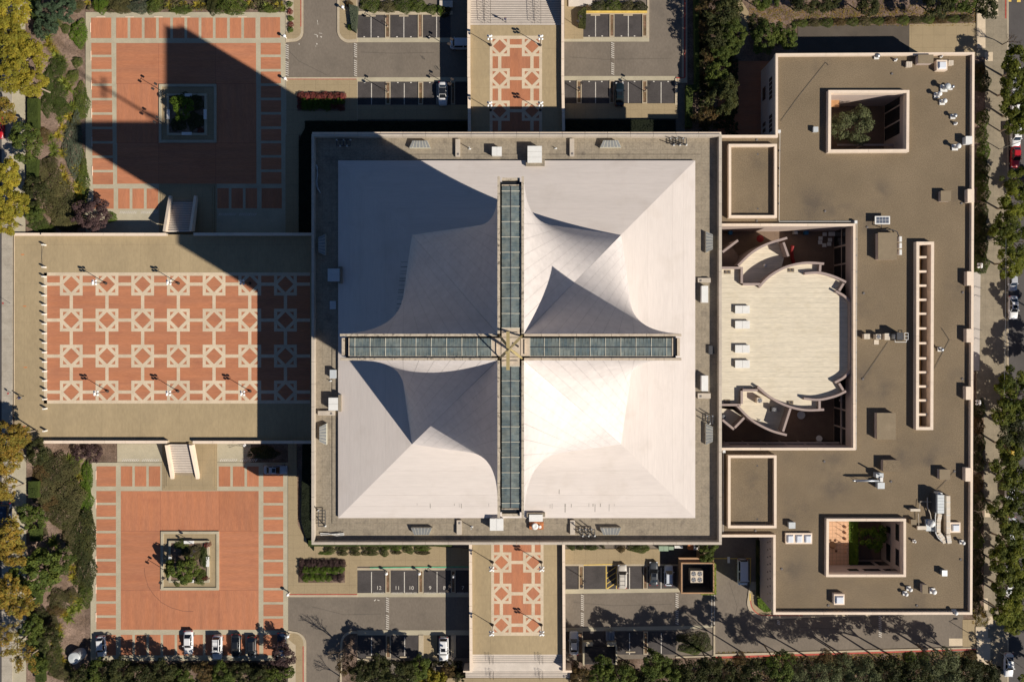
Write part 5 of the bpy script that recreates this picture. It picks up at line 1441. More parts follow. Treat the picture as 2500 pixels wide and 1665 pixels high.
# silver pipe duct
rt = root('silver_duct', 'long silver horizontal duct with a white fan box at its east end', 'duct', W3(2120, 1172, EZ))
add('duct_run', MB().cyl(W3(2088, 1173, EZ+1.1), W3(2152, 1173, EZ+1.1), .22, n=10), M['galv'], rt, True)
add('duct_tip', MB().cyl(W3(2081, 1173, EZ+1.1), W3(2088, 1173, EZ+1.1), .08, .22, n=10), M['galv'], rt, True)
add('elbow', MB().pbox(2149, 1165, 2156, 1176, EZ+.4, EZ+1.4), M['white'], rt)
add('fan_box', MB().pbox(2139, 1155, 2157, 1166, EZ, EZ+1.2), M['pale_metal'], rt)
for x in (2093, 2130): add('support', MB().tube([W3(x, 1168, EZ), W3(x, 1173, EZ+1.0), W3(x, 1178, EZ)], .04), M['galv'], rt)
add('chimney', MB().cyl(W3(2146, 1158, EZ+1.2), W3(2146, 1158, EZ+2.4), .15), M['galv'], rt)
# main air handler
rt = root('air_handler', 'big pale grey ribbed air handling unit beside the cream ducts', 'air conditioner', W3(2297, 1230, EZ))
add('casing', MB().pbox(2289, 1208, 2305, 1253, EZ, EZ+2.1), M['pale_metal'], rt)
for i in range(6): add('roof_panel', MB().pbox(2289, 1208.2+7.5*i, 2305, 1215.2+7.5*i, EZ+2.1, EZ+2.16), M['pale_metal'], rt)
add('side_coil', MB().pbox(2282, 1206, 2288, 1252, EZ, EZ+1.5), M['steel'], rt)
add('access_box', MB().pbox(2290, 1203, 2301, 1206.5, EZ, EZ+1.4), M['white'], rt)
def duct(lab, pts, w, h, z=EZ, seg=11):
    P_ = [Vector(W(x, y, z+h)) for x, y in pts]
    rt = root('cream_duct', lab, 'duct', (P_[0].x, P_[0].y, z), 'cream rectangular ducts')
    for a, b in zip(P_[:-1], P_[1:]):
        ln = (b-a).length; d = (b-a)/ln; q = Vector((-d.y, d.x))*w/2/12.7; k = max(1, round(ln*12.7/seg))
        for i in range(k):
            p, r = a+d*(ln*i/k+.03), a+d*(ln*(i+1)/k-.03)
            add('duct_section', MB().prism([p-q, r-q, r+q, p+q], z+.2, z+h), M['cream_duct'], rt)
            if i: m = a+d*(ln*i/k); add('flange', MB().prism([m-d*.03-q*1.05, m+d*.03-q*1.05, m+d*.03+q*1.05, m-d*.03+q*1.05], z+.15, z+h+.03), M['galv'], rt)
duct('straight cream duct running south along the east side of the air handler', [(2315.5, 1210), (2315.5, 1304)], 9, 1.2, seg=16)
duct('cream duct end bent southeast below the straight duct', [(2315.5, 1305), (2319, 1327)], 10, 1.2, seg=6)
duct('cream duct curving from the air handler down to the south', [(2296, 1254), (2292, 1274), (2291.5, 1300)], 9, 1.1, seg=8)
duct('cream duct slanting southeast to meet the other duct end', [(2292, 1301), (2305, 1318), (2308, 1326)], 10, 1.0, seg=7)
pipe('white pipe hugging the curved cream duct', [(2285, 1248), (2283, 1262), (2284, 1300), (2290, 1312), (2303, 1324)], r=.09, mat='white', h=.9)
rt = root('dome_unit', 'white platform with a shiny silver dome west of the curved duct', 'vent', W3(2272, 1282, EZ))
add('platform', MB().pbox(2261, 1268, 2282, 1296, EZ, EZ+.5), M['pale_metal'], rt)
add('dome', MB().lathe(W3(2273, 1277, EZ+.5), [(.7, 0), (.68, .3), (.45, .62), (.05, .75)], 16), M['white'], rt, True)
roof_box('motor_box', 'low cream motor box west of the silver dome', 'box', 2240, 1284, 2262, 1293, EZ, .6, 'cream_duct')
roof_box('motor_box', 'grey motor box northwest of the silver dome', 'box', 2224, 1268, 2238, 1281, EZ, .9, 'tan_box')
roof_box('motor_box', 'open cream trough northwest of the air handler', 'box', 2223, 1242, 2247, 1248, EZ, .8, 'cream_duct')
def spot(lab, x, y): 
    rt = root('roof_drain', lab, 'drain', W3(x, y, EZ), 'round drains in the gravel roof')
    add('strainer', MB().lathe(W3(x, y, EZ), [(.2, 0), (.22, .1), (.05, .16)], 10), M['joint'], rt)
    add('stain_ring', MB().cyl(W3(x, y, EZ), W3(x, y, EZ+.012), .3, n=12), M['tan_box'], rt)
for x, y, l in ((2014, 516, 'south of the white pipe run'), (2177, 181, 'below the north parapet'), (2117, 555, 'by the solar panel'), (2108, 716, 'between court and light well'), (2106, 925, 'east of the lower court wall'), (2350, 714, 'between the second and third parapet piers'), (2347, 497, 'below the first parapet pier'), (2349, 925, 'above the fourth parapet pier'), (2012, 1126, 'south of the middle court'), (2175, 1175, 'by the long silver pipe'), (2330, 1150, 'east of the small southern tan hood'), (1908, 1388, 'near the southwest wall'), (2022, 1477, 'west of the southern dome skylight'), (2345, 1365, 'near the southeast parapet'), (2238, 1477, 'in the far south'), (1847, 342, 'north of the north raised roof'), (1847, 540, 'south of the north raised roof'), (1844, 1295, 'south of the south raised roof')):
    spot(f'round drain in the gravel roof {l}', x, y)

# ---------------------------------------------------------------- walled cooling unit, garage ramp, service yard
rt = root('plant_enclosure', 'square peach-walled enclosure with yellowing ivy around a fan unit', 'enclosure', W3(1702, 1410, 0))
x0, y0, x1, y1 = 1663, 1373, 1744, 1449; zt = 3.2
for q in ((x0, y0, x1, y0+3), (x0, y1-3, x1, y1), (x0, y0+3.02, x0+3, y1-3.02), (x1-3, y0+3.02, x1, y1-3.02)):
    add('wall', MB().pbox(*q, 0, zt), M['cream_wall'], rt)
add('canopy', MB().prism([W(1656, 1361, 2.6), W(1742, 1361, 2.6), W(1744, 1373, 3.1), W(1663, 1373, 3.1)], 2.4, 2.6), M['cream_wall'], rt)
for q in ((x0+3.1, y0+3.1, x1-3.1, y0+4), (x0+3.1, y1-4, x1-3.1, y1-3.1), (x0+3.1, y0+4.02, x0+4, y1-4.02), (x1-4, y0+4.02, x1-3.1, y1-4.02)):
    add('lining', MB().pbox(*q, 0, zt-.15), M['steel'], rt)
add('floor', MB().pbox(x0+4, y0+4, x1-4, y1-4, 0, .03, zt), M['asphalt_dark'], rt)
fan_unit('cream four-fan cooling unit inside the peach enclosure', 1686, 1393, 1716, 1422, .05, 1.9, 2, 2)
rt = root('garage_ramp', 'dark ribbed basement ramp roof with low concrete walls', 'ramp', W3(1464, 1600, 0))
add('grille_bed', MB().pbox(1427, 1580, 1503, 1621, 0, .5), M['steel'], rt)
for i in range(13): add('grille_slat', MB().pbox(1428, 1581+3.1*i, 1502, 1582.6+3.1*i, .5, .6), M['bronze'], rt)
for q in ((1423, 1567, 1447, 1577), (1482, 1567, 1505, 1577), (1423, 1577, 1427, 1625), (1503, 1577, 1507, 1622)):
    add('ramp_wall', MB().pbox(*q, 0, 1.0), M['concrete'], rt)
rt = root('folding_screen', 'stack of grey metal barriers leaning beside the ramp', 'barriers', W3(1490, 1553, 0))
for i in range(6): add('barrier', MB().pbox(1480+3.6*i, 1541, 1481.6+3.6*i, 1564, 0, .9), M['galv'], rt)

M['pale_green'] = material('pale_green_metal', (.26, .34, .24), .6, .06, 1, .04, 4)
roof_box('utility_cabinet', 'large pale green cabinet south of the podium', 'cabinet', 1609, 1333, 1632, 1345, .1, 1.5, 'pale_green', seams=1, group='cabinets south of the podium')
roof_box('utility_cabinet', 'small dark green cabinet next to the large pale green one', 'cabinet', 1633, 1334, 1645, 1342, .1, 1.2, 'pale_green', group='cabinets south of the podium')
roof_box('utility_cabinet', 'low white rack between the green cabinets and the orange crate', 'cabinet', 1647, 1332, 1667, 1338, .1, 1.0, 'white', seams=3, group='cabinets south of the podium')
roof_box('crate', 'orange crate beneath the tree south of the podium', 'crate', 1680, 1328, 1693, 1342, .1, 1.0, 'orange_deck')
roof_box('crate', 'white crate beside the orange crate', 'crate', 1693.5, 1328, 1703, 1342, .1, 1.0, 'white')
roof_box('white_board', 'white board lying north of the white van', 'board', 1776, 1359, 1782, 1374, .0, .3, 'white')
rt = root('round_tank', 'round grey tank lid in the southwest mulch bed', 'tank', W3(197, 1592, 0)); add('tank_body', MB().lathe(W3(197, 1594, 0), [(1.2, 0), (1.2, 2.2), (1.05, 2.35), (.1, 2.5)], 24), M['pale_metal'], rt)
# ================================================================ vehicles
def paint(name, col, rough=.35):
    m = material(name, col, rough, .02, 1, 0, 5, spec=.5)
    m.node_tree.nodes["Principled BSDF"].inputs['Coat Weight'].default_value = .35
    m.node_tree.nodes["Principled BSDF"].inputs['Coat Roughness'].default_value = .12
    return m
PAINT = {'white': paint('white_car_paint', (.72, .71, .70)), 'silver': paint('silver_car_paint', (.42, .43, .45)), 'black': paint('black_car_paint', (.012, .014, .018)),
         'grey': paint('dark_grey_car_paint', (.05, .055, .06)), 'red': paint('red_car_paint', (.42, .008, .015)), 'navy': paint('navy_car_paint', (.01, .02, .05)),
         'beige': paint('beige_car_paint', (.60, .55, .48)), 'teal': paint('dark_teal_car_paint', (.006, .014, .018)), 'pale': paint('pale_blue_white_paint', (.55, .58, .62)), 'yellow': paint('yellow_cab_paint', (.55, .36, .02))}
TYRE = material('tyre_rubber', (.02, .02, .02), .9, .1, 1, 0, 5); CHROME = material('alloy_rim', (.4, .4, .4), .35, .05, 1, 0, 5, metal=.7, spec=.5)
HEADL = material('headlamp_lens', (.55, .56, .58), .2, .02, 1, 0, 5, spec=.7); TAILL = material('tail_lamp_lens', (.35, .01, .01), .3, .02, 1, 0, 5)
CARG = material('car_glass', (.012, .014, .017), .08, .02, 1, 0, 5, spec=.8)
SPEC = {  # length, width, hood height, belt, roof height, cabin: windscreen base, roof front, roof rear, rear glass base
 'sedan': (4.7, 1.82, .92, .95, 1.45, (.95, .25, -1.05, -1.75), .86),
 'coupe': (4.4, 1.78, .88, .92, 1.32, (.80, .15, -.85, -1.65), .82),
 'suv': (4.75, 1.90, 1.10, 1.12, 1.75, (1.15, .60, -1.85, -2.15), .90),
 'hatch': (4.1, 1.75, .95, .98, 1.5, (1.05, .45, -1.35, -1.80), .86),
 'van': (5.6, 2.05, 1.25, 1.30, 2.1, (2.15, 1.60, -2.60, -2.72), .94)}
def car(px, py, ang, typ, col, label, z=0.0, group='parked cars', sunroof=False, rack=False, L_=None, name='parked_car', cat='car', blackroof=False):
    """ang: heading of the nose in degrees, 0 = east, 90 = north"""
    L, Wd, hh, belt, rh, cab, rw = SPEC[typ]
    if L_: L = L_
    rt = root(name, label, cat, W3(px, py, z+.9)[:2]+(z,), group, R(ang))
    k = L/SPEC[typ][0]
    xs = [-.5, -.485, -.44, -.33, -.15, .1, .3, .42, .475, .5]
    wf = [.70, .86, .96, 1.0, 1.0, 1.0, .985, .93, .80, .60]
    hz = [belt*.78, belt*.96, belt*.99, belt, belt, belt, hh, hh*.94, hh*.84, hh*.66]
    mb = MB(); sec = []
    for x, w, h in zip(xs, wf, hz):
        hw = Wd/2*w
        prof = [(hw*.86, .22), (hw, .42), (hw, h*.72), (hw*.93, h*.95), (hw*.55, h+.03)]
        ring = [(x*L, -a, b) for a, b in prof]+[(x*L, a, b) for a, b in prof[::-1]]
        sec.append(ring)
    for r_ in sec: mb.v += r_
    n = 10
    for i in range(len(sec)-1):
        for j in range(n):
            a = i*n+j; b = i*n+(j+1) % n
            mb.f.append((a, a+n, b+n, b))
    mb.f.append(tuple(range(n))); e = (len(sec)-1)*n; mb.f.append(tuple(e+n-1-i for i in range(n)))
    pm = PAINT[col]
    body = link('body', mb.mesh('body', pm, smooth=True), rt)
    me = body.data
    a, b, c, d = [q*k for q in cab]
    hb = Wd/2*.93; ht = Wd/2*rw*.82; zb = belt*.985; zt = rh
    P0 = [(a, -hb*.92), (a, hb*.92), (d, hb*.92), (d, -hb*.92)]
    P1 = [(b, -ht*.95), (b, ht*.95), (c, ht*.95), (c, -ht*.95)]
    V0 = [Vector((*p, zb)) for p in P0]; V1 = [Vector((*p, zt-.04)) for p in P1]
    core = MB(); core.v = [tuple(v) for v in V0+V1]
    core.f = [(0, 4, 5, 1), (1, 5, 6, 2), (2, 6, 7, 3), (3, 7, 4, 0), (4, 7, 6, 5)]
    link('cabin_pillars', core.mesh('cabin_pillars', pm), rt)
    def glass(nm, p, q, r_, s, m0=.10, m1=.08, off=.012):
        cen = (p+q+r_+s)/4; nrm = (q-p).cross(s-p).normalized()
        if nrm.dot(cen-Vector((0, 0, zb*.5))) < 0: nrm = -nrm
        u = [cen+(v-cen)*(1-m0) for v in (p, q, r_, s)]
        mm = MB(); mm.quad(*[v+nrm*off for v in u])
        link(nm, mm.mesh(nm, CARG), rt)
    glass('windscreen', V0[0], V0[1], V1[1], V1[0])
    glass('rear_window', V0[2], V0[3], V1[3], V1[2], .14)
    for s in (0, 1):
        p, q, r_, t_ = (V0[1], V0[2], V1[2], V1[1]) if s == 0 else (V0[3], V0[0], V1[0], V1[3])
        m0, m1 = p.lerp(q, .5), t_.lerp(r_, .5)
        glass('side_window', p, m0, m1, t_, .12); glass('side_window', m0, q, r_, m1, .12)
    ro = MB()
    o1 = [Vector((x*1.0, y*1.03, zt-.05)) for x, y in P1]; o2 = [Vector(((x-(b+c)/2)*.9+(b+c)/2, y*.86, zt)) for x, y in P1]
    ro.v = [tuple(v) for v in o1+o2]; ro.f = [(0, 1, 5, 4), (1, 2, 6, 5), (2, 3, 7, 6), (3, 0, 4, 7), (4, 5, 6, 7)]
    link('roof', ro.mesh('roof', PAINT['black'] if blackroof else pm), rt)
    if sunroof:
        xx = b-(b-c)*.30
        link('sunroof', MB().box(xx-.33, -ht*.62, zt, xx+.33, ht*.62, zt+.012).mesh('sunroof', CARG), rt)
    if rack:
        rk = MB()
        for s in (-1, 1): rk.cyl((b-.1, s*ht*.8, zt+.1), (c+.1, s*ht*.8, zt+.1), .03, n=6)
        for f in (.15, .5, .85): rk.cyl((b+(c-b)*f, -ht*.8, zt+.1), (b+(c-b)*f, ht*.8, zt+.1), .025, n=6)
        link('roof_rack', rk.mesh('roof_rack', M['steel']), rt)
    for sx in (.31, -.31):
        for s in (-1, 1):
            w = link('wheel', MB().cyl((sx*L, s*(Wd/2-.12), .33), (sx*L, s*(Wd/2+.01), .33), .33, n=14).mesh('wheel', TYRE), rt)
            link('rim', MB().cyl((sx*L, s*(Wd/2+.01), .33), (sx*L, s*(Wd/2+.025), .33), .20, n=10).mesh('rim', CHROME), w)
    for s in (-1, 1):
        link('headlight', MB().box(L*.445, s*Wd*.36-.16, hh*.72, L*.487, s*Wd*.36+.16, hh*.86).mesh('headlight', HEADL), rt)
        link('tail_light', MB().box(-L*.497, s*Wd*.37-.17, belt*.72, -L*.468, s*Wd*.37+.17, belt*.93).mesh('tail_light', TAILL), rt)
        link('wing_mirror', MB().box(a-.42, s*(Wd/2+.08)-.1, belt*.95, a-.27, s*(Wd/2+.08)+.1, belt*1.08).mesh('wing_mirror', pm), rt)
        link('door_seam', MB().box(a-1.15*k, s*hb*1.02-.01, .4, a-1.13*k, s*hb*1.02+.01, belt*.9).mesh('door_seam', M['joint']), rt)
    link('number_plate', MB().box(-L*.502, -.25, .5, -L*.499, .25, .62).mesh('number_plate', M['white']), rt)
    return rt
G1 = 'cars parked in the north lots'; G2 = 'cars parked along the south square'; G3 = 'cars parked in the south lots'; G4 = 'cars on the east street'; G5 = 'cars on the west street'
car(1128, 108, 180, 'van', 'pale', 'white minivan half hidden under the north deck in shade', L_=4.8, group=G1)
car(1081, 229, -90, 'sedan', 'white', 'white car with a black roof panel parked in shade west of the north deck', group=G1, blackroof=True)
car(1513, 230, 90, 'sedan', 'teal', 'glossy black car parked in the sun east of the north deck', group=G1, sunroof=True)
car(246, 1578, -86, 'hatch', 'white', 'white compact car, westernmost in the south square', group=G2)
car(459, 1569, -90, 'sedan', 'white', 'white sedan second from the west in the south square', group=G2)
car(530, 1580, -90, 'suv', 'white', 'white SUV with a roof rack in the south square', group=G2, rack=True, sunroof=True)
car(575, 1577, -90, 'sedan', 'black', 'black sedan beside the white roof-racked SUV', group=G2)
car(614, 1580, -90, 'hatch', 'black', 'black car with a red light beside the black sedan', group=G2, sunroof=True)
car(687, 1574, -90, 'sedan', 'navy', 'dark blue car under the purple-brown tree in the south square', group=G2)
car(672, 1147, 0, 'sedan', 'silver', 'silver-blue sedan parked crosswise at the northeast corner of the south square', group=G2, sunroof=True)
car(1083, 1584, -90, 'suv', 'white', 'white SUV in the lower stalls west of the south deck', group=G3, sunroof=True)
car(1519, 1407, 90, 'suv', 'beige', 'cream station wagon with a roof rack beside the yellow hatching', group=G3, rack=True)
car(1596, 1400, 90, 'sedan', 'grey', 'dark grey sedan with a sunroof near the peach enclosure', group=G3, sunroof=True)
car(1633, 1405, 90, 'hatch', 'pale', 'pale silver car closest to the peach enclosure', group=G3)
car(1401, 1570, 90, 'sedan', 'silver', 'silver sedan in deep shade just east of the south deck', group=G3)
car(1813, 1396, -90, 'van', 'pale', 'white van in the shaded service yard', group=G3, L_=5.2, name='parked_van', cat='van')
car(2481, 381, -92, 'sedan', 'red', 'red sedan parked on the east street', group=G4)
car(2480, 330, -90, 'suv', 'white', 'white car half under the street tree north of the red sedan', group=G4)
car(2473, 685, -88, 'hatch', 'silver', 'silver hatchback peeking out from under the tree north of the white sunroof sedan', group=G4)
car(2475, 751, -90, 'sedan', 'white', 'white sedan with a sunroof standing in the open on the east street', group=G4, sunroof=True)
car(2459+5, 1624, -91, 'sedan', 'white', 'white sedan at the south end of the east street', group=G4)
for i, (x, y, c_) in enumerate(((2482, 190, 'white'), (2480, 245, 'white'), (2467, 1205, 'white'), (2471, 1290, 'silver'), (2466, 1365, 'white'), (2464, 1432, 'white'), (2473, 1113, 'yellow'))):
    car(x, y, -90, 'sedan', c_, ['white car beneath the northernmost street tree', 'second white car under the northern street trees', 'white car hidden under the street trees by the big air handler', 'silver car hidden under the street trees, south of the air handler', 'white car hidden under the street trees, level with the south courtyard', 'white car under the last but one street tree', 'yellow cab under the dark street trees'][i], group=G4)
car(14, 1257, -90, 'suv', 'navy', 'dark blue SUV on the west street below the deck', z=STREET_Z+.02, group=G5)
car(-4, 308, -90, 'sedan', 'red', 'red car just entering view on the west street', z=STREET_Z+.02, group=G5)

# ================================================================ lamps
def globe_lamp(px, py, z, label, h=4.2, group='five-globe lamps on the decks'):
    rt = root('globe_lamp', label, 'street lamp', W3(px, py, z), group)
    def L_(nm, mb, m, sm=False): return link(nm, mb.mesh(nm, m, smooth=sm), rt)
    L_('base', MB().lathe((0, 0, 0), [(.30, 0), (.28, .15), (.14, .45), (.08, .6)], 8), M['bronze'])
    L_('pole', MB().cyl((0, 0, .4), (0, 0, h), .075, .05, 8), M['bronze'])
    for i in range(4):
        a = math.pi/4+i*math.pi/2; p = (.42*math.cos(a), .42*math.sin(a))
        L_('arm', MB().tube([(0, 0, h-.7), (p[0]*.7, p[1]*.7, h-.75), (p[0], p[1], h-.45)], .03), M['bronze'])
        L_('globe', MB().lathe((p[0], p[1], h-.45), [(.05, 0), (.18, .08), (.23, .22), (.18, .37), (.04, .44)], 12), M['globe'], True)
    L_('globe', MB().lathe((0, 0, h), [(.05, 0), (.19, .08), (.24, .24), (.19, .40), (.04, .47)], 12), M['globe'], True)
    return rt
for i, (x, y) in enumerate(((259, 692), (436, 692), (610, 692), (263, 955), (435, 955), (611, 955))):
    globe_lamp(x, y, DZ+.02, f"five-globe lamp on the {'north' if i < 3 else 'south'} side of the west deck pattern, {('west end', 'middle', 'east end')[i % 3]}")
for x, y, l in ((1198, 111, 'northwest corner of the north deck pattern'), (1319, 111, 'northeast corner of the north deck pattern'), (1198, 269, 'west side of the north deck, at the shadow edge'), (1319, 269, 'east side of the north deck, at the shadow edge')):
    globe_lamp(x, y, DN+.02, f'five-globe lamp at the {l}')
for x, y, l in ((1202.5, 1372, 'northwest of the south deck pattern'), (1321.5, 1372, 'northeast of the south deck pattern'), (1202.5, 1525, 'southwest of the south deck pattern'), (1321.5, 1525, 'southeast of the south deck pattern')):
    globe_lamp(x, y, DZ+.02, f'five-globe lamp in the {l}')
globe_lamp(2366, 652, .13, 'globe lamp on the east sidewalk north of the entrance apron', 3.8)
globe_lamp(2362, 978, .13, 'globe lamp on the east sidewalk south of the entrance apron', 3.8)
def twin_lamp(px, py, label, h=3.9, z=0.05, ang=60):
    rt = root('twin_lamp', label, 'street lamp', W3(px, py, z), 'twin-head lamps around the lots', R(ang))
    def L_(nm, mb, m): return link(nm, mb.mesh(nm, m), rt)
    L_('pole', MB().cyl((0, 0, 0), (0, 0, h), .07, .05, 8), M['bronze'])
    L_('crossarm', MB().cyl((-.5, 0, h), (.5, 0, h), .035, n=6), M['bronze'])
    for s in (-1, 1): 
        hd = L_('lamp_head', MB().box(s*.55-.2, -.3, h-.12, s*.55+.2, .3, h+.08), M['bronze'])
    L_('foot', MB().cyl((0, 0, 0), (0, 0, .25), .16, n=8), M['kerb'])
for x, y, l in ((946, 66, 'strip between the first and second pair of upper northwest stalls'), (947, 226, 'strip between the first and second pair of lower northwest stalls'), (1105, 215, 'strip east of the white car in the northwest lot'),
                (1104, 120, 'edge of the shadow by the north deck'), (1414, 224, 'first strip of the northeast lot stalls'), (1574, 224, 'third strip of the northeast lot stalls'), (1411, 66, 'hedge corner at the northeast lot'),
                (1100, 1420, 'shaded strip in the southwest lot'), (1107, 1590, 'dark strip east of the white SUV'), (1420, 1408, 'first strip of the southeast lot stalls'),
                (400, 226, 'northwest corner of the shaded planter'), (404, 305, 'southwest corner of the shaded planter'), (492, 1336, 'northeast corner of the sunny planter'), (418, 1400, 'southwest corner of the sunny planter'), (1579, 1575, 'shaded strip in the far southeast stalls')):
    twin_lamp(x, y, f'slim twin-head lamp at the {l}')
def path_light(px, py, label):
    rt = root('path_light', label, 'lamp', W3(px, py, .1), 'white path lights')
    add('post', MB().cyl(W3(px, py, .1), (*W(px, py, .1), 1.2), .12, n=8), M['bollard'], rt)
    add('hood', MB().lathe((*W(px, py, .1), 1.15), [(.2, 0), (.33, .1), (.30, .3), (.1, .42)], 10), M['globe'], rt, True)
for x, y, l in ((699, 94, 'northeast corner of the shaded square'), (700.5, 197, 'sidewalk east of the shaded square'), (707, 1446, 'east edge of the south square'), (707, 1547, 'southeast corner of the south square'),
                (946, 1395, 'green kerb, western one'), (1026, 1395, 'green kerb, eastern one'), (602, 1084, 'foot of the south deck wall'), (1109, 1402, 'shaded strip end'), (840, 24, 'northwest driveway hedge')):
    path_light(x, y, f'white hooded path light at the {l}')

# bollards
ys = [599, 653, 676, 699, 722, 745, 767.5, 791, 814, 837, 860, 883, 906, 929, 951.5, 974, 997, 1051]
bm_ = MB().prism([(-.2, -.14), (.2, -.14), (.2, .14), (-.2, .14)], 0, 1.0, [(-.18, -.12), (.18, -.12), (.18, .12), (-.18, .12)]).mesh('bollard', M['bollard'])
for i, y in enumerate(ys):
    o = link('bollard', bm_, None, W3(111+i*.15, y, DZ+.01))
    tag(o, f'{ORD[i]} white bollard from the north in the row at the west end of the deck', 'bollard', 'white bollards across the west deck')
rt = root('chain', 'thin chain hanging between the two northern bollards', 'chain', W3(108, 625, DZ)); add('links', MB().tube([Vector(W3(108, 599, DZ+.8)), Vector(W3(103, 612, DZ+.3)), Vector(W3(102, 626, DZ+.1)), Vector(W3(103, 640, DZ+.3)), Vector(W3(108, 653, DZ+.8))], .025), M['steel'], rt)

# sign posts
def signpost(px, py, z, label, h=2.4):
    rt = root('sign_post', label, 'sign', W3(px, py, z), 'small sign posts')
    p = W3(px, py, z)
    add('post', MB().cyl(p, (p[0], p[1], z+h), .035, n=6), M['galv'], rt)
    add('plate', MB().box(p[0]-.02, p[1]-.18, z+h-.45, p[0]+.02, p[1]+.18, z+h), M['red'], rt)
signpost(26, 741, STREET_Z+.1, 'small sign post on the sidewalk west of the deck')
signpost(28, 959, STREET_Z+.1, 'low pale post on the sidewalk near the walking person', 1.2)
rt = root('street_lamp', 'tall single arm street lamp by the red sedan', 'street lamp', W3(2440, 365, .13)); p = W3(2440, 365, .13)
add('pole', MB().cyl(p, (p[0], p[1], 7.5), .09, .05), M['galv'], rt); add('arm', MB().cyl((p[0], p[1], 7.4), (p[0]+1.0, p[1]+.3, 7.6), .04), M['galv'], rt); add('lamp_head', MB().box(p[0]+.9, p[1]+.15, 7.55, p[0]+1.5, p[1]+.45, 7.68), M['galv'], rt)
rt = root('street_lamp', 'tall single arm street lamp near the south end of the east street', 'street lamp', W3(2440, 1560, .13)); p = W3(2440, 1590, .13)
add('pole', MB().cyl(p, (p[0], p[1], 8.5), .09, .05), M['galv'], rt); add('arm', MB().cyl((p[0], p[1], 8.4), (p[0]+1.2, p[1]+.4, 8.6), .04), M['galv'], rt); add('lamp_head', MB().box(p[0]+1.1, p[1]+.25, 8.55, p[0]+1.8, p[1]+.55, 8.7), M['galv'], rt)
# overhead wire on the east street
rt = root('overhead_wire', 'thin overhead cable along the east street kerb', 'cable', W3(2456, 700, 5)); add('wire', MB().tube([Vector(W3(2456, 560, 6.2)), Vector(W3(2455, 760, 5.8)), Vector(W3(2452, 960, 6.2))], .03, 5), M['galv'], rt)

# ================================================================ people (one continuous skinned body each)
def person(px, py, z, heading, label, top='jacket', stride=.28):
    me = bpy.data.meshes.new('person')
    J = {'pel': (0, 0, .95), 'che': (.03, 0, 1.30), 'neck': (.04, 0, 1.50), 'head': (.06, 0, 1.62), 'crown': (.07, 0, 1.74),
         'hl': (0, .10, .90), 'kl': (stride*.6, .10, .50), 'al': (stride, .10, .09), 'tl': (stride+.18, .10, .05),
         'hr': (0, -.10, .90), 'kr': (-stride*.3, -.10, .50), 'ar': (-stride, -.10, .12), 'tr': (-stride+.16, -.11, .04),
         'sl': (.03, .19, 1.42), 'el': (-.06, .25, 1.15), 'wl': (.06, .26, .92), 'fl': (.10, .26, .82),
         'sr': (.03, -.19, 1.42), 'er': (.08, -.25, 1.16), 'wr': (.24, -.25, .98), 'fr': (.30, -.24, .90)}
    rad = {'pel': .155, 'che': .165, 'neck': .065, 'head': .10, 'crown': .07, 'hl': .10, 'kl': .065, 'al': .045, 'tl': .04, 'hr': .10, 'kr': .065, 'ar': .045, 'tr': .04,
           'sl': .075, 'el': .05, 'wl': .035, 'fl': .03, 'sr': .075, 'er': .05, 'wr': .035, 'fr': .03}
    ks = list(J); E = [('pel', 'che'), ('che', 'neck'), ('neck', 'head'), ('head', 'crown'), ('pel', 'hl'), ('hl', 'kl'), ('kl', 'al'), ('al', 'tl'), ('pel', 'hr'), ('hr', 'kr'), ('kr', 'ar'), ('ar', 'tr'),
                       ('che', 'sl'), ('sl', 'el'), ('el', 'wl'), ('wl', 'fl'), ('che', 'sr'), ('sr', 'er'), ('er', 'wr'), ('wr', 'fr')]
    me.from_pydata([J[k] for k in ks], [(ks.index(a), ks.index(b)) for a, b in E], [])
    o = bpy.data.objects.new('person', me); COL.objects.link(o)
    o.modifiers.new('skin', 'SKIN'); s = o.modifiers.new('sub', 'SUBSURF'); s.levels = 1; s.render_levels = 1
    if not me.skin_vertices: 
        import bmesh
        bm = bmesh.new(); bm.from_mesh(me); bm.verts.layers.skin.verify(); bm.to_mesh(me); bm.free()
    sl = me.skin_vertices[0].data
    for i, k in enumerate(ks): sl[i].radius = (rad[k], rad[k]); sl[i].use_root = (k == 'pel')
    dg = bpy.context.evaluated_depsgraph_get(); dg.update()
    m2 = bpy.data.meshes.new_from_object(o.evaluated_get(dg)); o.modifiers.clear(); o.data = m2
    for mm in (M['skin'], M[top], M['trouser']): m2.materials.append(mm)
    for p in m2.polygons:
        c = p.center
        p.material_index = 2 if c.z < .93 and abs(c.y) < .2 else (1 if c.z < 1.5 and c.z > .93 or (c.z < 1.5 and c.z > .95) else 0)
        p.use_smooth = True
    o.location = W3(px, py, z); o.rotation_euler = (0, 0, R(heading))
    tag(o, label, 'person')
    hair = link('hair', MB().lathe((.05, 0, 1.64), [(.105, 0), (.115, .05), (.09, .12), (.03, .15)], 12).mesh('hair', M['wood'], smooth=True), o)
    return o
person(55, 970, DZ+.01, 30, 'person in navy clothing walking across the west end of the deck')
person(1234, 53, DN-.2, 100, 'person in blue clothing climbing the broad stair of the north deck')
rt = root('shopping_bag', 'white bag lying beside the walking person on the deck', 'bag', W3(50, 969, DZ)); add('sack', MB().lathe(W3(51, 971, DZ+.01), [(.15, 0), (.2, .15), (.1, .35), (.05, .42)], 8), M['white'], rt, True)
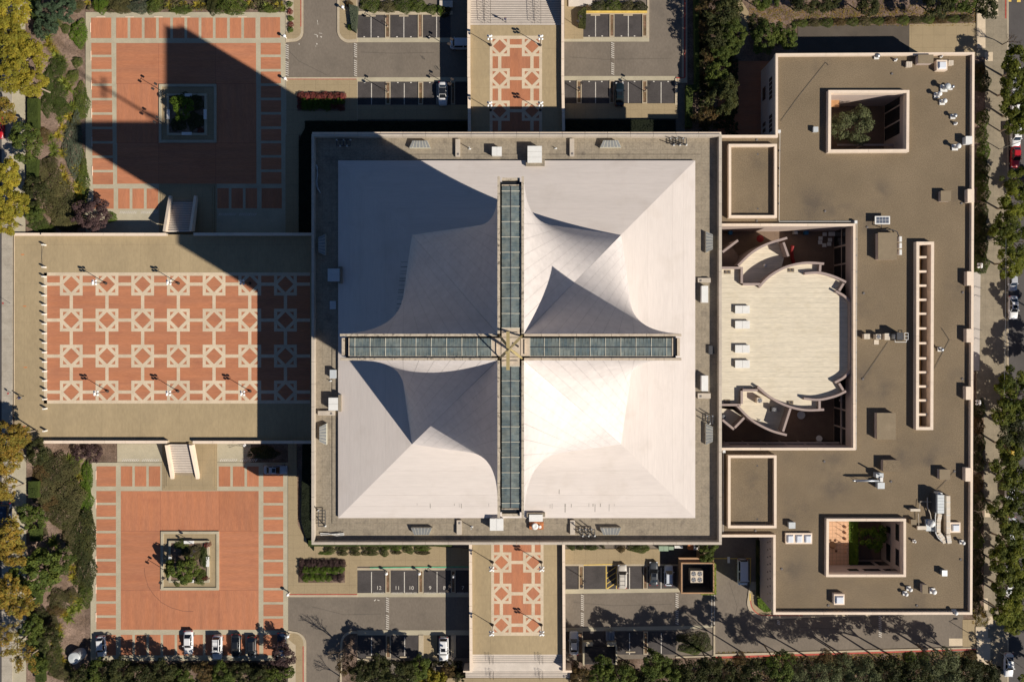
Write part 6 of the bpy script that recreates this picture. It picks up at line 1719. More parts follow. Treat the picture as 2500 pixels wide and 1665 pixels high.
# ================================================================ vegetation
def leaf_mesh(name, cen, nrm, size, rng, aspect=.6):
    """one leaf quad per row of cen"""
    n = len(cen)
    a = rng.normal(size=(n, 3)); nrm = nrm/np.linalg.norm(nrm, axis=1)[:, None]
    u = np.cross(nrm, a); u /= np.linalg.norm(u, axis=1)[:, None]; v = np.cross(nrm, u)
    s = (size*rng.uniform(.6, 1.3, n))[:, None]
    u = u*s; v = v*s*aspect
    P_ = np.stack([cen-u, cen-v*.9, cen+u, cen+v*.9], 1).reshape(-1, 3)
    me = bpy.data.meshes.new(name)
    me.vertices.add(4*n); me.loops.add(4*n); me.polygons.add(n)
    me.vertices.foreach_set('co', P_.astype(np.float32).ravel())
    me.loops.foreach_set('vertex_index', np.arange(4*n, dtype=np.int32))
    me.polygons.foreach_set('loop_start', np.arange(0, 4*n, 4, dtype=np.int32))
    try: me.polygons.foreach_set('loop_total', np.full(n, 4, dtype=np.int32))
    except Exception: pass
    me.update(calc_edges=True)
    return me

def crown_mesh(name, seed, mat, Rr=4.0, Hh=2.6, ncl=46, per=95, leaf=.24, gap=.0, cl=.27, low=-.25):
    rng = np.random.default_rng(seed)
    C, N_ = [], []
    lob = rng.uniform(0, 2*np.pi, 5)
    for k in range(ncl):
        th = rng.uniform(0, 2*np.pi); ph = np.arcsin(rng.uniform(low, 1))
        rr = rng.uniform(.62, .95)*(1+.16*np.sin(2*th+lob[0])+.12*np.sin(3*th+lob[1])+.08*np.sin(5*th+lob[2]))
        c = np.array([Rr*rr*np.cos(ph)*np.cos(th), Rr*rr*np.cos(ph)*np.sin(th), Hh*rr*np.sin(ph)])
        r = Rr*cl*rng.uniform(.6, 1.25)
        d = rng.normal(size=(per, 3)); d /= np.linalg.norm(d, axis=1)[:, None]
        d[:, 2] = np.abs(d[:, 2])*.95-.15
        q = c+d*r*np.array([1, 1, .75])*rng.uniform(.75, 1.1, (per, 1))
        C.append(q); N_.append(d*1.0+np.array([0, 0, .5])+rng.normal(size=(per, 3))*.55)
    C = np.concatenate(C); N_ = np.concatenate(N_)
    me = leaf_mesh(name, C, N_, np.full(len(C), leaf), rng)
    me.materials.append(mat); return me

def mound_mesh(name, seed, mat, n=2600, leaf=.16, h=.8, lump=.25):
    """unit dome of leaves, radius 1 in x and y, height h, scaled per object; leaf given for a 4 m patch"""
    rng = np.random.default_rng(seed)
    r = np.sqrt(rng.uniform(0, 1, n)); t = rng.uniform(0, 2*np.pi, n)
    lob = rng.uniform(0, 6.28, 4)
    edge = 1+.10*np.sin(3*t+lob[0])+.08*np.sin(5*t+lob[1])+.05*np.sin(8*t+lob[2])
    x = r*np.cos(t)*edge; y = r*np.sin(t)*edge
    z = h*(1-r**3)*(.75+lump*np.sin(7*x+lob[3])*np.cos(6*y+lob[0])+.12*np.sin(17*x)*np.cos(15*y+lob[1]))
    C = np.stack([x, y, z], 1)
    C += rng.normal(size=C.shape)*.02
    N_ = np.stack([x*.6, y*.6, np.full(n, .9)], 1)+rng.normal(size=(n, 3))*.5
    me = leaf_mesh(name, C, N_, np.full(n, leaf/4), rng)
    me.materials.append(mat); return me

def strap_mesh(name, seed, mat, n=60, L_=1.0):
    rng = random.Random(seed); mb = MB()
    for i in range(n):
        a = rng.uniform(0, 2*math.pi); l = L_*rng.uniform(.55, 1.1); el = rng.uniform(.15, 1.25); w = .055*L_*rng.uniform(.7, 1.3)
        d = Vector((math.cos(a), math.sin(a), 0)); s = Vector((-d.y, d.x, 0))*w
        p = Vector((rng.uniform(-.12, .12), rng.uniform(-.12, .12), 0)); prev = p
        for k in range(1, 4):
            f = k/3
            q = p+d*l*f*math.cos(el)+Vector((0, 0, l*(f*math.sin(el)-.35*f*f)))
            w0 = 1-(k-1)/3*.7; w1 = 1-f*.95
            mb.quad(prev-s*w0, prev+s*w0, q+s*w1, q-s*w1); prev = q
    me = mb.mesh(name, mat); return me

def trunk_mesh(name, seed, mat, h=3.2, spread=2.2, r=.2, nb=7):
    rng = random.Random(seed); mb = MB()
    top = Vector((rng.uniform(-.2, .2), rng.uniform(-.2, .2), h*.55))
    mb.cyl((0, 0, -.2), top, r, r*.75, 8)
    for i in range(nb):
        a = 2*math.pi*i/nb+rng.uniform(-.3, .3); l = spread*rng.uniform(.6, 1)
        m_ = top+Vector((math.cos(a)*l*.5, math.sin(a)*l*.5, h*.25)); e = top+Vector((math.cos(a)*l, math.sin(a)*l, h*.45*rng.uniform(.7, 1.2)))
        mb.cyl(top, m_, r*.42, r*.28, 6); mb.cyl(m_, e, r*.28, r*.12, 5)
        for s in (-1, 1):
            f = m_+Vector((math.cos(a+s*.7)*l*.45, math.sin(a+s*.7)*l*.45, h*.2)); mb.cyl(m_, f, r*.2, r*.06, 5)
    return mb.mesh(name, mat)

def twig_mesh(name, seed, mat, h=4.5, spread=2.6):
    rng = random.Random(seed); mb = MB()
    def grow(p, d, l, r, k):
        q = p+d*l; mb.cyl(p, q, r, r*.65, 5 if k < 2 else 3, cap=False)
        if k == 5: return
        for _ in range(3 if k < 4 else 3):
            nd = (d+Vector((rng.uniform(-1, 1), rng.uniform(-1, 1), rng.uniform(-.3, .7)))*.62).normalized()
            grow(q, nd, l*rng.uniform(.62, .82), max(.012, r*.58), k+1)
    grow(Vector((0, 0, 0)), Vector((.05, 0, 1)), h*.34, .13, 0)
    return mb.mesh(name, mat)

TR = {}
def getc(kind):
    if kind in TR: return TR[kind]
    mk = {
     'plane': lambda s: crown_mesh('crown', s, LM['plane'], 4, 2.4, 60, 95, .25, cl=.22),
     'rust': lambda s: crown_mesh('crown', s, LM['rust'], 4, 2.4, 52, 80, .25, cl=.22),
     'green': lambda s: crown_mesh('crown', s, LM['green'], 4, 2.4, 56, 95, .23, cl=.22),
     'dark': lambda s: crown_mesh('crown', s, LM['dark'], 4, 2.6, 50, 95, .22, cl=.24),
     'street': lambda s: crown_mesh('crown', s, LM['street'], 4, 2.2, 52, 85, .26, cl=.21),
     'streety': lambda s: crown_mesh('crown', s, LM['streety'], 4, 2.2, 52, 80, .26, cl=.21),
     'purple': lambda s: crown_mesh('crown', s, LM['purple'], 4, 2.2, 60, 90, .2, cl=.2),
     'brown': lambda s: crown_mesh('crown', s, LM['brown'], 4, 2.0, 40, 70, .2, cl=.2),
     'sparse': lambda s: crown_mesh('crown', s, LM['rust'], 4, 2.0, 34, 38, .22, cl=.2),
     'willow': lambda s: crown_mesh('crown', s, LM['willow'], 4, 2.8, 60, 110, .17, cl=.24),
     'conifer': lambda s: crown_mesh('crown', s, LM['conifer'], 4, 3.2, 50, 100, .24, cl=.22),
     'bright': lambda s: crown_mesh('crown', s, LM['bright'], 4, 2.6, 50, 90, .2, cl=.22),
     'ball': lambda s: crown_mesh('crown', s, LM['green'], 4, 3.0, 60, 100, .26, cl=.2),
    }[kind]
    TR[kind] = [mk(sd) for sd in ((11, 12, 13) if kind in ('plane', 'green', 'dark', 'street', 'rust', 'streety') else (21,))]
    return TR[kind]
TK = [trunk_mesh('trunk', s, M['bark']) for s in (1, 2)]; TKP = [trunk_mesh('trunk', s, M['bark_pale'], r=.24) for s in (3, 4)]
_cnt = {}
def tree(px, py, rpx, kind, h, label, group, z=0.0, pale=False, name='tree', cat='tree', sy=1.0, flat=1.0):
    """crown centre seen at (px, py), h: height of the crown centre above the ground"""
    i = _cnt[kind] = _cnt.get(kind, 0)+1
    c = W3(px, py, z+h)
    r = rpx*(CAM_H-z-h)/FPX
    rt = root(name, label, cat, (c[0], c[1], z), group)
    cs = getc(kind); o = link('crown', cs[i % len(cs)], rt, (0, 0, h)); s = r/4.15
    o.scale = (s, s*sy, s*flat); o.rotation_euler = (0, 0, i*1.7)
    t = link('trunk', (TKP if pale else TK)[i % 2], rt, (0, 0, 0)); k = h/3.0; t.scale = (max(.6, s*1.1), max(.6, s*1.1), k); t.rotation_euler = (0, 0, i*1.1)
    return rt
WS = 'trees lining the west street'
lst = [(28, 20, 52, 'plane', 'northernmost yellow plane tree on the west street'), (22, 95, 52, 'plane', 'second yellow plane tree from the north on the west street'), (62, 135, 50, 'plane', 'broad golden plane tree overhanging the northwest garden'),
       (28, 185, 46, 'plane', 'golden plane tree just south of the broad one'), (78, 205, 36, 'plane', 'small golden plane tree beside the clipped hedge strip'), (14, 275, 32, 'rust', 'thin rusty tree north of the pale sidewalk gap'),
       (18, 430, 38, 'plane', 'yellow-green tree beside the long clipped hedge'), (30, 495, 42, 'plane', 'yellow-green tree near the north end of the deck sidewalk'), (12, 545, 30, 'plane', 'yellow-green tree at the corner of the west deck'),
       (22, 1075, 46, 'rust', 'large golden brown tree at the south corner of the west deck'), (48, 1060, 30, 'rust', 'smaller golden brown tree touching the south corner of the deck'), (20, 1130, 34, 'rust', 'golden brown tree south of the deck corner'), (16, 1195, 30, 'rust', 'yellow-brown tree north of the blue SUV'),
       (22, 1310, 42, 'rust', 'rusty tree just south of the blue SUV'), (30, 1350, 36, 'rust', 'orange-brown tree above the pale footpath'), (30, 1445, 42, 'rust', 'bright orange tree beside the round green tree'), (50, 1480, 34, 'rust', 'orange tree casting shade on the mulch bed'),
       (25, 1575, 40, 'sparse', 'thinning tree with bare twigs on the southwest footpath'), (62, 1605, 38, 'sparse', 'thinning tree at the southwest corner'), (20, 1540, 26, 'sparse', 'small thinning tree north of the southwest corner')]
for x, y, r, k, l in lst: tree(x, y, r, k, 5.0, l, WS, STREET_Z, pale=True, flat=.8)
GW = 'shrub trees of the west gardens'
for x, y, r, k, h, l in [
    (120, 28, 28, 'conifer', 2.4, 'blue-green pine at the top of the northwest garden, western one'), (162, 24, 27, 'conifer', 2.4, 'blue-green pine at the top of the northwest garden, eastern one'), (112, 72, 26, 'conifer', 2.2, 'blue-green pine above the mulch slope'),
    (66, 348, 44, 'green', 3.4, 'spreading green tree with a visible fork of pale branches'), (90, 470, 34, 'dark', 2.6, 'dark olive tree west of the big olive shrub'), (84, 520, 26, 'green', 2.4, 'loose green tree above the square clipped bush'),
    (225, 525, 44, 'purple', 3.0, 'purple-leaved plum tree at the corner of the north square'), (230, 1104, 24, 'purple', 1.8, 'purple-brown shrub tree under the south deck wall'), (198, 1104, 20, 'purple', 1.8, 'dusky purple shrub beside the purple-brown shrub tree'),
    (92, 1105, 32, 'dark', 2.5, 'dark green tree in the corner below the deck wall'), (80, 1262, 34, 'green', 2.4, 'green shrub tree east of the blue SUV'), (95, 1395, 58, 'green', 3.4, 'large round green tree in the southwest garden'), (145, 1370, 36, 'green', 2.6, 'green tree on the east flank of the large round one'),
    (80, 1535, 34, 'green', 2.6, 'green tree beside the mulch bed, western one'), (115, 1555, 34, 'dark', 2.6, 'dark green tree west of the mulch bed'), (92, 1620, 26, 'green', 2.4, 'green tree at the bottom of the southwest garden'),
    (675, 1130, 1, 'brown', 1, '')][:-1]:
    tree(x, y, r, k, h, l, GW, gz(x))
# shrub masses
MM = {k: [mound_mesh('foliage', s, LM[k], 3600, .17) for s in (31, 32)] for k in ('olive', 'grey', 'green', 'dark', 'hedge', 'bright', 'brown', 'purple', 'redflower')}
def mound(px, py, rx, ry, kind, h, label, group, z=0.0, rot=0, name='shrub', cat='shrub'):
    c = W3(px, py, z+h*.5); i = _cnt['m'] = _cnt.get('m', 0)+1; s = (CAM_H-z-h)/FPX
    rt = root(name, label, cat, (c[0], c[1], z), group)
    o = link('foliage', MM[kind][i % 2], rt); o.scale = (rx*s, ry*s, h/.8); o.rotation_euler = (0, 0, R(rot)+(0 if abs(rx-ry) > 4 else i))
    t = link('stem', TK[0], rt); t.scale = (.3, .3, min(.25, h*.12))
    return rt
GM = 'shrubs of the west gardens'
for x, y, rx, ry, k, h, l in [
    (133, 165, 26, 24, 'hedge', .8, 'smooth olive mound west of the squares, northernmost'), (112, 205, 14, 34, 'hedge', .7, 'narrow olive mound beside the golden trees'), (135, 230, 22, 30, 'hedge', .8, 'smooth olive mound, second from the north'), (110, 255, 14, 26, 'hedge', .7, 'lowest narrow olive mound above the shade tree'),
    (142, 262, 24, 20, 'hedge', .7, 'smooth olive mound above the golden strap plants'), (175, 185, 14, 14, 'green', .7, 'small green shrub with white stems'), (186, 151, 12, 12, 'green', .8, 'round green ball shrub on the mulch slope'), (157, 69, 11, 10, 'green', .7, 'small round shrub on the upper mulch slope'),
    (193, 248, 20, 40, 'green', .8, 'bright green groundcover along the north square'), (172, 350, 24, 66, 'grey', 1.0, 'tall grey-green mass along the north square'), (197, 440, 16, 60, 'green', .7, 'low green groundcover south of the grey mass'), (188, 80, 20, 30, 'bright', 1.2, 'yellow-flowering shrub at the square corner'),
    (122, 452, 30, 42, 'olive', 1.3, 'upper half of the big olive shrub mass'), (140, 500, 38, 48, 'olive', 1.4, 'middle of the big olive shrub mass'), (150, 535, 32, 26, 'olive', 1.2, 'lower lobe of the big olive shrub mass'), (88, 548, 26, 16, 'hedge', .9, 'square clipped green bush by the deck corner'),
    (270, 530, 12, 12, 'bright', .8, 'small bright green shrub under the plum tree'),
    (125, 1150, 40, 36, 'olive', 1.3, 'olive shrub mass below the deck wall'), (150, 1205, 46, 40, 'olive', 1.4, 'broad olive shrub mass, upper one'), (140, 1250, 42, 36, 'olive', 1.4, 'broad olive shrub mass, lower one'), (100, 1195, 24, 40, 'olive', 1.2, 'dull olive shrub mass along the hedge strip'),
    (210, 1165, 14, 40, 'bright', .8, 'vivid green groundcover along the south square, upper one'), (206, 1220, 18, 30, 'bright', .8, 'vivid green groundcover along the south square, lower one'), (192, 1310, 36, 62, 'dark', 1.1, 'long dark green shrub mass along the south square'), (200, 1385, 26, 60, 'dark', 1.1, 'lower half of the long dark shrub mass'),
    (205, 1448, 18, 30, 'green', .9, 'green shrub at the end of the long dark mass'), (135, 1465, 24, 22, 'olive', .9, 'smooth dark olive mound on the sandy slope'), (165, 1455, 20, 16, 'olive', .8, 'small olive mound east of the smooth dark one'), (130, 1490, 22, 14, 'brown', .8, 'brownish mound below the smooth dark one'),
    (125, 1610, 22, 34, 'dark', .9, 'dark shrub in the southwest corner bed')]:
    mound(x, y, rx*1.16, ry*1.14, k, h, l, GM, gz(x))
for i, (x, y, rx, ry, k) in enumerate([(95, 1160, 22, 30, 'brown'), (170, 1140, 24, 30, 'olive'), (175, 1225, 20, 40, 'olive'), (115, 1225, 26, 30, 'brown'), (95, 1300, 20, 16, 'olive'), (108, 1125, 26, 20, 'olive'), (165, 1300, 18, 30, 'olive'), (210, 1270, 16, 22, 'dark'), (88, 1500, 26, 20, 'dark'), (120, 1520, 22, 20, 'olive'), (95, 1575, 24, 22, 'green'), (140, 1640, 30, 20, 'olive'), (175, 1655, 26, 16, 'dark')]):
    mound(x, y, rx, ry, k, 1.0, f"{ORD[i]} {'brownish' if k == 'brown' else 'dull olive' if k == 'olive' else 'deep green'} undergrowth shrub from the deck wall down the southwest garden", 'undergrowth of the southwest garden', gz(x))
for i, (x, y, rx, ry, k) in enumerate([(100, 60, 24, 24, 'olive'), (135, 50, 20, 16, 'green'), (180, 12, 26, 16, 'olive'), (95, 420, 16, 26, 'olive'), (118, 400, 20, 22, 'olive'), (175, 545, 20, 20, 'olive'), (110, 560, 24, 12, 'green'), (180, 300, 14, 22, 'olive'), (100, 330, 22, 18, 'brown'), (195, 535, 14, 14, 'bright')]):
    mound(x, y, rx, ry, k, 1.0, f"{ORD[i]} {'brownish' if k == 'brown' else 'dull olive' if k == 'olive' else 'fresh green'} undergrowth shrub scattered in the northwest garden", 'undergrowth of the northwest garden', gz(x))
# strap-leaved clumps
ST = {'yellow': [strap_mesh('leaves', s, LM['yellow'], 75) for s in (1, 2)], 'lime': [strap_mesh('leaves', s, LM['lime'], 75) for s in (3, 4)]}
def clump(px, py, r, kind, label, group, z=0.0):
    c = W3(px, py, z+.4); i = _cnt['s'] = _cnt.get('s', 0)+1
    rt = root('strap_plant', label, 'plant', (c[0], c[1], z), group); s = 1.45*r*(CAM_H-z)/FPX
    o = link('leaves', ST[kind][i % 2], rt); o.scale = (s, s, s*.9); o.rotation_euler = (0, 0, i*2.1)
NG = [(117, 108, 15, 'yellow'), (128, 122, 12, 'yellow'), (135, 135, 14, 'lime'), (148, 150, 14, 'lime'), (115, 90, 12, 'lime'), (150, 165, 11, 'lime'), (153, 200, 16, 'lime'), (165, 215, 18, 'lime'), (150, 258, 9, 'yellow'), (172, 262, 16, 'lime'), (165, 285, 14, 'yellow'), (145, 290, 12, 'lime'),
      (152, 312, 13, 'yellow'), (140, 330, 13, 'yellow'), (120, 335, 12, 'lime'), (128, 360, 14, 'lime'), (130, 375, 13, 'lime'), (150, 373, 13, 'yellow'), (150, 408, 9, 'yellow'), (182, 412, 14, 'yellow'), (155, 430, 14, 'yellow'), (158, 448, 15, 'yellow'), (190, 455, 16, 'yellow'), (192, 475, 17, 'yellow'), (180, 485, 16, 'lime'), (165, 545, 14, 'lime'), (178, 525, 13, 'lime'), (212, 6, 9, 'yellow'), (190, 14, 8, 'yellow')]
for i, (x, y, r, k) in enumerate(NG):
    clump(x, y, r, k, f"{ORD[i]} {'golden' if k == 'yellow' else 'lime green'} strap-leaved clump counted from the {'mulch slope' if 1 else ''} down the northwest garden", 'strap-leaved clumps in the northwest garden', gz(x))
SG = [(165, 1122, 17, 'lime'), (185, 1128, 18, 'lime'), (183, 1148, 15, 'lime'), (188, 1165, 13, 'yellow'), (172, 1183, 15, 'lime'), (188, 1190, 13, 'lime'), (168, 1232, 14, 'lime'), (176, 1245, 14, 'lime'), (160, 1283, 13, 'lime'), (128, 1325, 18, 'lime'), (172, 1388, 12, 'yellow'), (176, 1408, 13, 'yellow'), (180, 1420, 10, 'lime'),
      (175, 1460, 14, 'yellow'), (190, 1468, 14, 'lime'), (172, 1490, 15, 'lime'), (190, 1485, 14, 'lime'), (155, 1498, 13, 'yellow'), (165, 1510, 14, 'lime'), (140, 1532, 14, 'yellow'), (145, 1550, 13, 'lime'), (130, 1570, 10, 'yellow'), (140, 1590, 13, 'lime'), (148, 1612, 14, 'yellow'), (160, 1625, 13, 'lime')]
for i, (x, y, r, k) in enumerate(SG):
    clump(x, y, r, k, f"{ORD[i]} {'golden' if k == 'yellow' else 'lime green'} strap-leaved clump from the deck wall down the southwest garden", 'strap-leaved clumps in the southwest garden', gz(x))
TG = [(232, 14, 10, 'yellow'), (412, 14, 12, 'yellow'), (430, 22, 12, 'lime'), (445, 8, 10, 'yellow'), (458, 20, 11, 'lime'), (480, 12, 13, 'yellow'), (496, 14, 11, 'yellow'), (610, 8, 11, 'yellow'), (650, 14, 12, 'lime'), (680, 10, 13, 'yellow'), (692, 20, 11, 'lime')]
for i, (x, y, r, k) in enumerate(TG):
    clump(x, y, r, k, f"{ORD[i]} {'golden' if k == 'yellow' else 'lime green'} strap-leaved clump from the west in the bed above the north square", 'strap-leaved clumps above the north square')
# beds north of the north square
for i, (x, y, rx, ry, k, h, l) in enumerate([(245, 6, 26, 24, 'bright', 1.2, 'bright green shrub above the north square, westernmost'), (290, 10, 34, 24, 'olive', 1.3, 'olive shrub above the north square'), (335, 14, 34, 18, 'grey', 1.1, 'grey-green shrub above the north square'), (375, 12, 24, 20, 'green', 1.1, 'green shrub left of the path gap above the north square'.replace('left', 'west')),
    (440, 24, 28, 10, 'green', .8, 'low green shrub behind the strap plants'), (560, 8, 42, 28, 'green', 2.0, 'big bushy green shrub overhanging the square kerb'), (520, 10, 22, 24, 'dark', 1.3, 'dark shrub beside the big bushy one'), (655, 22, 26, 10, 'green', .8, 'low green shrub near the northeast square corner')]):
    mound(x, y, rx, ry, k, h, l, 'shrubs above the north square')
for i, (x, y) in enumerate(((706, 10), (707, 28), (708, 45), (709, 60), (708, 72))):
    mound(x, y, 8, 9, 'redflower' if i % 2 else 'bright', .7, f'{ORD[i]} small red-tinged shrub from the north beside the driveway', 'small shrubs beside the northwest driveway')
# clipped hedge boxes
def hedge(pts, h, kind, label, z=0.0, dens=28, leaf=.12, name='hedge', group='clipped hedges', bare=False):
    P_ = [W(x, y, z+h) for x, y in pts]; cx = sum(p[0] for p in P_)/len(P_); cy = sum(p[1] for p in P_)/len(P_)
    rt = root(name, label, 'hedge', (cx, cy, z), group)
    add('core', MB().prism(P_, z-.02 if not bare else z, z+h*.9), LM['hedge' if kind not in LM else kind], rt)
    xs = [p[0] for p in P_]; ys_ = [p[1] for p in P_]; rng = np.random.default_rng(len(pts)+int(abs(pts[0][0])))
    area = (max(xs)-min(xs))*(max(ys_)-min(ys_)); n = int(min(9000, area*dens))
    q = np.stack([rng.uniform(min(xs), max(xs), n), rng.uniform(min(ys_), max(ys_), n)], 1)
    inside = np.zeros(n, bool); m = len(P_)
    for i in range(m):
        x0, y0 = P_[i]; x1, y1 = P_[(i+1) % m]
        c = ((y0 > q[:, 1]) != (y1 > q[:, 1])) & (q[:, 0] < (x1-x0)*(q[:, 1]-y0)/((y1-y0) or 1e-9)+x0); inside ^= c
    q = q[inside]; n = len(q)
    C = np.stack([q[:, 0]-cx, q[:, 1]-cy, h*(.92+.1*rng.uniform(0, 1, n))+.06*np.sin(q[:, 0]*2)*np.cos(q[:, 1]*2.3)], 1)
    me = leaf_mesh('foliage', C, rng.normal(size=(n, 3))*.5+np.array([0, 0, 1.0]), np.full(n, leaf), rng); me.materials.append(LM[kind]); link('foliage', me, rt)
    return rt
hz0 = gz(80)
hedge([(66, 240), (92, 240), (92, 312), (66, 312)], .9, 'hedge', 'clipped hedge strip between footpath and northwest garden, upper part', STREET_Z)
hedge([(64, 388), (90, 388), (88, 446), (64, 446)], .9, 'hedge', 'clipped hedge strip between footpath and northwest garden, lower part', STREET_Z)
hedge([(70, -10), (94, -10), (92, 46), (78, 46)], .8, 'hedge', 'clipped hedge strip at the top of the northwest garden', STREET_Z)
hedge([(62, 492), (88, 492), (86, 530), (64, 530)], .8, 'hedge', 'clipped hedge strip above the square clipped bush', STREET_Z)
hedge([(68, 1175), (92, 1175), (92, 1215), (68, 1215)], .9, 'hedge', 'clipped hedge strip in the southwest garden, upper part', STREET_Z)
hedge([(72, 1290), (98, 1290), (98, 1322), (72, 1322)], .9, 'hedge', 'clipped hedge strip in the southwest garden, lower part', STREET_Z)
hedge([(76, 1440), (100, 1440), (98, 1475), (76, 1475)], .8, 'hedge', 'clipped hedge strip beside the orange tree', STREET_Z)
hedge([(80, 1560), (102, 1560), (108, 1665), (86, 1665)], .8, 'hedge', 'clipped hedge strip at the bottom of the southwest garden', STREET_Z)
hedge([(1696, -60), (1706, -60), (1708, 218), (1692, 222), (1691, 310), (1676, 310), (1676, 208), (1698, 206)], 1.6, 'hedge', 'tall narrow clipped hedge along the east edge of the northeast lot')
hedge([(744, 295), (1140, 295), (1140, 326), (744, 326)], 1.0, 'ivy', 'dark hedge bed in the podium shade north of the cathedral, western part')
hedge([(1380, 292), (1650, 292), (1650, 322), (1380, 322)], 1.0, 'ivy', 'dark hedge bed in the podium shade north of the cathedral, eastern part')  # sunlit at its east end; the leaf colour carries the shade
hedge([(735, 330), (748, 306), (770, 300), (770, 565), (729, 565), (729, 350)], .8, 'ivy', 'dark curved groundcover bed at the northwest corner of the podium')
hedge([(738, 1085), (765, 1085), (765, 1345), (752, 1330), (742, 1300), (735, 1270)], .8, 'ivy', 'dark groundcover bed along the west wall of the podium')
hedge([(752, 1319), (1105, 1319), (1105, 1334), (752, 1334)], 1.3, 'hedge', 'long smooth clipped hedge directly south of the podium')
hedge([(1380, 1320), (1482, 1320), (1482, 1329), (1380, 1329)], 1.3, 'hedge', 'short smooth clipped hedge south of the podium, east of the deck')
for i, (x0, y0, x1, y1, k) in enumerate([(790, 1336, 818, 1350, 'hedge'), (820, 1336, 850, 1346, 'hedge'), (823, 1347, 848, 1357, 'hedge'), (852, 1336, 878, 1346, 'hedge'), (854, 1347, 880, 1357, 'hedge'), (882, 1335, 930, 1345, 'hedge'), (882, 1346, 924, 1357, 'hedge'), (925, 1340, 950, 1357, 'hedge'), (935, 1333, 951, 1341, 'bright'), (953, 1332, 980, 1345, 'bright'), (955, 1346, 980, 1353, 'dark'), (982, 1332, 1010, 1352, 'hedge'), (1011, 1333, 1050, 1346, 'bright'), (1014, 1347, 1050, 1354, 'dark'),
        (1385, 1329, 1405, 1342, 'hedge'), (1407, 1329, 1425, 1343, 'hedge'), (1427, 1329, 1460, 1344, 'hedge'), (1463, 1330, 1478, 1337, 'dark'), (1507, 1333, 1527, 1349, 'brown'), (1534, 1329, 1588, 1350, 'green')]):
    c = ((x0+x1)/2, (y0+y1)/2)
    mound(c[0], c[1], (x1-x0)/2+1, (y1-y0)/2+1, k, .9, f"{ORD[i]} rounded {({'hedge': 'dull green', 'bright': 'bright green', 'dark': 'dark green', 'brown': 'brown-green', 'green': 'leafy green'})[k]} bush from the west in the bed south of the podium", 'rounded bushes south of the podium', z=.1)
mound(795, 1350, 22, 6, 'bright', .4, 'yellow-green groundcover edging the curved sidewalk', 'rounded bushes south of the podium')
# flower planters in the sidewalks
for nm, lab, x0, y0, x1, y1, k1 in (('shaded', 'planting bed bordered by the shaded sidewalk', 726, 224, 842, 271, 'redflower'), ('sunny', 'planting bed bordered by the sunny sidewalk', 729, 1366, 842, 1422, 'purple')):
    rt = root('planting_bed', lab, 'planting bed', W3((x0+x1)/2, (y0+y1)/2, .12), 'planting beds in the sidewalks')
    add('bed_edge', MB().pbox(x0, y0, x1, y1, .12, .22), M['soil'], rt)
    add('soil', MB().pbox(x0+2, y0+2, x1-2, y1-2, .2, .3), M['soil'], rt)
    n = 0
    for i in range(8):
        x = x0+8+i*(x1-x0-16)/7
        mound(x, y0+9+(i % 2)*2, 11, 10, k1, .85, f"{ORD[n]} {'red-pink' if k1 == 'redflower' else 'dusky purple'} bush from the west along the north side of the {nm} planting bed", 'bushes in the sidewalk planting beds', z=.2); n += 1
    for i in range(7):
        x = x0+16+i*(x1-x0-28)/6
        mound(x, y0+24+(i % 2)*3, 12, 10, 'bright', .9, f'{ORD[i]} bright green bush from the west in the upper row of the {nm} planting bed', 'bushes in the sidewalk planting beds', z=.2)
        mound(x, y1-11-(i % 2)*2, 12, 9, 'bright' if i < 5 else k1, .8, f"{ORD[i]} {'bright green' if i < 5 else 'red-tinged' if k1 == 'redflower' else 'purple-tinged'} bush from the west in the lower row of the {nm} planting bed", 'bushes in the sidewalk planting beds', z=.2)
    for i in range(2):
        mound(x0+6, y0+22+i*14, 8, 9, k1, .8, f"{ORD[i]} {'red-pink' if k1 == 'redflower' else 'dusky purple'} bush from the north on the west end of the {nm} planting bed", 'bushes in the sidewalk planting beds', z=.2)
hedge([(1425, 18), (1432, 18), (1430, 66), (1413, 64), (1411, 30)], 1.4, 'dark', 'tapering dark hedge beside the northeast stalls')
hedge([(851, 10), (873, 16), (868, 78), (858, 70)], 1.2, 'grey', 'grey-green tapering hedge beside the northwest driveway')
for i, (x, y, rx, ry, k) in enumerate([(852, 10, 9, 12, 'brown'), (854, 66, 8, 8, 'bright'), (905, 10, 28, 20, 'green'), (945, 16, 26, 16, 'olive'), (985, 12, 28, 20, 'green'), (1020, 14, 24, 18, 'green'), (1052, 22, 20, 12, 'green'), (1075, 24, 14, 10, 'bright'), (1085, 26, 16, 14, 'dark')]):
    mound(x, y, rx, ry, k, 1.1, f'{ORD[i]} shrub from the west in the bed above the northwest stalls', 'shrubs above the northwest stalls')
for i, (x, y, rx, ry, k) in enumerate([(1432, 20, 14, 10, 'brown'), (1462, 14, 22, 14, 'dark'), (1498, 12, 24, 16, 'green'), (1532, 14, 20, 14, 'olive'), (1562, 16, 20, 14, 'dark')]):
    mound(x, y, rx, ry, k, 1.2, f'{ORD[i]} shrub from the west in the bed above the northeast stalls', 'shrubs above the northeast stalls')
# grey steps north of the lots
struct('small_steps', MB().pbox(1073, 2, 1105, 18, 0, .5), M['stair']); struct('small_steps_east', MB().pbox(1388, -10, 1446, 16, 0, .4), M['stair'])
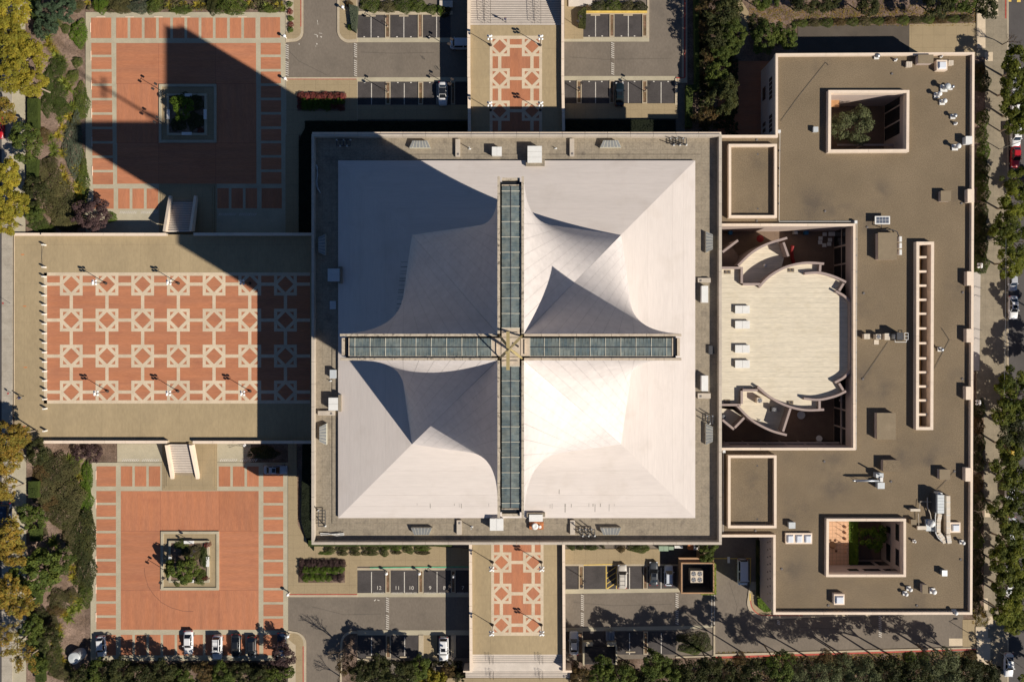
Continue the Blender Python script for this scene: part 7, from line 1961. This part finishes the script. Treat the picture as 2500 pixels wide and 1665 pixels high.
# northeast garden
GN = 'trees of the northeast garden'
for x, y, r, k, h, l in [(1728, 20, 30, 'brown', 3.5, 'brownish tree at the top of the northeast hedge'), (1768, 35, 44, 'dark', 4.5, 'dark green tree, northernmost beside the garden path'), (1790, 78, 34, 'green', 4.5, 'green tree west of the garden path'), (1752, 92, 34, 'dark', 4.5, 'dark green tree in the northeast row'), (1770, 118, 32, 'green', 4.2, 'bushy green tree over the shaded brick court'),
    (1722, 70, 22, 'brown', 3.0, 'brown shrub tree along the tall narrow hedge'), (1735, 135, 24, 'brown', 3.0, 'rust-brown tree south of the dark row'), (1752, 182, 34, 'green', 3.6, 'green tree in the middle of the northeast row'), (1765, 235, 42, 'dark', 4.2, 'large dark green tree at the south of the northeast row'), (1722, 170, 18, 'brown', 2.6, 'small brown tree by the hedge bend'),
    (1728, 282, 26, 'brown', 2.6, 'brown-gold tree nearest the podium corner'), (1700, 290, 16, 'brown', 2.0, 'small golden tree beside the podium corner'), (1868, 92, 38, 'green', 4.8, 'bright green crown west of the rear lane'), (1918, 88, 34, 'green', 4.8, 'green crown at the corner of the school roof'), (1850, 62, 26, 'dark', 4.0, 'dark crown north of the rear lane trees'),
    (1868, 0, 30, 'green', 4.0, 'green crown at the top beside the path'), (1960, 0, 34, 'dark', 4.5, 'dark crown at the top, west of the dry slope'), (2015, 5, 30, 'dark', 4.0, 'dark crown on the dry slope, western one'), (2120, 8, 32, 'dark', 4.0, 'dark crown on the dry slope, middle one'), (2290, 0, 42, 'dark', 4.5, 'dark crown on the dry slope, third one'), (2350, 5, 34, 'green', 4.5, 'green crown near the east sidewalk corner'), (2405, 12, 34, 'dark', 4.5, 'grey-green crown over the corner of the east sidewalk')]:
    tree(x, y, r, k, h, l, GN)
for i in range(14):
    x = 1958+i*31
    mound(x, 56-i*.9, 19, 9+i % 3, ('green', 'olive', 'green', 'brown')[i % 4], .9, f'{ORD[i]} bush from the west in the long hedge row north of the rear lane', 'bushes of the hedge row north of the rear lane')
tag(link('dry_leaves', (lambda rng: (lambda me: (me.materials.append(LM['rust']), me)[1])(leaf_mesh('dry_leaves', np.stack([*(lambda a, b: (a, b))(*[np.array(v) for v in zip(*[W(rng.uniform(1830, 2400), min(64, max(-10, rng.normal(34, 16)))) for _ in range(3500)])]), np.full(3500, .03)], 1), rng.normal(size=(3500, 3))*.3+np.array([0, 0, 1.]), np.full(3500, .12), rng)))(np.random.default_rng(5))), 'scattered dry orange leaves on the slope north of the rear lane', 'leaves', kind='stuff')
tag(link('dry_leaves', (lambda rng: (lambda me: (me.materials.append(LM['rust']), me)[1])(leaf_mesh('dry_leaves', np.stack([*(lambda a, b: (a, b))(*[np.array(v) for v in zip(*[W(rng.uniform(1750, 2400), 1590+abs(rng.normal(0, 26))) for _ in range(4200)])]), np.full(4200, .03)], 1), rng.normal(size=(4200, 3))*.3+np.array([0, 0, 1.]), np.full(4200, .13), rng)))(np.random.default_rng(6))), 'scattered dry orange leaves under the southern trees', 'leaves', kind='stuff')
# east street trees
GE = 'trees lining the east street'
for i, (x, y, r, k) in enumerate([(2488, 165, 40, 'street'), (2476, 215, 38, 'street'), (2490, 268, 42, 'street'), (2482, 305, 26, 'street'), (2489, 440, 34, 'street'), (2476, 500, 36, 'streety'), (2452, 560, 36, 'street'), (2485, 585, 44, 'street'), (2468, 640, 34, 'streety'),
        (2484, 960, 50, 'street'), (2462, 1010, 36, 'street'), (2490, 1050, 44, 'dark'), (2468, 1090, 36, 'street'), (2450, 1140, 30, 'street'), (2486, 1180, 44, 'street'), (2444, 1235, 26, 'street'), (2478, 1260, 42, 'street'), (2462, 1320, 38, 'street'), (2490, 1370, 42, 'streety'), (2452, 1380, 34, 'street'), (2460, 1440, 40, 'street'), (2486, 1475, 40, 'streety'), (2455, 1495, 30, 'streety'), (2480, 1515, 28, 'streety')]):
    tree(x, y, r*1.14, k, 5.2, f"{ORD[i]} {'dark' if k == 'dark' else 'yellowing' if k == 'streety' else 'green'} street tree from the north along the east street", GE, pale=True, flat=.75)
# off-frame street trees whose shade falls on the roadway
for i, (x, y, r) in enumerate([(2560, 1000, 50), (2575, 880, 55), (2560, 1640, 60), (2590, 460, 50), (2570, 760, 34)]):
    tree(x, y, r, 'street', 5.2, f'{ORD[i]} green tree on the far side of the east street', 'trees on the far side of the east street', pale=True, flat=.75)
for i, (x, y, r, k) in enumerate([(2392, 170, 13, 'brown'), (2398, 195, 20, 'dark'), (2401, 290, 15, 'green'), (2398, 330, 14, 'green'), (2403, 370, 15, 'bright'), (2395, 410, 20, 'dark'), (2398, 440, 17, 'green'), (2402, 470, 15, 'green'), (2394, 520, 20, 'dark'), (2392, 560, 22, 'dark'), (2392, 600, 22, 'dark'), (2394, 640, 20, 'green'),
        (2390, 1000, 16, 'dark'), (2388, 1040, 15, 'brown'), (2390, 1085, 17, 'dark'), (2388, 1130, 16, 'dark'), (2386, 1180, 15, 'brown'), (2390, 1225, 17, 'dark'), (2387, 1270, 15, 'dark'), (2386, 1320, 15, 'green'), (2388, 1365, 17, 'dark'), (2384, 1410, 15, 'dark'), (2386, 1450, 15, 'olive'), (2384, 1485, 13, 'olive')]):
    mound(x+2, y, r*1.15, r*1.6, k, 1.6, f'{ORD[i]} shrub from the north in the narrow bed between school and east sidewalk', 'shrubs between the school and the east sidewalk')
struct('planting_strip', MB().psheet((2379, 140, 2405, 648), .16), M['soil']); struct('planting_strip_south', MB().psheet((2372, 985, 2402, 1500), .16), M['soil'])
tree(2392, 1505, 26, 'sparse', 3.0, 'thin rusty tree at the southeast corner of the school', GE)
# courtyard plants
tree(2082, 310, 50, 'willow', 5.2, 'round olive-green tree filling the north courtyard', 'courtyard trees')
tree(2132, 1312, 34, 'bright', 3.6, 'green tree in the shaded south courtyard', 'courtyard trees')
hedge([(2073, 1270), (2097, 1270), (2097, 1412), (2073, 1412)], 3.6, 'bright', 'tall bright hedge between the terracotta patio and the dark south courtyard', group='courtyard hedges')
# square planters
tree(445, 1388, 36, 'ball', 2.4, 'round leafy green tree in the sunny south square planter', 'planter trees')
tree(446, 262, 30, 'bright', 3.0, 'leafy tree lit by a sliver of sun in the shaded square planter', 'planter trees')
for i, (x, y, rx, ry, k) in enumerate([(470, 1348, 30, 18, 'olive'), (498, 1360, 12, 30, 'hedge'), (490, 1408, 20, 16, 'green'), (440, 1330, 18, 12, 'green'), (505, 1330, 10, 8, 'redflower'), (500, 1410, 8, 10, 'redflower'), (430, 1425, 10, 6, 'green'), (480, 1420, 8, 6, 'green')]):
    mound(x, y, rx, ry, k, .7, f'{ORD[i]} low planting in the sunny square planter, clockwise from the north', 'low plants in the south planter', z=.35)
for i, (x, y, rx, ry, k) in enumerate([(440, 245, 25, 20, 'dark'), (475, 250, 22, 22, 'dark'), (475, 295, 22, 22, 'dark'), (435, 300, 22, 20, 'dark'), (488, 318, 9, 8, 'redflower')]):
    mound(x, y, rx, ry, k, .7, f'{ORD[i]} low planting in the shaded square planter, clockwise from the north', 'low plants in the north planter', z=.35)
# bare and brown trees near the south square
TW = twig_mesh('branches', 7, M['bark']); TW2 = twig_mesh('branches', 8, LM['twig'])
def bare(px, py, s, label, z=0.0, me=None):
    rt = root('bare_tree', label, 'tree', W3(px, py, z), 'bare trees'); o = link('branches', me or TW, rt); o.scale = (s, s, s); o.rotation_euler = (0, 0, px*.1)
bare(846, 1576, 1.5, 'leafless tree at the driveway bulb throwing a branchy shadow'); bare(628, 1108, .95, 'leafless reddish tree by the south deck wall', me=TW2); bare(2446, 110, 1.0, 'leafless tree on the sidewalk beside the rear drive'); bare(830, 1650, 1.0, 'leafless tree at the bottom of the driveway')
mound(640, 1106, 40, 16, 'dark', .8, 'dark planting bed in the shade under the south deck wall', GM)
tree(690, 1598, 32, 'purple', 3.2, 'purple-brown tree at the southeast corner of the south square', 'trees south of the squares')
tree(845, 1622, 26, 'brown', 2.4, 'brown thinning tree beside the driveway bulb', 'trees south of the squares')
# southern belt
GS = 'trees south of the squares'
for i, (x, y, r, k, h) in enumerate([(205, 1650, 30, 'dark', 3), (240, 1640, 34, 'green', 3), (290, 1640, 36, 'dark', 4), (345, 1660, 38, 'dark', 4.5), (400, 1645, 34, 'dark', 4), (445, 1665, 34, 'green', 3.5), (500, 1640, 30, 'brown', 3), (545, 1650, 34, 'green', 3), (590, 1640, 26, 'dark', 3), (630, 1660, 30, 'dark', 3), (665, 1650, 22, 'green', 2.5), (705, 1640, 16, 'green', 1.8)]):
    tree(x, y, r, k, h, f"{ORD[i]} {'dark' if k == 'dark' else 'brown' if k == 'brown' else 'green'} tree from the west in the belt south of the brick square", GS)
for i, (x, y, r, k, h) in enumerate([(880, 1640, 28, 'dark', 4.5), (925, 1632, 34, 'dark', 5), (975, 1645, 38, 'dark', 5.5), (1018, 1632, 32, 'green', 4.5), (1055, 1655, 30, 'plane', 3), (1090, 1640, 22, 'brown', 2), (1120, 1655, 16, 'dark', 1.5)]):
    tree(x, y, r, k, h, f"{ORD[i]} {'dark' if k == 'dark' else 'yellow' if k == 'plane' else 'mixed green'} tree from the west below the southwest lot", 'trees below the southwest lot')
for i, (x, y, r, k, h) in enumerate([(1420, 1655, 28, 'brown', 2.5), (1470, 1640, 34, 'green', 6), (1515, 1648, 32, 'green', 6.5), (1600, 1622, 36, 'green', 7), (1640, 1648, 34, 'green', 6.5), (1560, 1660, 34, 'dark', 6), (1692, 1650, 34, 'dark', 7.5), (1735, 1630, 32, 'dark', 8), (1775, 1655, 36, 'dark', 8)]):
    tree(x, y, r*1.12, k, h, f"{ORD[i]} {'dark' if k == 'dark' else 'brown' if k == 'brown' else 'yellow-green'} tree from the west below the southeast lot", 'trees below the southeast lot', sy=.95)
for i, (x, y, rx, ry, k) in enumerate([(1680, 1560, 28, 14, 'dark'), (1715, 1570, 26, 24, 'dark'), (1690, 1585, 32, 14, 'green')]):
    mound(x, y, rx, ry, k, 1.0, f'{ORD[i]} bush in the shaded island bed at the end of the southeast stalls', 'bushes in the shaded island bed')
for i, (x, y, r, k, h) in enumerate([(1840, 1640, 34, 'dark', 9), (1905, 1628, 36, 'green', 9.5), (1955, 1650, 34, 'olivey', 8), (2010, 1650, 40, 'olivey', 8.5), (2065, 1625, 30, 'olivey', 8), (2110, 1650, 42, 'olivey', 8.5), (2170, 1640, 44, 'dark', 8.5), (2230, 1650, 46, 'dark', 9), (2300, 1625, 48, 'olivey', 9), (2355, 1640, 42, 'dark', 8.5), (2405, 1650, 34, 'dark', 7)]):
    k2 = 'dark' if k == 'dark' else ('willow' if k == 'olivey' else 'green')
    tree(x, y, r*1.02, k2, h, f"{ORD[i]} {'dark' if k == 'dark' else 'olive green' if k == 'olivey' else 'green'} tree from the west below the school driveway", 'trees below the school driveway', sy=.95)
for i, (x, y, r) in enumerate([(1810, 1610, 16), (1880, 1618, 15), (1930, 1612, 17), (2020, 1606, 18), (2050, 1610, 13), (2225, 1606, 15), (2260, 1605, 14), (2375, 1600, 14)]):
    mound(x, y, r, r, ('brown', 'bright', 'green', 'brown')[i % 4], 1.0, f'{ORD[i]} low bush from the west along the red kerb of the school driveway', 'low bushes along the red kerb')
# low ground cover below the southern belts of trees
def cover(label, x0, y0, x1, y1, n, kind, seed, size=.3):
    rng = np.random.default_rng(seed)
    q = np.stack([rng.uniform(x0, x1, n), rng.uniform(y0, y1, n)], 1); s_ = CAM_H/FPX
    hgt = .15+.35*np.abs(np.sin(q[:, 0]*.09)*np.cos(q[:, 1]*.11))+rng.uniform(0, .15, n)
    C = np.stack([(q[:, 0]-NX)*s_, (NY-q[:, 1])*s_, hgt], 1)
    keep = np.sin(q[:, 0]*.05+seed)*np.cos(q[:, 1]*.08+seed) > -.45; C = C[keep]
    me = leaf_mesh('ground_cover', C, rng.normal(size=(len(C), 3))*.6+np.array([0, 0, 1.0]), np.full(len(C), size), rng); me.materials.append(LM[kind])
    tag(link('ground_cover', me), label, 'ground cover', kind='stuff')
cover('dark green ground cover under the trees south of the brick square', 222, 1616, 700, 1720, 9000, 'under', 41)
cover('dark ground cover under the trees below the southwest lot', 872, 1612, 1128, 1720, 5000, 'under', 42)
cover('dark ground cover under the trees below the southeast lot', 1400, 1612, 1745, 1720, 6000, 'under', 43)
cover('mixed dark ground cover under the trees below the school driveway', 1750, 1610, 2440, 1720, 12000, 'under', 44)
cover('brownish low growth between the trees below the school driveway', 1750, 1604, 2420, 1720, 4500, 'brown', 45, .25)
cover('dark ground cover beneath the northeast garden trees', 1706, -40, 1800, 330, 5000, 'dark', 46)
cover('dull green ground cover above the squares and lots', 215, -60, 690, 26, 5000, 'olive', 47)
# tree and ivy near the enclosure, hedge by the school wall
tree(1724, 1338, 30, 'ball', 3.0, 'green tree growing at the southeast corner of the podium', 'trees beside the podium')
hedge([(1741, 1372), (1749, 1378), (1750, 1452), (1741, 1452)], 3.3, 'lime' if 'lime' in LM else 'bright', 'yellow-green ivy covering the east wall of the peach enclosure', group='ivy')
hedge([(1712, 1448), (1746, 1446), (1746, 1453), (1712, 1453)], 3.2, 'lime', 'yellow-green ivy trailing over the south wall of the peach enclosure', group='ivy')
hedge([(1850, 1462), (1858, 1460), (1872, 1476), (1886, 1492), (1866, 1494), (1852, 1482)], .8, 'bright', 'bright green curved hedge at the southwest corner of the school')
hedge([(1848, 1320), (1856, 1320), (1856, 1458), (1848, 1458)], .8, 'dark', 'dark narrow hedge along the shaded school wall')
struct('shaded_bank', MB().psheet((1700, 300, 1742, 345), .02), M['soil'])
